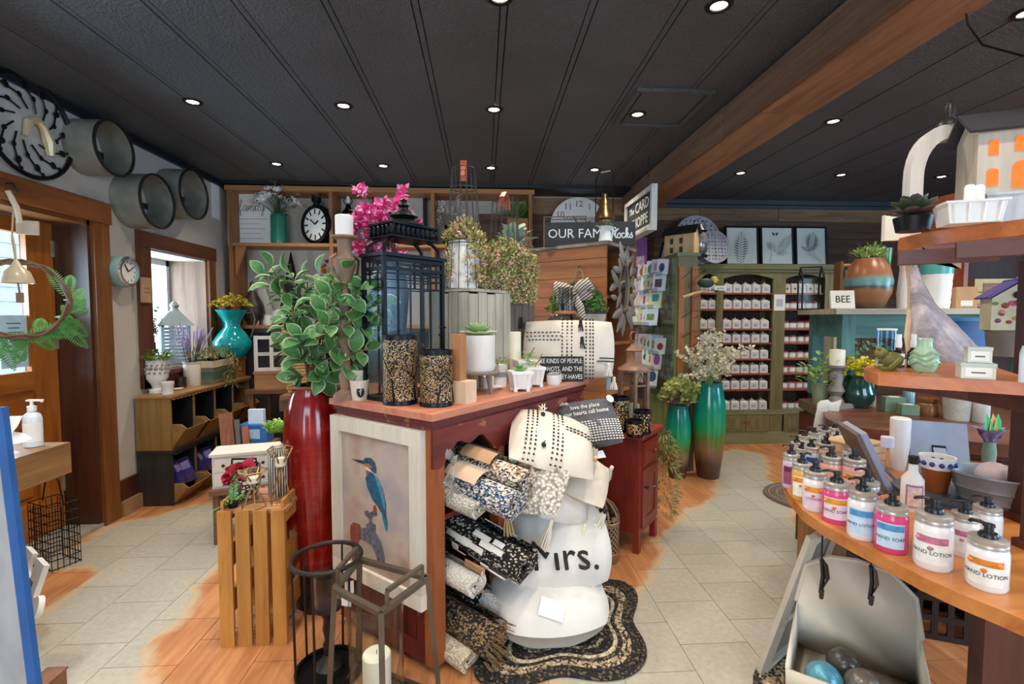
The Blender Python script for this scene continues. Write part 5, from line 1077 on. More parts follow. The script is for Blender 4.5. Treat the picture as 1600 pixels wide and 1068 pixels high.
def sedum(t,z,R_,n,trail,dirs):
    bs=[B(),B(),B()]
    for i in range(n):
        a=rnd(0,6.283);ln=rnd(.3,1)
        if i<n*trail:a=random.choice(dirs)+rnd(-.5,.5);q=R_*rnd(.9,1.25);p0=V((q*math.cos(a),q*math.sin(a),z+.03-rnd(0,.26)))
        else:q=R_*1.15*math.sqrt(random.random());p0=V((q*math.cos(a),q*math.sin(a),z+.11*(1-(q/(R_*1.3))**2)*rnd(.3,1.2)))
        b=bs[random.choices((0,1,2),(.42,.33,.25))[0]]
        for k in range(5):b.leaf(p0+V((rnd(-.012,.012),rnd(-.012,.012),rnd(-.012,.012))),(rnd(-1,1),rnd(-1,1),rnd(-.6,1)),(rnd(-1,1),rnd(-1,1),1),rnd(.014,.024),.0105,.1,1)
    for k in range(3):obj('foliage',bs[k],SED[k],t,kind='stuff')
def cloche(x,y,z,rb,rt_,h,label,plant,strap):
    t=CT('wire_cloche',label,'cloche',x,y,z,0,'wire cloches on the weathered crates');n=14
    for i in range(n):a=2*math.pi*i/n;obj('wire',B().tube([(rb*math.cos(a),rb*math.sin(a),.003),(rt_*math.cos(a),rt_*math.sin(a),h)],.0019,4),WIRE,t)
    b=B()
    for f in(0.003,.38,.84,1):q=rb+(rt_-rb)*f;b.tube([(q*math.cos(a),q*math.sin(a),max(.003,h*f))for a in[2*math.pi*i/n for i in range(n)]],.0024,5,True)
    obj('hoop',b,WIRE,t)
    b=B();b.M=RZ(strap)
    P=[(-.05,0,h-.045),(-.035,0,h+.01),(0,0,h+.045),(.035,0,h+.01),(.05,0,h-.045)]
    for p0,p1 in zip(P,P[1:]):b.bar(p0,p1,.024,.004)if False else b.add([(p0[0],-.016,p0[2]),(p1[0],-.016,p1[2]),(p1[0],.016,p1[2]),(p0[0],.016,p0[2]),(p0[0]*.94,-.016,p0[2]-.003),(p1[0]*.94,-.016,p1[2]-.003),(p1[0]*.94,.016,p1[2]-.003),(p0[0]*.94,.016,p0[2]-.003)],[(0,1,2,3),(7,6,5,4),(0,4,5,1),(3,2,6,7)])
    obj('leather_strap',b,mat('red_leather','#b4573f',.5,0,.12),t)
zA=1+hA;c1=CL(.68,.44,zA)
cloche(.68,.44,zA,.105,.06,pz(c1,725,264)-zA,'tall wire cloche with an orange leather strap over the white pot of sedum',1,R(40))
t=thing('sedum_pot','white pot of pink and green trailing sedum under the tall wire cloche','planter',c1);s=mpp(c1);h=pz(c1,722,378)-zA;r=24*s
obj('pot',B().lathe([(0,0),(r*.9,0),(r,h),(r*.92,h),(r*.9,h*.8),(0,h*.8)],28),WHT,t);sedum(t,h,r*1.1,620,.35,(-.4,.1,-1.0,3.6))
zB=1+hB;c2=CL(1.02,.43,zB);cloche(1.02,.43,zB,.1,.07,pz(c2,785,312)-zB,'shorter wire cloche with a faded leather strap over the overgrown pot',2,R(10))
t=thing('sedum_pot','white pot overgrown with long trailing sedum under the shorter wire cloche','planter',c2);obj('pot',B().lathe([(0,0),(.065,0),(.08,.16),(.07,.16),(0,.12)],24),WHT,t);sedum(t,.17,.15,1900,.66,(-1.1,-.5,-1.7,-2.4))
# dusty miller on a further pedestal
c3=CL(1.16,.5,zB);t=CT('dusty_miller','silvery green lobed dusty miller in a glass jar beside the shorter cloche','plant',1.165,.46,zB);obj('jar',B().lathe([(0,0),(.04,0),(.045,.16),(.035,.18),(.032,.1),(0,.08)],18),mat('smoked_jar','#5a5d58',.2),t)
b=B();P=[]
for u in range(9):P.append((math.sin(u/8*math.pi)*(.32 if u%2 else .18)+.03,u/8))
vs=[(0,y,.1*math.sin(y*3))for x,y in P]+[(x,y,.1*math.sin(y*3)+x*.3)for x,y in P]+[(-x,y,.1*math.sin(y*3)+x*.3)for x,y in P];n=len(P)
b.add(vs,[(i,n+i,n+i+1,i+1)for i in range(n-1)]+[(2*n+i,i,i+1,2*n+i+1)for i in range(n-1)]);dl=b.mesh('leaf',mat('silver_green','#93a58c',.7,0,.15),60)
for i in range(30):
    a=i*2.4;el=80-i*3.6;inst('leaf',dl,t,TR(.02*math.cos(a),.02*math.sin(a),.2+.09*(1-i/30))@RZ(a)@RX(R(el-10))@Matrix.Scale(rnd(.13,.17),4))
# ---- cushions
def pillow_mesh(b,w,h,t,n=14,M=None,sag=0,pinch=.06,q_=.12):
    vs,fs=[],[]
    for sgn in(1,-1):
        for j in range(n+1):
            for i in range(n+1):
                u,v=i/n*2-1,j/n*2-1;e=((1-abs(u)**2.6)*(1-abs(v)**2.6))**.55
                k=1-pinch*(1-(abs(u)*abs(v))**2);kk=1-pinch*(1-v*v)*abs(u);k2=1-pinch*(1-u*u)*abs(v)
                kk*=1-q_*v*v;k2*=1-q_*u*u;vs.append((u*w/2*kk,v*h/2*k2-sag*(1-u*u)*.5,sgn*t/2*e+.004*math.sin(u*9+v*5)*e))
    m=(n+1)**2
    for j in range(n):
        for i in range(n):
            a=j*(n+1)+i;fs.append((a,a+1,a+n+2,a+n+1));fs.append((m+a+n+1,m+a+n+2,m+a+1,m+a))
    for k in range(n):
        for A_,C_ in((k,k+1),(n*(n+1)+k+1,n*(n+1)+k)):fs.append((m+A_,m+C_,C_,A_))
        for A_,C_ in((k*(n+1),(k+1)*(n+1)),(k*(n+1)+n,(k+1)*(n+1)+n)):fs.append((A_,C_,m+C_,m+A_))
    b.add(vs,fs,M)
q=N('cream_canvas_cloth');x=q.co();q.bump(q.noise(x,220,2),.25,.002);CLOTH=q.done(q.ramp(q.noise(x,6,3),[(.3,'#d0c5b4'),(.7,'#ded4c5')]),.9)
q=N('white_canvas_cloth');x=q.co();q.bump(q.noise(x,200,2),.2,.002);CLOTHW=q.done(q.ramp(q.noise(x,6,3),[(.3,'#dcd6cc'),(.7,'#e8e3d9')]),.9)
STI=mat('black_stitch','#26221f',.9)
def pil_z(u,v,t):return t/2*((1-abs(u)**2.6)*(1-abs(v)**2.6))**.55+.0012
def stitches(t,M,w,h,th,cols,rows,name='stitch'):
    b=B();b.M=M
    for u in cols:
        for k in range(17):v=-.92+1.84*k/16;b.box((u*w/2,v*h/2,pil_z(u,v,th)),(.008,.009,.003))
    for v,u0,u1 in rows:
        for k in range(9):u=u0+(u1-u0)*k/8;b.box((u*w/2,v*h/2,pil_z(u,v,th)),(.012,.006,.003))
    obj(name,b,STI,t,kind='stuff')
def tassel(t,M,L,mA,mB=None,n=12):
    b=B();b.M=M
    for i in range(n):a=2.4*i;q=.004+.012*math.sqrt(i/n);b.tube([(q*.3*math.cos(a),q*.3*math.sin(a),0),(q*math.cos(a),q*math.sin(a),-L*.4),(q*1.6*math.cos(a),q*1.6*math.sin(a),-L)],.003,4)
    obj('tassel',b,mA,t);b=B();b.M=M;b.lathe([(0,.022),(.009,.016),(.01,.0),(.007,-.012)],10);obj('tassel_head',b,mB or mA,t)
def cushion(name,label,pos,rot,w,h,th,m,M=None,q_=.12):
    t=thing(name,label,'cushion',pos);T=rot;b=B();b.M=T;pillow_mesh(b,w,h,th,q_=q_,n=18 if q_>.2 else 14);obj('cover',b,m,t,sharp=80);return t,T
CA_=CA
# striped cushion at the far end of the cabinet top (faces the camera)
rot=RZ(CA_-R(62))@RX(R(80));t,T=cushion('stitched_cushion','oblong cream cushion with rows of black stitching standing at the far end of the cabinet',CL(1.16,.09,1.0)+V((0,.0,.17)),rot,.54,.35,.13,CLOTH)
stitches(t,T,.54,.35,.13,(-.12,-.02,.07,.36,.44,.5),((.5,-.85,-.2),(.38,-.85,-.15),(.26,-.8,-.2),(-.3,.65,.95),(-.4,.6,.95)))
BLT=mat('black_tassel','#2b2927',.9);WTT=mat('white_tassel','#e0d8ca',.9);TNT=mat('tan_tassel','#c3a06c',.9)
for(u,v,m_)in((.25,.8,BLT),(.28,.25,BLT),(-.98,.9,BLT)):tassel(t,T@TR(u*.27,v*.175,pil_z(u*.9,v*.9,.13))@RX(R(-80)),.045,m_)
tassel(t,T@TR(.25,-.17,.01)@RX(R(-80)),.05,WTT);tassel(t,T@TR(.22,-.1,.06)@RX(R(-80)),.05,WTT)
# grey word cushion leaning on the small red cabinet
rot=RZ(R(-8))@RX(R(48))@RZ(R(11));wp=gd(915,662,2.5);t,T=cushion('grey_word_cushion','dark grey cushion with white typed words and a white dotted lower half',wp,rot,.36,.3,.1,mat('charcoal_cloth','#57565a',.9,0,.15,30,.3,200))
for i,(tx,al)in enumerate((('home.',-.12),('love the place',0),('our hearts call home',.02))):text(tx,.034,LW,t,T@TR(-.1 if i==0 else .01,.11-.037*i,(.047,.053,.0555)[i]),sx=.8)
b=B();b.M=T
for j in range(9):
    for i in range(22):u,v=-.9+1.8*i/21,-.1-.085*j;b.box((u*.18,v*.15,pil_z(u,v,.1)),(.009,.006,.002))
obj('dot',b,LW,t,kind='stuff')
b=B();b.M=T@TR(.15,.1,.045)@RY(R(25));b.lathe([(0,0),(.022,0),(.022,.002),(0,.0025)],18);obj('round_sticker',b,PAPER,t);b=B();b.M=T@TR(-.0,-.165,.0)@RX(R(-30));b.box((.02,-.02,0),(.06,.06,.002));obj('care_label',b,mat('pale_blue_label','#c3cfe4',.7),t)
# tasselled cushion lying in the middle bay
rot=RZ(CA_-R(60))@RX(R(24))@RY(R(16));t,T=cushion('tassel_cushion','cream cushion with black stitching and tassels spilling from the middle bay of the cabinet',gd(862,690,2.13),rot,.4,.4,.14,CLOTH);stitches(t,T,.4,.4,.14,(-.62,-.52,-.42,-.05,.05,.15),((.2,.25,.95),(.1,.25,.95)))
for(u,v,m_)in((-.28,.8,WTT),(-.3,.5,WTT),(-.25,-.55,BLT)):tassel(t,T@TR(u*.2,v*.2,pil_z(u,v,.14))@RX(R(60)),.05,m_,BLT)
tassel(t,T@TR(.2,.02,.02),.07,WTT,BLT);tassel(t,T@TR(.19,-.06,.01),.08,WTT,TNT)
rot=RZ(CA_-R(70))@RX(R(14))@RY(R(22));t,T=cushion('plain_cushion','plain cream cushion with corner tassels squashed beneath the stitched one in the middle bay',gd(895,738,2.2),rot,.36,.36,.1,CLOTH);tassel(t,T@TR(.17,-.17,0),.08,WTT,BLT);tassel(t,T@TR(.17,.16,0),.06,WTT)
# knit throw
q=N('knit_throw');x=q.co();v=q.n('TexVoronoi',feature='F1');q.l(x,v.inputs['Vector']);v.inputs['Scale'].default_value=75;q.bump(v.outputs['Distance'],1.0,.006);KNIT=q.done(q.ramp(v.outputs['Distance'],[(.2,'#e3dccf'),(.75,'#857c70')]),.95)
rot=RZ(CA_-R(78))@RX(R(38))@RY(R(-8));t,T=cushion('knit_cushion','grey knitted cushion with a tan tassel, half hidden under the tasselled cushion',gd(832,748,2.02),rot,.34,.34,.1,KNIT);tassel(t,T@TR(-.06,-.17,0)@RX(R(-38)),.08,TNT,WTT)
rot=RZ(CA_-R(50))@RX(R(52))@RY(R(30));t,T=cushion('monogram_cushion','cream cushion with large black letters and two thick tassels beside the middle bay',gd(876,762,2.14),rot,.3,.32,.13,CLOTHW)
text('IC',.12,STI,t,T@TR(.02,.09,.056)@RZ(R(-25)),ext=.002,sx=.8)
for u in(-.09,.09):tassel(t,T@TR(u,-.165,.02)@RX(R(-52)),.1,CREAM,None,16)
# the two big cushions on the floor
rot=RZ(R(4))@RX(R(6));t,T=cushion('floor_cushion','large plain white cushion with a paper label lying on the braided rug',CL(.53,-.16,.13),rot,.56,.5,.27,CLOTHW,q_=.26);b=B();b.M=T@TR(-.02,-.19,.09)@RX(R(42))@RZ(R(-20));b.box((0,0,0),(.1,.07,.003));obj('paper_label',b,PAPER,t)
rot=RZ(R(2))@RX(R(40))@RY(R(4));t,T=cushion('mrs_cushion','big white cushion printed with large black serif letters and a full stop, on the stack',CL(.6,-.16,.355),rot,.54,.46,.27,CLOTHW,q_=.24);text('Mrs.',.17,STI,t,T@TR(.0,-.125,.12),ext=.0035,sx=.95)
# ---- rolled rugs in the end bay
def braid_mat(name,cs,sc=60):
    q=N(name);x=q.co();v=q.n('TexVoronoi',feature='F1');q.l(q.mapped(x,(.8,.8,1.25)),v.inputs['Vector']);v.inputs['Scale'].default_value=sc;sp=q.n('SeparateColor');q.l(v.outputs['Color'],sp.inputs[0]);q.bump(v.outputs['Distance'],.9,.006)
    rm=q.n('ValToRGB');rm.color_ramp.interpolation='CONSTANT';q.l(sp.outputs[0],rm.inputs[0]);e=rm.color_ramp.elements
    while len(e)<len(cs):e.new(.5)
    for k,(c_,el)in enumerate(zip(cs,e)):el.position=k/len(cs);el.color=lin(c_)
    return q.done(rm.outputs[0],.95)
RUGS=dict(brown=braid_mat('rug_brown',['#d8cfc0','#8a6748','#c9bda9','#2d2a29','#e2dbd0','#a9835c'],130),blue=braid_mat('rug_blue',['#2d4666','#cfc9bd','#5d7796','#b9a78c','#20304c','#e2dcd0'],147),grey=braid_mat('rug_grey',['#b7afa2','#cfc8bb','#a1998c','#d8d1c5'],189),
            black=braid_mat('rug_black',['#1b1a1a','#232122','#161515','#1d1c1b','#c9bda6'],147),white=braid_mat('rug_white',['#d9d3c7','#e4dfd5','#cfc8ba','#ddd6ca'],168),mesh=braid_mat('rug_jute',['#2a2521','#8a6d48','#3a322b','#a98a5e','#1f1c1a'],157),beige=braid_mat('rug_beige',['#cbb899','#d9c9ad','#bda988','#e0d3bb'],157))
def rug_roll(px,py,dep,r,L,m,label,extra=None,dirn=None):
    "rolled rug whose near end lies on the vertical plane x = dep of the cabinet"
    A_=V((math.cos(CA),math.sin(CA),0));dd=ray(px,py);e=CP+dd*((dep-(CP-V((NC.x,NC.y,H))).dot(A_))/dd.dot(A_));d=V((-math.sin(CA-R(0))*-1,-math.cos(CA),0));d=V((math.sin(CA),-math.cos(CA),-.12))if dirn is None else dirn;d=d.normalized()
    t=thing('rolled_rug',label,'rug',e-d*L);qd=d.to_track_quat('Z','Y').to_matrix().to_4x4()
    turns=2.6;n=64;th_=r/(turns+.4)*.8;vs=[];fs=[]
    for i in range(n+1):
        a=2*math.pi*turns*i/n;q=r*(.16+.84*i/n);c_,s_=math.cos(a),math.sin(a)
        for rr_ in(q,q-th_):
            vs+=[(rr_*c_,rr_*s_*.92,0),(rr_*c_,rr_*s_*.92,L+.006*math.sin(a*3))]
    for i in range(n):
        a=4*i;c_=a+4;fs+=[(a,c_,c_+1,a+1),(a+2,a+3,c_+3,c_+2),(a+1,c_+1,c_+3,a+3),(a,a+2,c_+2,c_)]
    b=B();b.M=qd@RZ(R(200));b.add(vs,fs);obj('roll',b,m,t);return t,qd,L
BS=[('blue','x')]
t,qd,L=rug_roll(822,752,.3,.068,.5,RUGS['brown'],'brown and cream rag rug roll with a kraft label, topmost in the cabinet');up_l=qd.inverted()@V((0,0,1)).to_4d();
def rlabel(t,qd,z0,z1,r,m1,m2,ang0=-40,ang1=40):
    u=(qd.to_3x3().inverted()@V((0,-.35,1)));a=math.degrees(math.atan2(u.y,u.x));b=B();b.M=qd;b.lathe([(r,z0),(r,z1)],10,a0=R(a+ang0),a1=R(a+ang1));obj('kraft_label',b,m1,t);b=B();b.M=qd;b.lathe([(r+.001,z0),(r+.001,z1)],5,a0=R(a+ang0),a1=R(a+ang0+26));obj('label_band',b,m2,t)
KRF,DKB=mat('kraft_paper','#c49a72',.8),mat('dark_label','#4a403a',.8)
rlabel(t,qd,.2,.36,.071,KRF,DKB)
t,qd,L=rug_roll(806,788,.2,.075,.48,RUGS['blue'],'blue and cream rag rug roll with a pink paper label, before the brown one');rlabel(t,qd,.17,.33,.078,mat('pink_paper','#d9b79c',.8),mat('grey_label','#b3aca4',.8))
rug_roll(748,796,.14,.046,.38,RUGS['grey'],'thin pale grey woven rug rolled on the upper cabinet shelf');rug_roll(778,790,.26,.042,.4,RUGS['grey'],'thin grey woven rug rolled behind the other grey one on the upper shelf')
t,qd,L=rug_roll(822,885,.27,.082,.52,RUGS['black'],'black and cream woven rug roll sticking far out of the middle shelf',dirn=V((math.sin(CA),-math.cos(CA),-.2)))
b=B();b.M=qd
for i in range(26):
    a=R(rnd(0,360));z_=rnd(.22,.44);q=.083;b.box((q*math.cos(a),q*.93*math.sin(a),z_),(.004,.022,rnd(.03,.09)),a)
obj('cream_flecks',b,CLOTHW,t,kind='stuff')
t,qd,L=rug_roll(745,915,.145,.056,.4,RUGS['white'],'white rug roll with a black zigzag edge and brown paper band, middle shelf');b=B();b.M=qd;b.lathe([(.058,.12),(.058,.24)],24);obj('black_zigzag',b,RUGS['black'],t);b=B();b.M=qd@TR(.0,-.0,0);b.b2((.04,-.05,.3),(.044,.05,.4));obj('paper_band',b,KRF,t)
t,qd,L=rug_roll(776,1003,.2,.085,.46,RUGS['mesh'],'dark jute rug roll with a fringed end on the bottom shelf');b=B();b.M=qd
for i in range(50):a=rnd(0,6.28);q=.08*math.sqrt(random.random());b.tube([(q*math.cos(a),q*math.sin(a),.455),(q*1.1*math.cos(a),q*1.1*math.sin(a),.48),(q*1.2*math.cos(a),q*1.1*math.sin(a),.5)],.0018,4)
obj('fringe',b,mat('jute_fringe','#8a6d48',.9),t,kind='stuff')
t,qd,L=rug_roll(815,968,.33,.058,.44,RUGS['white'],'white rug roll with a black patch lying over the dark jute roll');b=B();b.M=qd;b.lathe([(.06,.16),(.06,.26)],20,a0=R(100),a1=R(200));obj('black_patch',b,RUGS['black'],t)
rug_roll(733,1032,.12,.056,.36,RUGS['beige'],'small beige woven rug roll lowest in the cabinet near the corner post')
t=thing('plastic_wrap','crumpled clear plastic wrap hanging at the rug ends near the corner post','wrap',gd(704,742,1.74));b=B()
for i in range(12):b.leaf((rnd(-.02,.02),rnd(-.01,.02),rnd(-.06,.06)),(rnd(-.4,.4),-.2,rnd(-1,1)),(rnd(-1,1),-1,rnd(-1,1)),rnd(.035,.065),.025,.3)
obj('film',b,mat('plastic_film','#8c8984',.2),t,kind='stuff')
# ---- floor lanterns in front
c=gz(514,1050,0);t=thing('round_floor_lantern','round iron floor lantern of thin rods with a glass goblet candle holder inside','lantern',c);rT=51*mpp(gd(507,872,(c-CP).dot(fw)));hT=pz(c,508,870)
b=B();b.tube([(rT*math.cos(a),rT*math.sin(a),hT)for a in[2*math.pi*i/36 for i in range(36)]],.0085,8,True);obj('top_ring',b,IRON,t);b=B();rB=rT*.95
b.lathe([(0,.012),(rB-.01,.012),(rB-.008,.026),(rB+.004,.026),(rB+.004,.0),(0,0)],36);obj('tray',b,BLK,t)
for a in(215,265,325,20,80,150):obj('rod',B().tube([(rB*math.cos(R(a)),rB*math.sin(R(a)),.02),(rT*math.cos(R(a)),rT*math.sin(R(a)),hT)],.0048,6),IRON,t)
t2=thing('glass_goblet','clear glass cup on a dark turned pedestal inside the round lantern','candle holder',c+V((.0,0,.0125)))
obj('pedestal',B().lathe([(0,0),(.055,0),(.052,.02),(.03,.04),(.014,.06),(.02,.1),(.012,.12),(.02,.16),(.016,.2),(.03,.23),(.05,.24),(.05,.25),(0,.25)],26),IRON,t2);obj('glass_cup',B().lathe([(0,.25),(.045,.252),(.048,.27),(.054,.375),(.052,.375),(.045,.27),(0,.258)],30),GLS,t2)
obj('swing_tag',B().tube([(rT*.86,-rT*.4,hT+.01),(rT*.8,-rT*.5,hT-.04),(rT*.82,-rT*.5,hT-.06)],.0015,4).box((rT*.8,-rT*.5,hT-.085),(.03,.002,.045),R(20)),PAPER,t)
FC=[gd(595,957,1.5),gd(523,921,1.63),gd(562,885,1.83),gd(668,905,1.7)];zt=.44
for p in FC:p.z=zt
ctr=(FC[0]+FC[1]+FC[2]+FC[3])/4;t=thing('square_floor_lantern','square bronze floor lantern with splayed legs around a glass cylinder and cream candle','lantern',(ctr.x,ctr.y,0));off=V((ctr.x,ctr.y,0));L4=[p-off for p in FC];BRZ=mat('bronze_metal','#6a5f52',.45,.7,.15)
F4=[V((p.x*1.22,p.y*1.22,0))for p in L4]
for i in range(4):obj('top_bar',B().bar(L4[i],L4[(i+1)%4],.02,.016),BRZ,t);obj('leg',B().bar(F4[i]+V((0,0,0)),L4[i],.017),BRZ,t);obj('foot_bar',B().bar(F4[i]+V((0,0,.01)),F4[(i+1)%4]+V((0,0,.01)),.016),BRZ,t)
for i in(1,3):
    a_,b_=L4[i].lerp(L4[(i+1)%4],.12),L4[i].lerp(L4[(i+1)%4],.88);u_=V((0,0,.055));b=B();b.bar(a_,a_+u_,.011);b.bar(b_,b_+u_,.011);b.bar(a_+u_,b_+u_,.013)
    obj('handle',b,BRZ,t)
obj('base_plate',B().lathe([(0,.002),(.1,.002),(.1,.018),(0,.018)],30),BRZ,t)
t2=thing('hurricane_glass','clear glass hurricane cylinder inside the square lantern','candle holder',(ctr.x,ctr.y,.019));obj('cylinder',B().lathe([(.092,0),(.092,.37),(.09,.37),(.09,0)],40),GLS,t2)
t2=thing('pillar_candle','wide cream pillar candle inside the square floor lantern','candle',(ctr.x,ctr.y,.02));obj('wax',B().lathe([(0,0),(.048,0),(.048,.17),(.044,.175),(0,.17)],26),CREAM,t2);obj('wick',B().tube([(0,0,.17),(0,.001,.185)],.0014,4),BLK,t2)
p_=L4[0].lerp(L4[1],.0);obj('price_tag',B().tube([L4[1].lerp(L4[2],.4),L4[1].lerp(L4[2],.4)+V((.005,-.01,-.05))],.0015,4).box(L4[1].lerp(L4[2],.4)+V((.005,-.012,-.075)),(.036,.002,.05),R(-15)),PAPER,t)
# ================================================================ clad display unit behind the cabinet
UO=CL(1.848,.18);CLAD=wood('pine_cladding','#8a4d24','#b9763f','y',.5,1.0);NAVY=mat('navy_interior','#1d2733',.7);UW,UD,UH=.62,.47,1.84
un=thing('display_unit','tall display unit clad in orange pine boards with a dark blue shelved side','display unit',UO,CA)
z=.04;
while z<UH-.02:h=min(.132,UH-z);obj('cladding_board',B().b2((0,0,z),(.016,UW,z+h-.003)),CLAD,un);z+=.132
obj('top_board',B().b2((-.015,-.02,UH),(UD+.02,UW+.02,UH+.022)),wood('grey_top','#6f6154','#9c8c7c','x',.7),un)
obj('back_panel',B().b2((.016,UW-.015,0),(UD,UW,UH)),NAVY,un);obj('inner_panel',B().b2((.016,.25,0),(UD,.262,UH)),NAVY,un);obj('end_panel',B().b2((UD-.016,0,0),(UD,UW,UH)),CLAD,un)
for z in(.05,.42,.8,1.15,1.48):obj('shelf',B().b2((.016,.005,z),(UD-.016,.25,z+.02)),PINE,un)
for z,lab in((.82,'blue'),(1.17,'white')):
    t=thing('candle_jar','small %s jar on a shelf inside the blue side of the display unit'%lab,'jar',UO+(CL(.2,.09)-CL(0,0))+V((0,0,z)),CA);obj('jar',B().lathe([(0,0),(.04,0),(.04,.09),(.034,.1),(0,.1)],16),mat('jar_'+lab,'#9fb6cc' if lab=='blue' else '#d5d2cc',.3),t);obj('lid',B().lathe([(.036,.1),(.04,.102),(.04,.118),(0,.12)],16),CHR,t)
def UL(x,y,z):return UO+(CL(x,y)-CL(0,0))+V((0,0,z))
ZU=UH+.022
# family sign
sp=gd(921,384,3.5);sp.z=ZU;s=mpp(sp);t=thing('family_sign','long black plank sign reading OUR FAMILY in white, on top of the display unit','sign',sp,R(-8));hw=70*s;hh=36*s
obj('board',B().b2((-hw,-.016,0),(hw,.016,hh)),mat('charcoal_board','#262527',.7),t)
LP=mat('pale_lettering','#cfd3d6',.7)
text('OUR FAMILY',hh*.55,LP,t,TR(-hw*.93,-.0165,hh*.5)@FACE,sx=.98,align='LEFT')
ser=B()
for xx in(-.98,-.9):pass
cursive('Rocks',hh*.42,.005,LP,t,TR(hw*.47,-.018,hh*.3)@FACE)
t=thing('white_jug','small white enamel jug of greenery standing before the family sign','jug',UL(-.0,.06,ZU)+V((.02,-.0,0)));jp=gd(946,379,3.3);t.location=V((jp.x,jp.y,ZU));s=mpp(jp);k=12*s;h=pz(jp,948,354)-ZU
obj('body',B().lathe([(0,0),(k*.9,0),(k*.65,h*.75),(k*.95,h),(k*.85,h),(k*.55,h*.7),(0,h*.3)],20),mat('white_enamel','#dfe0dc',.35),t);obj('spout',B().leaf((-k*.7,0,h*.8),(-1,0,.6),(0,0,1),k*.9,k*.8,.3),mat('white_enamel','#dfe0dc',.35),t);clump(t,h,k*.8,.03,40,GRN,.025,.01)
# copper lantern with the tall handle
cp_=UL(.22,.12,ZU);s=mpp(cp_);t=thing('brass_lantern','brass ship lantern with a tall thin wire handle on top of the display unit','lantern',cp_);BR=mat('aged_brass','#8a6a45',.3,.85,.2);z0=lambda yy:pz(cp_,926,yy)-ZU
kw=14*s
obj('lamp',B().lathe([(kw*.9,z0(372)),(kw*.95,z0(345)),(kw*1.15,z0(343)),(kw*1.1,z0(338)),(kw*.75,z0(328)),(kw*.6,z0(322)),(kw*.62,z0(315)),(kw*.3,z0(308)),(kw*.3,z0(303)),(0,z0(301))],24),BR,t);obj('glass',B().lathe([(kw*.8,0.01),(kw*.8,z0(345))],20),GLS,t);obj('base',B().lathe([(0,0),(kw,0),(kw*.9,.02),(0,.02)],20),BR,t)
obj('handle',B().tube([(-kw*1.0,0,.0),(-kw,0,z0(280)),(-kw*.6,0,z0(270)),(kw*.8,0,z0(266)),(kw*.95,0,z0(272)),(kw*.95,0,0)],.004,6),BLK,t);obj('grip',B().tube([(-kw*.5,0,z0(269)),(kw*.6,0,z0(266))],.008,8),CHR,t)
# farmhouse clock on the back wall
p=gy(905,352,4.95);t=thing('farmhouse_clock','large white round farmhouse clock with grey numerals leaning behind the family sign','clock',(p.x,4.99,p.z));r=.29
sh_=thing('wall_shelf','narrow pine wall shelf under the farmhouse clock','shelf',(p.x,5.02,p.z-r));obj('shelf_board',B().b2((-.4,-.13,-.03),(.45,.0,-.001)),PINE,sh_);obj('bracket',B().b2((-.02,-.1,-.12),(.02,0,-.03)),PINE,sh_)
b=B();b.M=FACE;b.lathe([(0,-.012),(r,-.012),(r,.012),(0,.012)],48);obj('face',b,WHT,t);GN=mat('grey_numeral','#6d6a66',.8)
for i in range(1,13):
    a=R(90-30*i);text(str(i),.09,GN,t,TR(r*.76*math.cos(a),-.013,r*.76*math.sin(a))@FACE)
text('FARMHOUSE',.055,GN,t,TR(0,-.013,.07)@FACE);b=B();b.M=FACE;b.bar((0,0,.014),(-.06,.1,.014),.008);b.bar((0,0,.015),(.12,.05,.015),.008);obj('hands',b,BLK,t)
p=gd(835,384,4.0);t=thing('glass_case','flat glass display case standing among the greenery above the display unit','display case',UL(.24,.46,ZU),CA-R(60))
for lo,hi in(((-.16,-.05,0),(.16,-.047,.25)),((-.16,.047,0),(.16,.05,.25)),((-.16,-.05,0),(-.157,.05,.25)),((.157,-.05,0),(.16,.05,.25))):obj('pane',B().b2(lo,hi),GLS,t)
b=B()
for x in(-.16,.16):
    for y in(-.05,.05):b.bar((x,y,0),(x,y,.25),.006)
for z in(0.003,.25):
    for y in(-.05,.05):b.bar((-.16,y,z),(.16,y,z),.006)
obj('brass_frame',b,BR,t)
# welcome plaque with bow and greenery
wp=UL(-.018,.2,0);q1=gd(878,488,3.45);t=thing('welcome_plaque','round grey and white hanging sign saying welcome, with a striped bow and boxwood','sign',UL(-.004,.2,q1.z+.0),CA-R(90));r=.215
# local x runs along the clad face, local -y is out of it
TM=TR(.0,0,0)
b=B();b.M=TR(-.0,-.012,0)@FACE;b.lathe([(0,0),(r,0),(r,.012),(0,.012)],40);obj('disc',b,wood('dark_disc','#37322d','#5b5148','x',.7),t)
P=[(r*1.0*math.cos(a),r*1.0*math.sin(a))for a in[math.pi+math.asin(.05)+(math.pi-2*math.asin(.05))*i/24 for i in range(25)]];P=[(x,max(y,-r*.62))for x,y in P]
obj('white_band',B().prism([(x,y)for x,y in P if True],.0125,.018,TR(0,-.012,0)@FACE),mat('white_wash','#cfc9bf',.7),t)
cursive('welcome',.075,.004,STI,t,TR(-.15,-.033,-.095)@FACE)
bx=B()
for i in range(520):
    a=rnd(.05,3.1);q=r*rnd(.55,1.05);bx.leaf((q*math.cos(a),-.03-rnd(0,.05),q*math.sin(a)*.85-.0),(rnd(-1,1),rnd(-1,.1),rnd(-.3,1)),(0,-1,.3),rnd(.02,.034),.016,.15,1)
obj('boxwood',bx,mat('boxwood_green','#4c7f27',.5,0,.35,20),t,kind='stuff')
q=N('striped_ribbon');x=q.co('UV');xo=q.co();sep=q.n('SeparateXYZ');q.l(q.mapped(xo,(1,1,1),(0,R(35),0)),sep.inputs[0]);RIB=q.done(q.ramp(q.math('FRACT',q.math('MULTIPLY',sep.outputs[2],55)),[(.6,'#d9cdb9'),(.68,'#3a322c')]),.9)
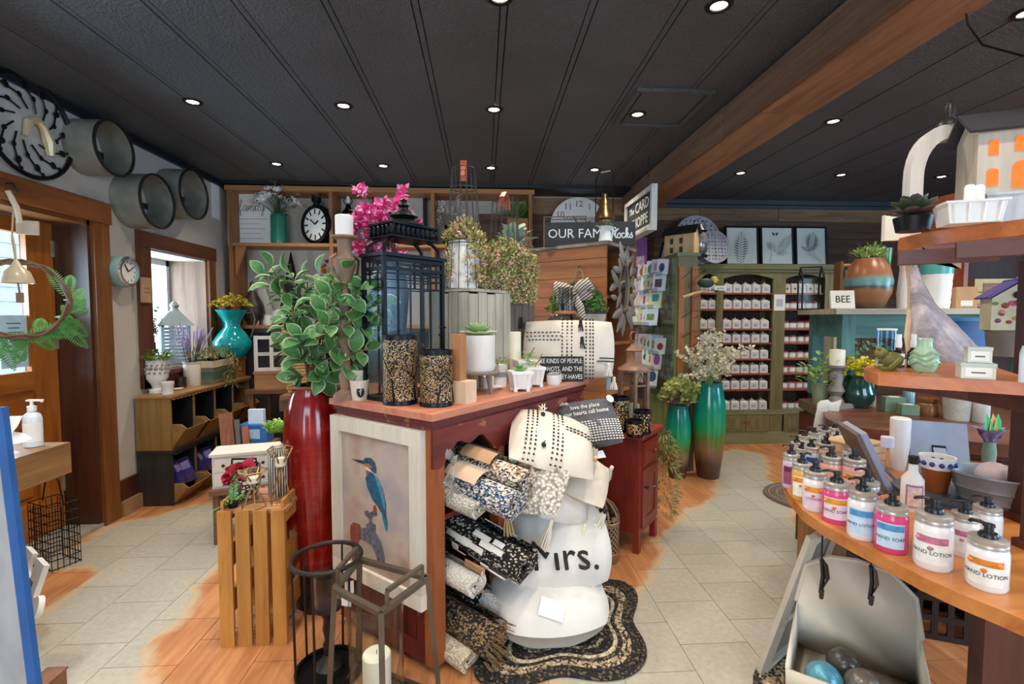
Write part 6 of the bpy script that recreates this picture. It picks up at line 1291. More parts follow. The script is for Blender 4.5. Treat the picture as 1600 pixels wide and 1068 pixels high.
def ribbon(pts,w,name='bow_loop'):
    b=B();vs=[]
    for i,p in enumerate(pts):
        p=V(p);d=(V(pts[min(i+1,len(pts)-1)])-V(pts[max(i-1,0)])).normalized();n=V((-d.z,0,d.x))
        if n.length<.1:n=V((0,0,1))
        vs+=[p+n*w/2+V((0,-.008,0)),p-n*w/2]
    n=len(pts);b.add(vs,[(2*i,2*i+1,2*i+3,2*i+2)for i in range(n-1)]);o=obj(name,b,RIB,t);m=o.modifiers.new('t','SOLIDIFY');m.thickness=.002
kz=r*.62
ribbon([(0,-.08,kz),(-.06,-.12,kz+.03),(-.14,-.12,kz+.045),(-.15,-.085,kz+.035),(-.05,-.07,kz)],.09);ribbon([(0,-.08,kz),(.06,-.12,kz+.035),(.13,-.12,kz+.06),(.145,-.085,kz+.05),(.05,-.07,kz)],.09)
ribbon([(0,-.085,kz-.0),(-.07,-.1,kz-.035),(-.14,-.08,kz-.03)],.07);ribbon([(0,-.085,kz),(.07,-.1,kz-.02),(.14,-.08,kz-.01)],.07)
ribbon([(.01,-.09,kz-.02),(.06,-.1,kz-.1),(.07,-.09,kz-.17),(.1,-.095,kz-.23)],.06,'bow_tail');ribbon([(-.01,-.09,kz-.02),(-.03,-.1,kz-.1),(-.05,-.09,kz-.16)],.06,'bow_tail')
obj('bow_knot',B().sph((0,-.1,kz),.028,10,6),RIB,t);obj('jute_loop',B().tube([(-.07,-.01,r*.7),(-.02,-.012,r*1.35),(0,-.014,r*1.48),(.02,-.012,r*1.35),(.07,-.01,r*.7)],.004,5),mat('jute','#b49a74',.9),t)
obj('hook',B().tube([(0,0,r*1.5),(0,-.02,r*1.5),(0,-.02,r*1.44)],.004,5),IRON,t)
gp=CL(1.22,.36,1.0);t=thing('glass_bottle_vase','ribbed smoked glass bottle vase with an amber collar between crates and cushion','vase',CL(1.17,.27,1.0));
s=mpp(t.location);zz=lambda yy:pz(t.location,862,yy)-1.0
gp=gd(864,500,3.05);t.location=CL(1.43,.3,0);
pd=thing('iron_pedestal','tall slim iron plant pedestal between the cabinet and the clad display unit','pedestal',CL(1.5,.3,0));obj('top',B().lathe([(0,1.2),(.11,1.2),(.11,1.22),(0,1.22)],24),BLK,pd);obj('column',B().lathe([(.1,0),(.1,.02),(.03,.05),(.025,1.2)],16),BLK,pd)
t.location=CL(1.5,.3,1.22);s=mpp(t.location);obj('bottle',B().lathe([(0,0),(.13,0),(.145,.03),(.14,.09),(.1,.13),(.05,.16),(.045,.3),(.052,.32),(.045,.32),(.04,.16),(.09,.12),(.13,.05),(0,.015)],28,fn=lambda a,z:1+.012*math.sin(18*a)),glass('smoked_glass',(.72,.72,.7,1),.05),t);obj('collar',B().lathe([(.052,.155),(.075,.15),(.07,.165),(.05,.17)],24),mat('amber_collar','#a8683e',.3),t)
# leaf wreath mirror on the blue side
t=thing('leaf_mirror','oval mirror framed by grey driftwood leaves hanging on the blue side of the display unit','mirror',UL(.24,-.012,1.56),CA);t.scale=(.8,.8,.8);DW=wood('driftwood','#6f695f','#a39b8e','z',.7)
b=B();b.M=FACE@Matrix.Diagonal((.62,1,1,1));b.tube([(.17*math.cos(a),.21*math.sin(a),.02)for a in[2*math.pi*i/30 for i in range(30)]],.014,6,True);obj('rim',b,wood('taupe_rim','#6a5946','#93806a','x',.6),t)
b=B();b.M=FACE@Matrix.Diagonal((.62,1,1,1));b.prism([(.17*math.cos(a),.21*math.sin(a))for a in[2*math.pi*i/30 for i in range(30)]],.006,.012);obj('mirror_glass',b,mat('mirror','#c8ccd0',.03,1,0),t)
b=B();b.lathe([(0,0),(.2,.1),(.3,.4),(.26,.7),(.12,.92),(0,1)],8,M=Matrix.Diagonal((.55,.22,1,1)));dl2=b.mesh('leaf',DW)
for i in range(26):
    a=2*math.pi*i/26;q=(.12,.24)if i%2 else(.105,.215);sgn=1 if math.cos(a)>0 else-1
    inst('leaf',dl2,t,TR(q[0]*math.cos(a),-.015-.012*(i%3),q[1]*math.sin(a))@RY(R(90)-a+R(38)*(1 if i%2 else-1))@Matrix.Scale(rnd(.15,.24),4))
# orange posts behind the card rack
t=one('timber_post',B().b2((-.04,-.04,0),(.04,.04,CZ-.17)),wood('orange_post','#8a4524','#b96c3c','z',.5),'square orange timber post standing between the display unit and the card rack','post',(1.52,4.93,0))
# hanging card shop sign
t=thing('card_sign','white framed chalkboard sign lettered The Card Shoppe hanging from the beam','sign',(1.31,4.05,2.2),R(-90));hw,hh=.36,.165
T_=RY(0);b=B()
for lo,hi in(((-hw,-hh),(hw,-hh+.035)),((-hw,hh-.035),(hw,hh))):obj('frame_rail',B().b2((lo[0],-.025,lo[1]),(hi[0],.02,hi[1])),WP,t)
for lo,hi in(((-hw,-hh+.035),(-hw+.035,hh-.035)),((hw-.035,-hh+.035),(hw,hh-.035))):obj('frame_stile',B().b2((lo[0],-.025,lo[1]),(hi[0],.02,hi[1])),WP,t)
obj('ledge',B().b2((-hw,-.06,-hh-.02),(hw,.02,-hh)),WP,t);obj('chalkboard',B().b2((-hw+.035,-.008,-hh+.035),(hw-.035,.01,hh-.035)),mat('slate_board','#23282a',.8),t)
text('The',.075,LW,t,TR(-.2,-.0085,.06)@FACE,shear=.3,sx=1.2);text('CARD',.12,LW,t,TR(.08,-.0085,.06)@FACE,sx=1.05);text('SHOPPE',.12,LW,t,TR(.02,-.0085,-.06)@FACE,sx=1.0)
[obj('hanger',B().tube([(x,0,hh),(x,0,CZ-2.2)],.003,4),IRON,t)for x in(-.2,.2)]
# ---------------------------------------------------------------- small red side cabinet
RC=wood('small_red_paint','#6d2018','#8d3427','z',.4,1);RO=CL(1.37,-.26)
t=thing('side_cabinet','small dark red cabinet with a drawer and a panelled door','cabinet',RO,CA);w,d,h=.33,.43,.665
obj('carcass',B().b2((.01,.012,.11),(w-.01,d,h)),RC,t);obj('top',B().b2((-.012,-.012,h),(w+.012,d+.01,h+.024)),wood('small_red_top','#8a2f22','#a8463a','x',.35),t)
for x in(.01,w-.045):
    for y in(.012,d-.035):obj('leg',B().prism([(x,0),(x+.035,0),(x+.035,.11),(x,.11)],y,y+.035,Matrix(((1,0,0,0),(0,0,1,0),(0,1,0,0),(0,0,0,1)))),RC,t)
dr=obj('drawer',B().b2((.04,.0,h-.16),(w-.04,.012,h-.03)).b2((.055,-.005,h-.145),(w-.055,0,h-.045)),RC,t);obj('knob',B().lathe([(.006,0),(.006,.012),(.016,.022),(.012,.03),(0,.032)],14,M=TR(w/2,-.004,h-.095)@FACE),RC,dr)
dd_=obj('door',B().b2((.04,.0,.14),(.085,.012,h-.19)).b2((w-.085,0,.14),(w-.04,.012,h-.19)).b2((.085,0,.14),(w-.085,.012,.19)).b2((.085,0,h-.24),(w-.085,.012,h-.19)),RC,t);obj('door_panel',B().b2((.085,.006,.19),(w-.085,.011,h-.24)),RC,dd_);obj('knob',B().lathe([(.005,0),(.005,.01),(.013,.018),(0,.026)],12,M=TR(.062,-.002,.38)@FACE),IRON,dd_)
RZt=h+.0245
PERF2=perforated('perforated_amber','#d59f4c','#1b1512',110,'#f0d79e')
PERF_S=PERF;PERF=PERF2
cyl_candle(966,676,34,619,'tallest amber perforated candle cylinder on the small red cabinet, beside the word cushion',RZt,7,'amber perforated cylinders');cyl_candle(1003,679,28,640,'middle amber perforated candle cylinder on the small red cabinet, below the hexagonal lantern',RZt,8,'amber perforated cylinders');cyl_candle(992,684,26,655,'shortest amber perforated candle cylinder at the front edge of the small red cabinet',RZt,9,'amber perforated cylinders')
# hexagonal lantern
c=CL(1.6,-.12,RZt);s=mpp(c);t=thing('hexagonal_lantern','six sided weathered copper lantern with a pierced band on the small red cabinet','lantern',c,R(20));zz=lambda yy:pz(c,993,yy)-RZt;r=24*s;CPR=mat('weathered_copper','#8c6a55',.5,.5,.25,20)
hexr=lambda q:[(q*math.cos(R(60*i)),q*math.sin(R(60*i)))for i in range(6)]
obj('base',B().prism(hexr(r),0,.03),CPR,t);zb,zm,ze=.03,zz(600),zz(578)
for x,y in hexr(r*.95):obj('corner_post',B().bar((x,y,zb),(x,y,ze),.018),CPR,t)
hx_=hexr(r*.93)
for i in range(6):
    a,c2_=V((*hx_[i],0)),V((*hx_[(i+1)%6],0));b=B();b.add([a+V((0,0,zb)),c2_+V((0,0,zb)),c2_+V((0,0,zm)),a+V((0,0,zm))],[(0,1,2,3)]);obj('pane',b,GLS,t)
    b=B();n=(a+c2_).normalized()*.004;
    for k in range(5):p0=a.lerp(c2_,.14+.18*k)+V((0,0,(zm+ze)/2));b.tube([p0+V((0,0,.02)),p0+(c2_-a).normalized()*.012,p0-V((0,0,.02)),p0-(c2_-a).normalized()*.012],.003,4,True)
    b.bar(a+V((0,0,zm)),c2_+V((0,0,zm)),.01);b.bar(a+V((0,0,ze-.004)),c2_+V((0,0,ze-.004)),.01);obj('pierced_band',b,CPR,t)
obj('roof',B().lathe([(r*1.15,ze),(r*1.15,ze+.008),(r*.62,zz(568)),(r*.55,zz(566)),(r*.55,zz(548)),(r*.62,zz(547)),(r*.25,zz(540)),(r*.1,zz(535)),(0,zz(534))],6),CPR,t);obj('ring',B().tube([(.03*math.cos(a),0,zz(533)+.03+.03*math.sin(a))for a in[2*math.pi*i/16 for i in range(16)]],.004,6,True),CPR,t)
obj('candle',B().lathe([(0,.03),(r*.4,.03),(r*.4,.13),(0,.13)],18),mat('mint_candle','#c9d8c6',.6),t)
# moroccan lantern on the floor
c,r,h=ST(939,884,0,60,772);t=thing('moroccan_lantern','domed pierced champagne metal lantern standing on the floor beside the red cabinet','lantern',c);CH=mat('champagne_metal','#9c8468',.4,.65,.2)
q=N('pierced_mesh');x=q.co();sp_=q.n('SeparateXYZ');q.l(x,sp_.inputs[0]);an=q.math('ARCTAN2',sp_.outputs[1],sp_.outputs[0]);u1=q.math('SINE',q.math('ADD',q.math('MULTIPLY',an,22),q.math('MULTIPLY',sp_.outputs[2],210)));u2=q.math('SINE',q.math('SUBTRACT',q.math('MULTIPLY',an,22),q.math('MULTIPLY',sp_.outputs[2],210)));mm=q.math('MAXIMUM',u1,u2)
MESHM=q.done(q.ramp(mm,[(.45,'#2a211a'),(.6,'#a68f72')]),.45,.4)
obj('mesh_drum',B().lathe([(r*.96,.05),(r*.96,h*.58)],36),MESHM,t);obj('base',B().lathe([(0,0),(r,0),(r,.05),(r*.95,.055)],36),CH,t);obj('band',B().lathe([(r*.95,h*.57),(r*1.0,h*.575),(r*1.0,h*.62),(r*.95,h*.63)],36),CH,t)
for i in range(9):
    a=2*math.pi*i/9;b=B();b.tube([(r*.94*math.cos(a),r*.94*math.sin(a),h*.62),(r*.86*math.cos(a),r*.86*math.sin(a),h*.74),(r*.6*math.cos(a),r*.6*math.sin(a),h*.86),(r*.2*math.cos(a),r*.2*math.sin(a),h*.94)],.007,6);obj('dome_rib',b,CH,t)
    a+=math.pi/9;b=B()
    for k in range(5):e=R(-60+30*k);b.tube([(r*.93*math.cos(a),r*.93*math.sin(a),h*.64),(r*.9*math.cos(a+.25*math.sin(e)),r*.9*math.sin(a+.25*math.sin(e)),h*(.64+.09*math.cos(e)))],.0045,5)
    obj('palmette',b,CH,t)
obj('finial',B().lathe([(r*.26,h*.93),(r*.22,h*.955),(r*.08,h*.97),(r*.12,h*.985),(0,h)],18),CH,t)
for dx,dy,hh_,lab in((-.025,-.02,.1,'short white candle inside the pierced floor lantern'),(.03,0,.15,'taller white candle inside the pierced floor lantern')):one('pillar_candle',B().lathe([(0,0),(.022,0),(.022,hh_),(0,hh_)],14),CREAM,lab,'candle',c+V((dx,dy,.05)),0,'candles in the pierced lantern')
# braided rug
rc_=gz(882,978,0);t=thing('braided_rug','braided black and tan rug with a scalloped outline in front of the red cabinet','rug',(rc_.x,rc_.y,0),R(40))
BRD=[braid_mat('braid_dark',['#23201f','#2c2826','#1b1918','#6b5a46','#211e1d'],130),braid_mat('braid_tan',['#b39a78','#2a2624','#c9b797','#4a4038','#a58b68'],130),braid_mat('braid_cream',['#cdbf9f','#d9ccae','#bda986','#8c7a5e'],130)]
def lobed(R_):return[((R_*(1+.17*math.cos(4*a)))*math.cos(a)*1.12,(R_*(1+.17*math.cos(4*a)))*math.sin(a)*.86,.009)for a in[2*math.pi*i/72 for i in range(72)]]
Rr=.36
for i in range(17):
    R_=Rr-.0205*i
    if R_<.02:break
    b=B();b.M=Matrix.Diagonal((1,1,.75,1));b.tube(lobed(R_),.0115,6,True);obj('braid',b,BRD[(0,0,0,1,1,0,2,0,0,1,0,0,2,1,0,0,1)[i]],t)
# ---------------------------------------------------------------- tall green vases
def grad_vase(px,py,w,yt,name,label,z_t):
    c,r,h=ST(px,py,0,w*.62,yt);r=w*mpp(c)/2;t=thing(name,label,'vase',c)
    q=N('ombre_glaze');x=q.co();sp_=q.n('SeparateXYZ');q.l(x,sp_.inputs[0]);g=q.noise(q.mapped(x,(26,26,2.5)),1,5,.65);v=q.math('ADD',q.math('MULTIPLY',sp_.outputs[2],1/h),q.math('MULTIPLY_ADD',g,.24,-.12))
    G=q.done(q.ramp(v,[(.16,'#4b2f1d'),(.3,'#8d6342'),(.42,'#5d7a2c'),(.52,'#1f9c58'),(.68,'#0c9877'),(.95,'#067a72')]),.16,spec=.7)
    obj('vase',B().lathe([(0,0),(r*.66,0),(r*.7,.02),(r*.86,h*.25),(r*.98,h*.5),(r,h*.62),(r*.95,h*.78),(r*.78,h*.95),(r*.74,h*.985),(r*.78,h),(r*.66,h),(r*.64,h*.8),(0,h*.7)],40),G,t);return t,c,r,h
t,c,r,h=grad_vase(1106,748,49,597,'green_floor_vase','tall green to brown glazed floor vase with cream orchid sprays',0)
bs,bf=B(),B()
for px,py in[(1075,545),(1085,560),(1090,535),(1105,520),(1118,530),(1130,545),(1145,540),(1160,543),(1168,546),(1060,553),(1095,575),(1110,560),(1125,565),(1140,560),(1100,590),(1120,585),(1085,580),(1112,515),(1128,522),(1150,552),(1070,585),(1105,545),(1135,580),(1092,550),(1078,572),(1118,548),(1100,530),(1110,575)]:
    P=gd(px,py,(c-CP).dot(fw)+rnd(-.12,.1))-c;bs.tube([(0,0,h*.97),(P.x*.4,P.y*.4,h+(P.z-h)*.6),P],.0018,4)
    for k in range(9):
        cpt=V((P.x*.5,P.y*.5,h+(P.z-h)*.65)).lerp(P,rnd(0,1.1))+V((rnd(-.025,.025),rnd(-.025,.025),rnd(-.025,.025)))
        for j in range(5):e=V((rnd(-1,1),rnd(-1,.4),rnd(-1,1))).normalized();bf.leaf(cpt,e,(rnd(-1,1),rnd(-1,1),rnd(-1,1)),rnd(.026,.042),.024,.1,1)
obj('stems',bs,LGRN,t,kind='stuff');obj('blossoms',bf,mat('cream_orchid','#e0d9bd',.6,0,.1),t,kind='stuff')
t,c,r,h=grad_vase(1058,748,38,632,'green_floor_vase','shorter green to brown glazed floor vase topped with pale green hydrangea',0)
hg=[mat('hydrangea_green','#a9b05c',.6,0,.2),mat('hydrangea_pale','#c3c983',.6,0,.15)];bb=[B(),B()]
for px,py in[(1045,612),(1058,600),(1070,603),(1082,612),(1062,615),(1075,622),(1090,618),(1050,604),(1068,594),(1085,605),(1040,618),(1095,610)]:
    P=gd(px,py,(c-CP).dot(fw)+rnd(-.08,.06))-c
    for k in range(46):e=V((rnd(-1,1),rnd(-1,1),rnd(-.6,1))).normalized();bb[k%2].leaf(P+e*.03,e+V((rnd(-.8,.8),rnd(-.8,.8),rnd(-.5,.5))),e,.046,.04,.2,1)
for k in(0,1):obj('blossoms',bb[k],hg[k],t,kind='stuff')
b=B()
for i in range(10):a=i*.63;b.leaf((r*.5*math.cos(a),r*.5*math.sin(a),h),(math.cos(a),math.sin(a),.35),(0,0,1),.12,.07,.2)
obj('dried_leaves',b,mat('dusty_rose_leaf','#8d7468',.7,0,.2),t)
# hanging dried grass at the cabinet side
t=thing('dried_grass_bunch','hanging bunch of dried green grass on the side of the small red cabinet','dried grass',CL(1.72,-.27,.64));b=B()
for i in range(420):u=random.random();a=rnd(0,6.28);q=.03+.05*math.sin(u*2.6);b.leaf((q*math.cos(a),q*math.sin(a),-.5*u),(math.cos(a),math.sin(a),rnd(-1.5,.4)),(rnd(-1,1),rnd(-1,1),0),rnd(.03,.06),.01,.1,1)
obj('grass',b,mat('dry_grass','#8c8a52',.8,0,.3),t,kind='stuff');obj('tie',B().tube([(-.02,0,0),(0,0,.02),(.02,0,0)],.006,6),STEM,t)
# ---------------------------------------------------------------- green shelf cabinets with candle jars
GNZ=wood('olive_paint_z','#575030','#857c4e','z',.55,1,worn='#8a6238',wornamt=.4);GNX=wood('olive_paint_x','#625f40','#8a885a','x',.55,1,worn='#8a6238',wornamt=.36);SHR=wood('rust_shelf','#7a3a20','#a85a34','x',.5);INB=wood('bead_inside','#341f15','#533023','z',.7)
GY=4.97;GX=[2.235,2.42,2.5,3.045,3.2,3.9];gtop=1.9
gc=thing('jar_cabinet','tall olive green shop cabinet with arched bays of shelves and small cupboards below','cabinet',(0,0,0))
SHZ=[gy(1165,y,GY).z for y in(457,482,513,535,560,583,608,640)]
for a,b_ in((2.21,2.27),(2.44,2.51),(3.05,3.185),(3.62,3.76)):obj('stile',B().b2((a,GY,0),(b_,GY+.03,gtop-.05)),GNZ,gc)
obj('crown',B().b2((2.19,GY-.03,gtop-.05),(3.8,GY+.26,gtop)).b2((2.2,GY-.015,gtop-.08),(3.79,GY+.0,gtop-.05)),GNX,gc);obj('crown_back',B().b2((2.2,GY+.24,0),(3.8,GY+.26,gtop-.05)),GNX,gc)
def arch_top(xa,xb):
    P=[(xa,gtop-.06),(xa,gtop-.15)]+[(xa+(xb-xa)*i/10,gtop-.15+.05*math.sin(math.pi*i/10))for i in range(1,10)]+[(xb,gtop-.15),(xb,gtop-.06)]
    return B().prism(P,0,.02,TR(0,GY+.022,0)@RX(R(90)))
BAYS=((2.27,2.44),(2.51,3.05),(3.185,3.62))
for xa,xb in BAYS:
    obj('arch',arch_top(xa,xb),GNX,gc)
    for k in range(max(2,int((xb-xa)/.06))):w=(xb-xa)/max(2,int((xb-xa)/.06));obj('beadboard',B().b2((xa+k*w+.002,GY+.225,.38),(xa+(k+1)*w-.002,GY+.238,gtop-.1)),INB,gc)
    for i,z in enumerate(SHZ):obj('shelf',B().b2((xa,GY+.006,z-.018),(xb,GY+.225,z)),SHR if i<7 else GNX,gc)
for x in(2.2,2.455,3.11,3.7):obj('partition',B().b2((x,GY+.03,0),(x+.018,GY+.24,gtop-.05)),GNZ,gc)
obj('plinth',B().b2((2.21,GY-.01,0),(3.76,GY+.005,.1)),GNX,gc);obj('cupboard_rail',B().b2((2.21,GY-.004,.1),(3.76,GY+.01,.13)).b2((2.21,GY-.004,SHZ[-1]-.05),(3.76,GY+.01,SHZ[-1]-.0)),GNX,gc)
for xa,xb in((2.28,2.43),(2.52,2.78),(2.785,3.04),(3.2,3.41),(3.415,3.61)):
    d=obj('door',B().b2((xa,GY-.012,.135),(xb,GY+.002,SHZ[-1]-.055)),GNZ,gc);obj('door_panel',B().b2((xa+.04,GY-.016,.165),(xb-.04,GY-.012,SHZ[-1]-.085)),GNZ,d)
    obj('knob',B().lathe([(.006,0),(.006,.012),(.016,.02),(0,.03)],12,M=TR(xb-.02 if xa in(2.52,3.2)else xa+.02,GY-.012,(.13+SHZ[-1])/2)@FACE),SHR,d)
# the jars
JW=mat('frosted_candle_jar','#d9d5ce',.3,0,.04);JL=mat('jar_label','#c3c3cc',.6,0,.15,50);RL=mat('red_lid','#9c3434',.5,0,.15);DL_=mat('dark_lid','#2a2c30',.5,0,.2);CRJ=mat('wax_jar','#d9cdbf',.35,0,.06)
def rr_prof(w,h):return[(0,0),(w*.9,0),(w,.006),(w,h*.86),(w*.85,h)]
mb=B();pr=[(-.042,-.042),(.042,-.042),(.042,.042),(-.042,.042)]
jar0=thing('lidded_candle','x','candle',(0,0,-5))
b=B();b.b2((-.043,-.043,0),(.043,.043,.078));b.add([(x*k,y*k,z)for z,k in((.078,1),(.088,.82))for x,y in pr],[(0,1,5,4),(1,2,6,5),(2,3,7,6),(3,0,4,7),(4,5,6,7)]);obj('jar',b,JW,jar0)
obj('label',B().b2((-.03,-.0438,.014),(.03,-.043,.06)),JL,jar0);obj('lid',B().lathe([(.036,.088),(.038,.094),(.02,.1),(.01,.103),(.012,.112),(0,.116)],10),JW,jar0);obj('label_print',B().b2((-.02,-.0442,.036),(.016,-.0438,.041)).b2((-.02,-.0442,.026),(.01,-.0438,.03)),STEM,jar0)
jar1=thing('wax_jar','x','jar',(0,0,-5));obj('jar',B().lathe([(0,0),(.038,0),(.041,.006),(.041,.058),(.036,.064)],14),CRJ,jar1);obj('lid',B().lathe([(.039,.06),(.041,.062),(.041,.078),(0,.08)],14),RL,jar1);obj('label',B().lathe([(.0415,.014),(.0415,.048)],8,a0=R(-140),a1=R(-40)),PAPER,jar1)
jar2=jar1.copy();COL.objects.link(jar2)
for ch in jar1.children:
    c=ch.copy();COL.objects.link(c);c.parent=jar2
    if c.name.startswith('lid'):c.data=ch.data.copy();c.data.materials[0]=DL_
sh_n=['top','second','third','fourth','fifth','sixth','seventh','lowest'];firstuse=set()
def put(src,loc,lab,grp,rz=0):
    if src not in firstuse:firstuse.add(src);src.location=loc;src.rotation_euler=(0,0,rz);src['label']=lab;src['group']=grp
    else:dup(src,loc,rz,lab,grp)
for i,z in enumerate(SHZ):
    for k in range(2):put(jar0,(2.315+.095*k,GY+.07,z),'%s white lidded candle jar on the %s shelf of the narrow bay'%(('outer','inner')[k],sh_n[i]),'jars in the narrow green bay')
    for k in range(5):put(jar0,(2.575+.103*k+rnd(-.003,.003),GY+.07,z),'%s white lidded candle jar from the narrow bay, %s shelf, wide bay'%(ORD[k],sh_n[i]),'jars in the wide green bay',rnd(-.04,.04))
    if i==0:
        for k in range(5):
            t=thing('gift_pouch','%s cream gathered pouch from the wide post on the top shelf of the lidded-jar bay'%ORD[k],'pouch',(3.235+.085*k,GY+.08,z),0,'pouches on the top shelf');b=B();b.b2((-.036,-.03,0),(.036,.03,.075));b.add([(-.036,-.03,.075),(.036,-.03,.075),(.036,.03,.075),(-.036,.03,.075),(-.034,0,.105),(.034,0,.105)],[(0,1,5,4),(2,3,4,5),(1,2,5),(3,0,4)]);obj('pouch',b,mat('pouch_cloth','#d6cbbc',.8),t);obj('sticker',B().lathe([(0,0),(.012,0),(.012,.001),(0,.001)],10,M=TR(0,-.031,.045)@FACE),STEM,t)
    else:
        for k in range(5 if i<7 else 4):
            src=jar1 if(i*3+k*2)%5<3 else jar2
            put(src,(3.235+.084*k,GY+.08,z),'%s %s-lidded wax jar from the wide post on the %s shelf'%(ORD[k],'red' if src is jar1 else 'dark',sh_n[i]),'wax jars beside the wide post',rnd(-.3,.3))
for o,x,z,w,h,lab in(('price_card',2.475,SHZ[0]+.02,.13,.05,'wide white price card fixed to the narrow stile of the green cabinet'),('notice_card',3.12,SHZ[1]-.02,.12,.17,'white framed notice on the wide post of the green cabinet')):
    t=one(o,B().b2((-w/2,-.004,0),(w/2,0,h)),PAPER,lab,'card',(x,GY-.001,z));obj('print',B().b2((-w*.3,-.005,h*.25),(w*.3,-.004,h*.7)),mat('grey_print2','#b9b9bd',.8),t)
# botanical prints and tobacco baskets on top
FP=mat('pale_botanical_paper','#dadfd6',.7,0,.06,6);INK=mat('botanical_ink','#2c3436',.8)
def fernpoly(kind,w,h):
    b=B();S=lambda pts,rw:b.tube([(x,y,0)for x,y in pts],rw,4)
    def leaflet(x,y,a,L,wd):b.prism([(x,y),(x+math.cos(a-.13)*L*.5,y+math.sin(a-.13)*L*.5),(x+math.cos(a)*L,y+math.sin(a)*L),(x+math.cos(a+.13)*L*.5,y+math.sin(a+.13)*L*.5)],0,.0006)
    def branch(x0,y0,a,L,n,f):
        for i in range(n):
            u=i/n;x,y=x0+math.cos(a)*L*u,y0+math.sin(a)*L*u;s=f*math.sin(math.pi*(.18+.8*u))
            for sg in(-1,1):leaflet(x,y,a+sg*R(68),s,s*.3)
        S([(x0,y0),(x0+math.cos(a)*L,y0+math.sin(a)*L)],.0018)
    if kind==0:branch(-.02,-h*.42,R(86),h*.8,13,w*.27)
    elif kind==1:
        branch(0,-h*.2,R(52),h*.66,12,w*.17);branch(-.02,-h*.15,R(118),h*.3,8,w*.12);branch(-w*.2,-h*.1,R(110),h*.22,8,w*.09);branch(.0,-h*.2,R(8),w*.3,7,w*.1);S([(-w*.22,-h*.4),(-w*.17,-h*.2),(-w*.2,-h*.1)],.0018)
        for sg in(-1,1):b.prism([(-w*.05,h*.3),(-w*.05+sg*.035,h*.36),(-w*.05+sg*.03,h*.3),(-w*.05+sg*.02,h*.26)],0,.0006)
    else:
        branch(-w*.02,-h*.12,R(80),h*.5,12,w*.26);branch(-.02,-h*.1,R(30),w*.34,8,w*.1);branch(-.02,-h*.12,R(155),w*.28,7,w*.09);branch(w*.3,-h*.4,R(142),w*.75,10,w*.12)
    return b
for i,(px,w_,lab)in enumerate(((1158,54,'black framed print of one upright fern, the first of three on the green cabinet'),(1213,54,'black framed fern print with a small moth, the middle of three on the green cabinet'),(1266,52,'black framed print of a broad spreading fern, last of three, nearest the right-hand shelves'))):
    p=gy(px,410,5.12);s=mpp(p);w,h=w_*s,62*s;t=thing('botanical_print',lab,'picture',(p.x,5.1,gtop),0,'framed fern prints');T_=RX(R(-5));f=.02
    for lo,hi in(((-w/2,0),(w/2,f)),((-w/2,h-f),(w/2,h)),((-w/2,f),(-w/2+f,h-f)),((w/2-f,f),(w/2,h-f))):b=B();b.M=T_;b.b2((lo[0],-.012,lo[1]),(hi[0],.012,hi[1]));obj('frame_bar',b,BLK,t)
    b=B();b.M=T_;b.b2((-w/2+f,-.003,f),(w/2-f,.003,h-f));obj('paper',b,FP,t);b=fernpoly(i,w,h);o=obj('fern_drawing',b,INK,t);o.matrix_basis=T_@TR(0,-.0036,h/2)@FACE;o['kind']='stuff'
LAT=mat('bleached_lath','#a8a9b2',.7,0,.15)
def tobacco(px,py,wpx,dep,label,tilt=8):
    p=gd(px,py,dep);r=wpx/2*mpp(p);t=thing('lath_basket',label,'basket',(p.x,p.y,gtop+r+.004),R(6),'round lath baskets');T_=RX(R(90-tilt));b=B();b.M=T_;b.tube([(r*math.cos(a),r*math.sin(a),0)for a in[2*math.pi*i/40 for i in range(40)]],.012,6,True);obj('rim',b,LAT,t);b=B();b.M=T_;b.tube([(r*.72*math.cos(a),r*.72*math.sin(a),-.015)for a in[2*math.pi*i/32 for i in range(32)]],.007,5,True);obj('inner_hoop',b,LAT,t)
    n=max(9,int(r*2/.045))
    for i in range(n):
        u=(i+.5)/n*2-1;L=r*math.sqrt(max(0,1-u*u))*.99;b=B();b.M=T_;b.box((u*r,0,-.014+.006*(i%2)),(r*1.25/n,2*L,.004));obj('slat',b,LAT,t);b=B();b.M=T_;b.box((0,u*r,-.012+.006*((i+1)%2)),(2*L,r*1.25/n,.004));obj('slat',b,LAT,t)
tobacco(1091,358,76,5.14,'largest round bleached lath basket at the back on the green cabinet corner');tobacco(1090,378,60,5.06,'middle round lath basket leaning before the largest one');tobacco(1116,385,50,4.98,'smallest round lath basket in front on the green cabinet, beside the fern prints')
# wing cabinet with the card rack
wg=thing('wing_cabinet','olive green beadboard cabinet end standing forward of the jar cabinet','cabinet',(0,0,0));X0,X1,Y0,Y1=1.67,1.84,4.12,4.9
for i in range(13):y=Y0+(Y1-Y0)*i/13;obj('beadboard',B().b2((X0,y+.002,.1),(X0+.014,y+(Y1-Y0)/13-.002,gtop-.03)),wood('sage_bead','#77824c','#a6b070','z',.55),wg)
obj('front_panel',B().b2((X0+.002,Y0-.012,0),(X1,Y0+.01,gtop-.03)),GNZ,wg);obj('top',B().b2((X0-.015,Y0-.03,gtop-.03),(X1+.02,Y1,gtop)),GNX,wg);obj('side_panel',B().b2((X1-.014,Y0+.01,0),(X1,Y1,gtop-.03)),GNZ,wg);obj('plinth',B().b2((X0,Y0+.01,0),(X0+.014,Y1,.1)),GNX,wg)
ST_=wood('orange_strip','#8a4a26','#b8743f','z',.5)
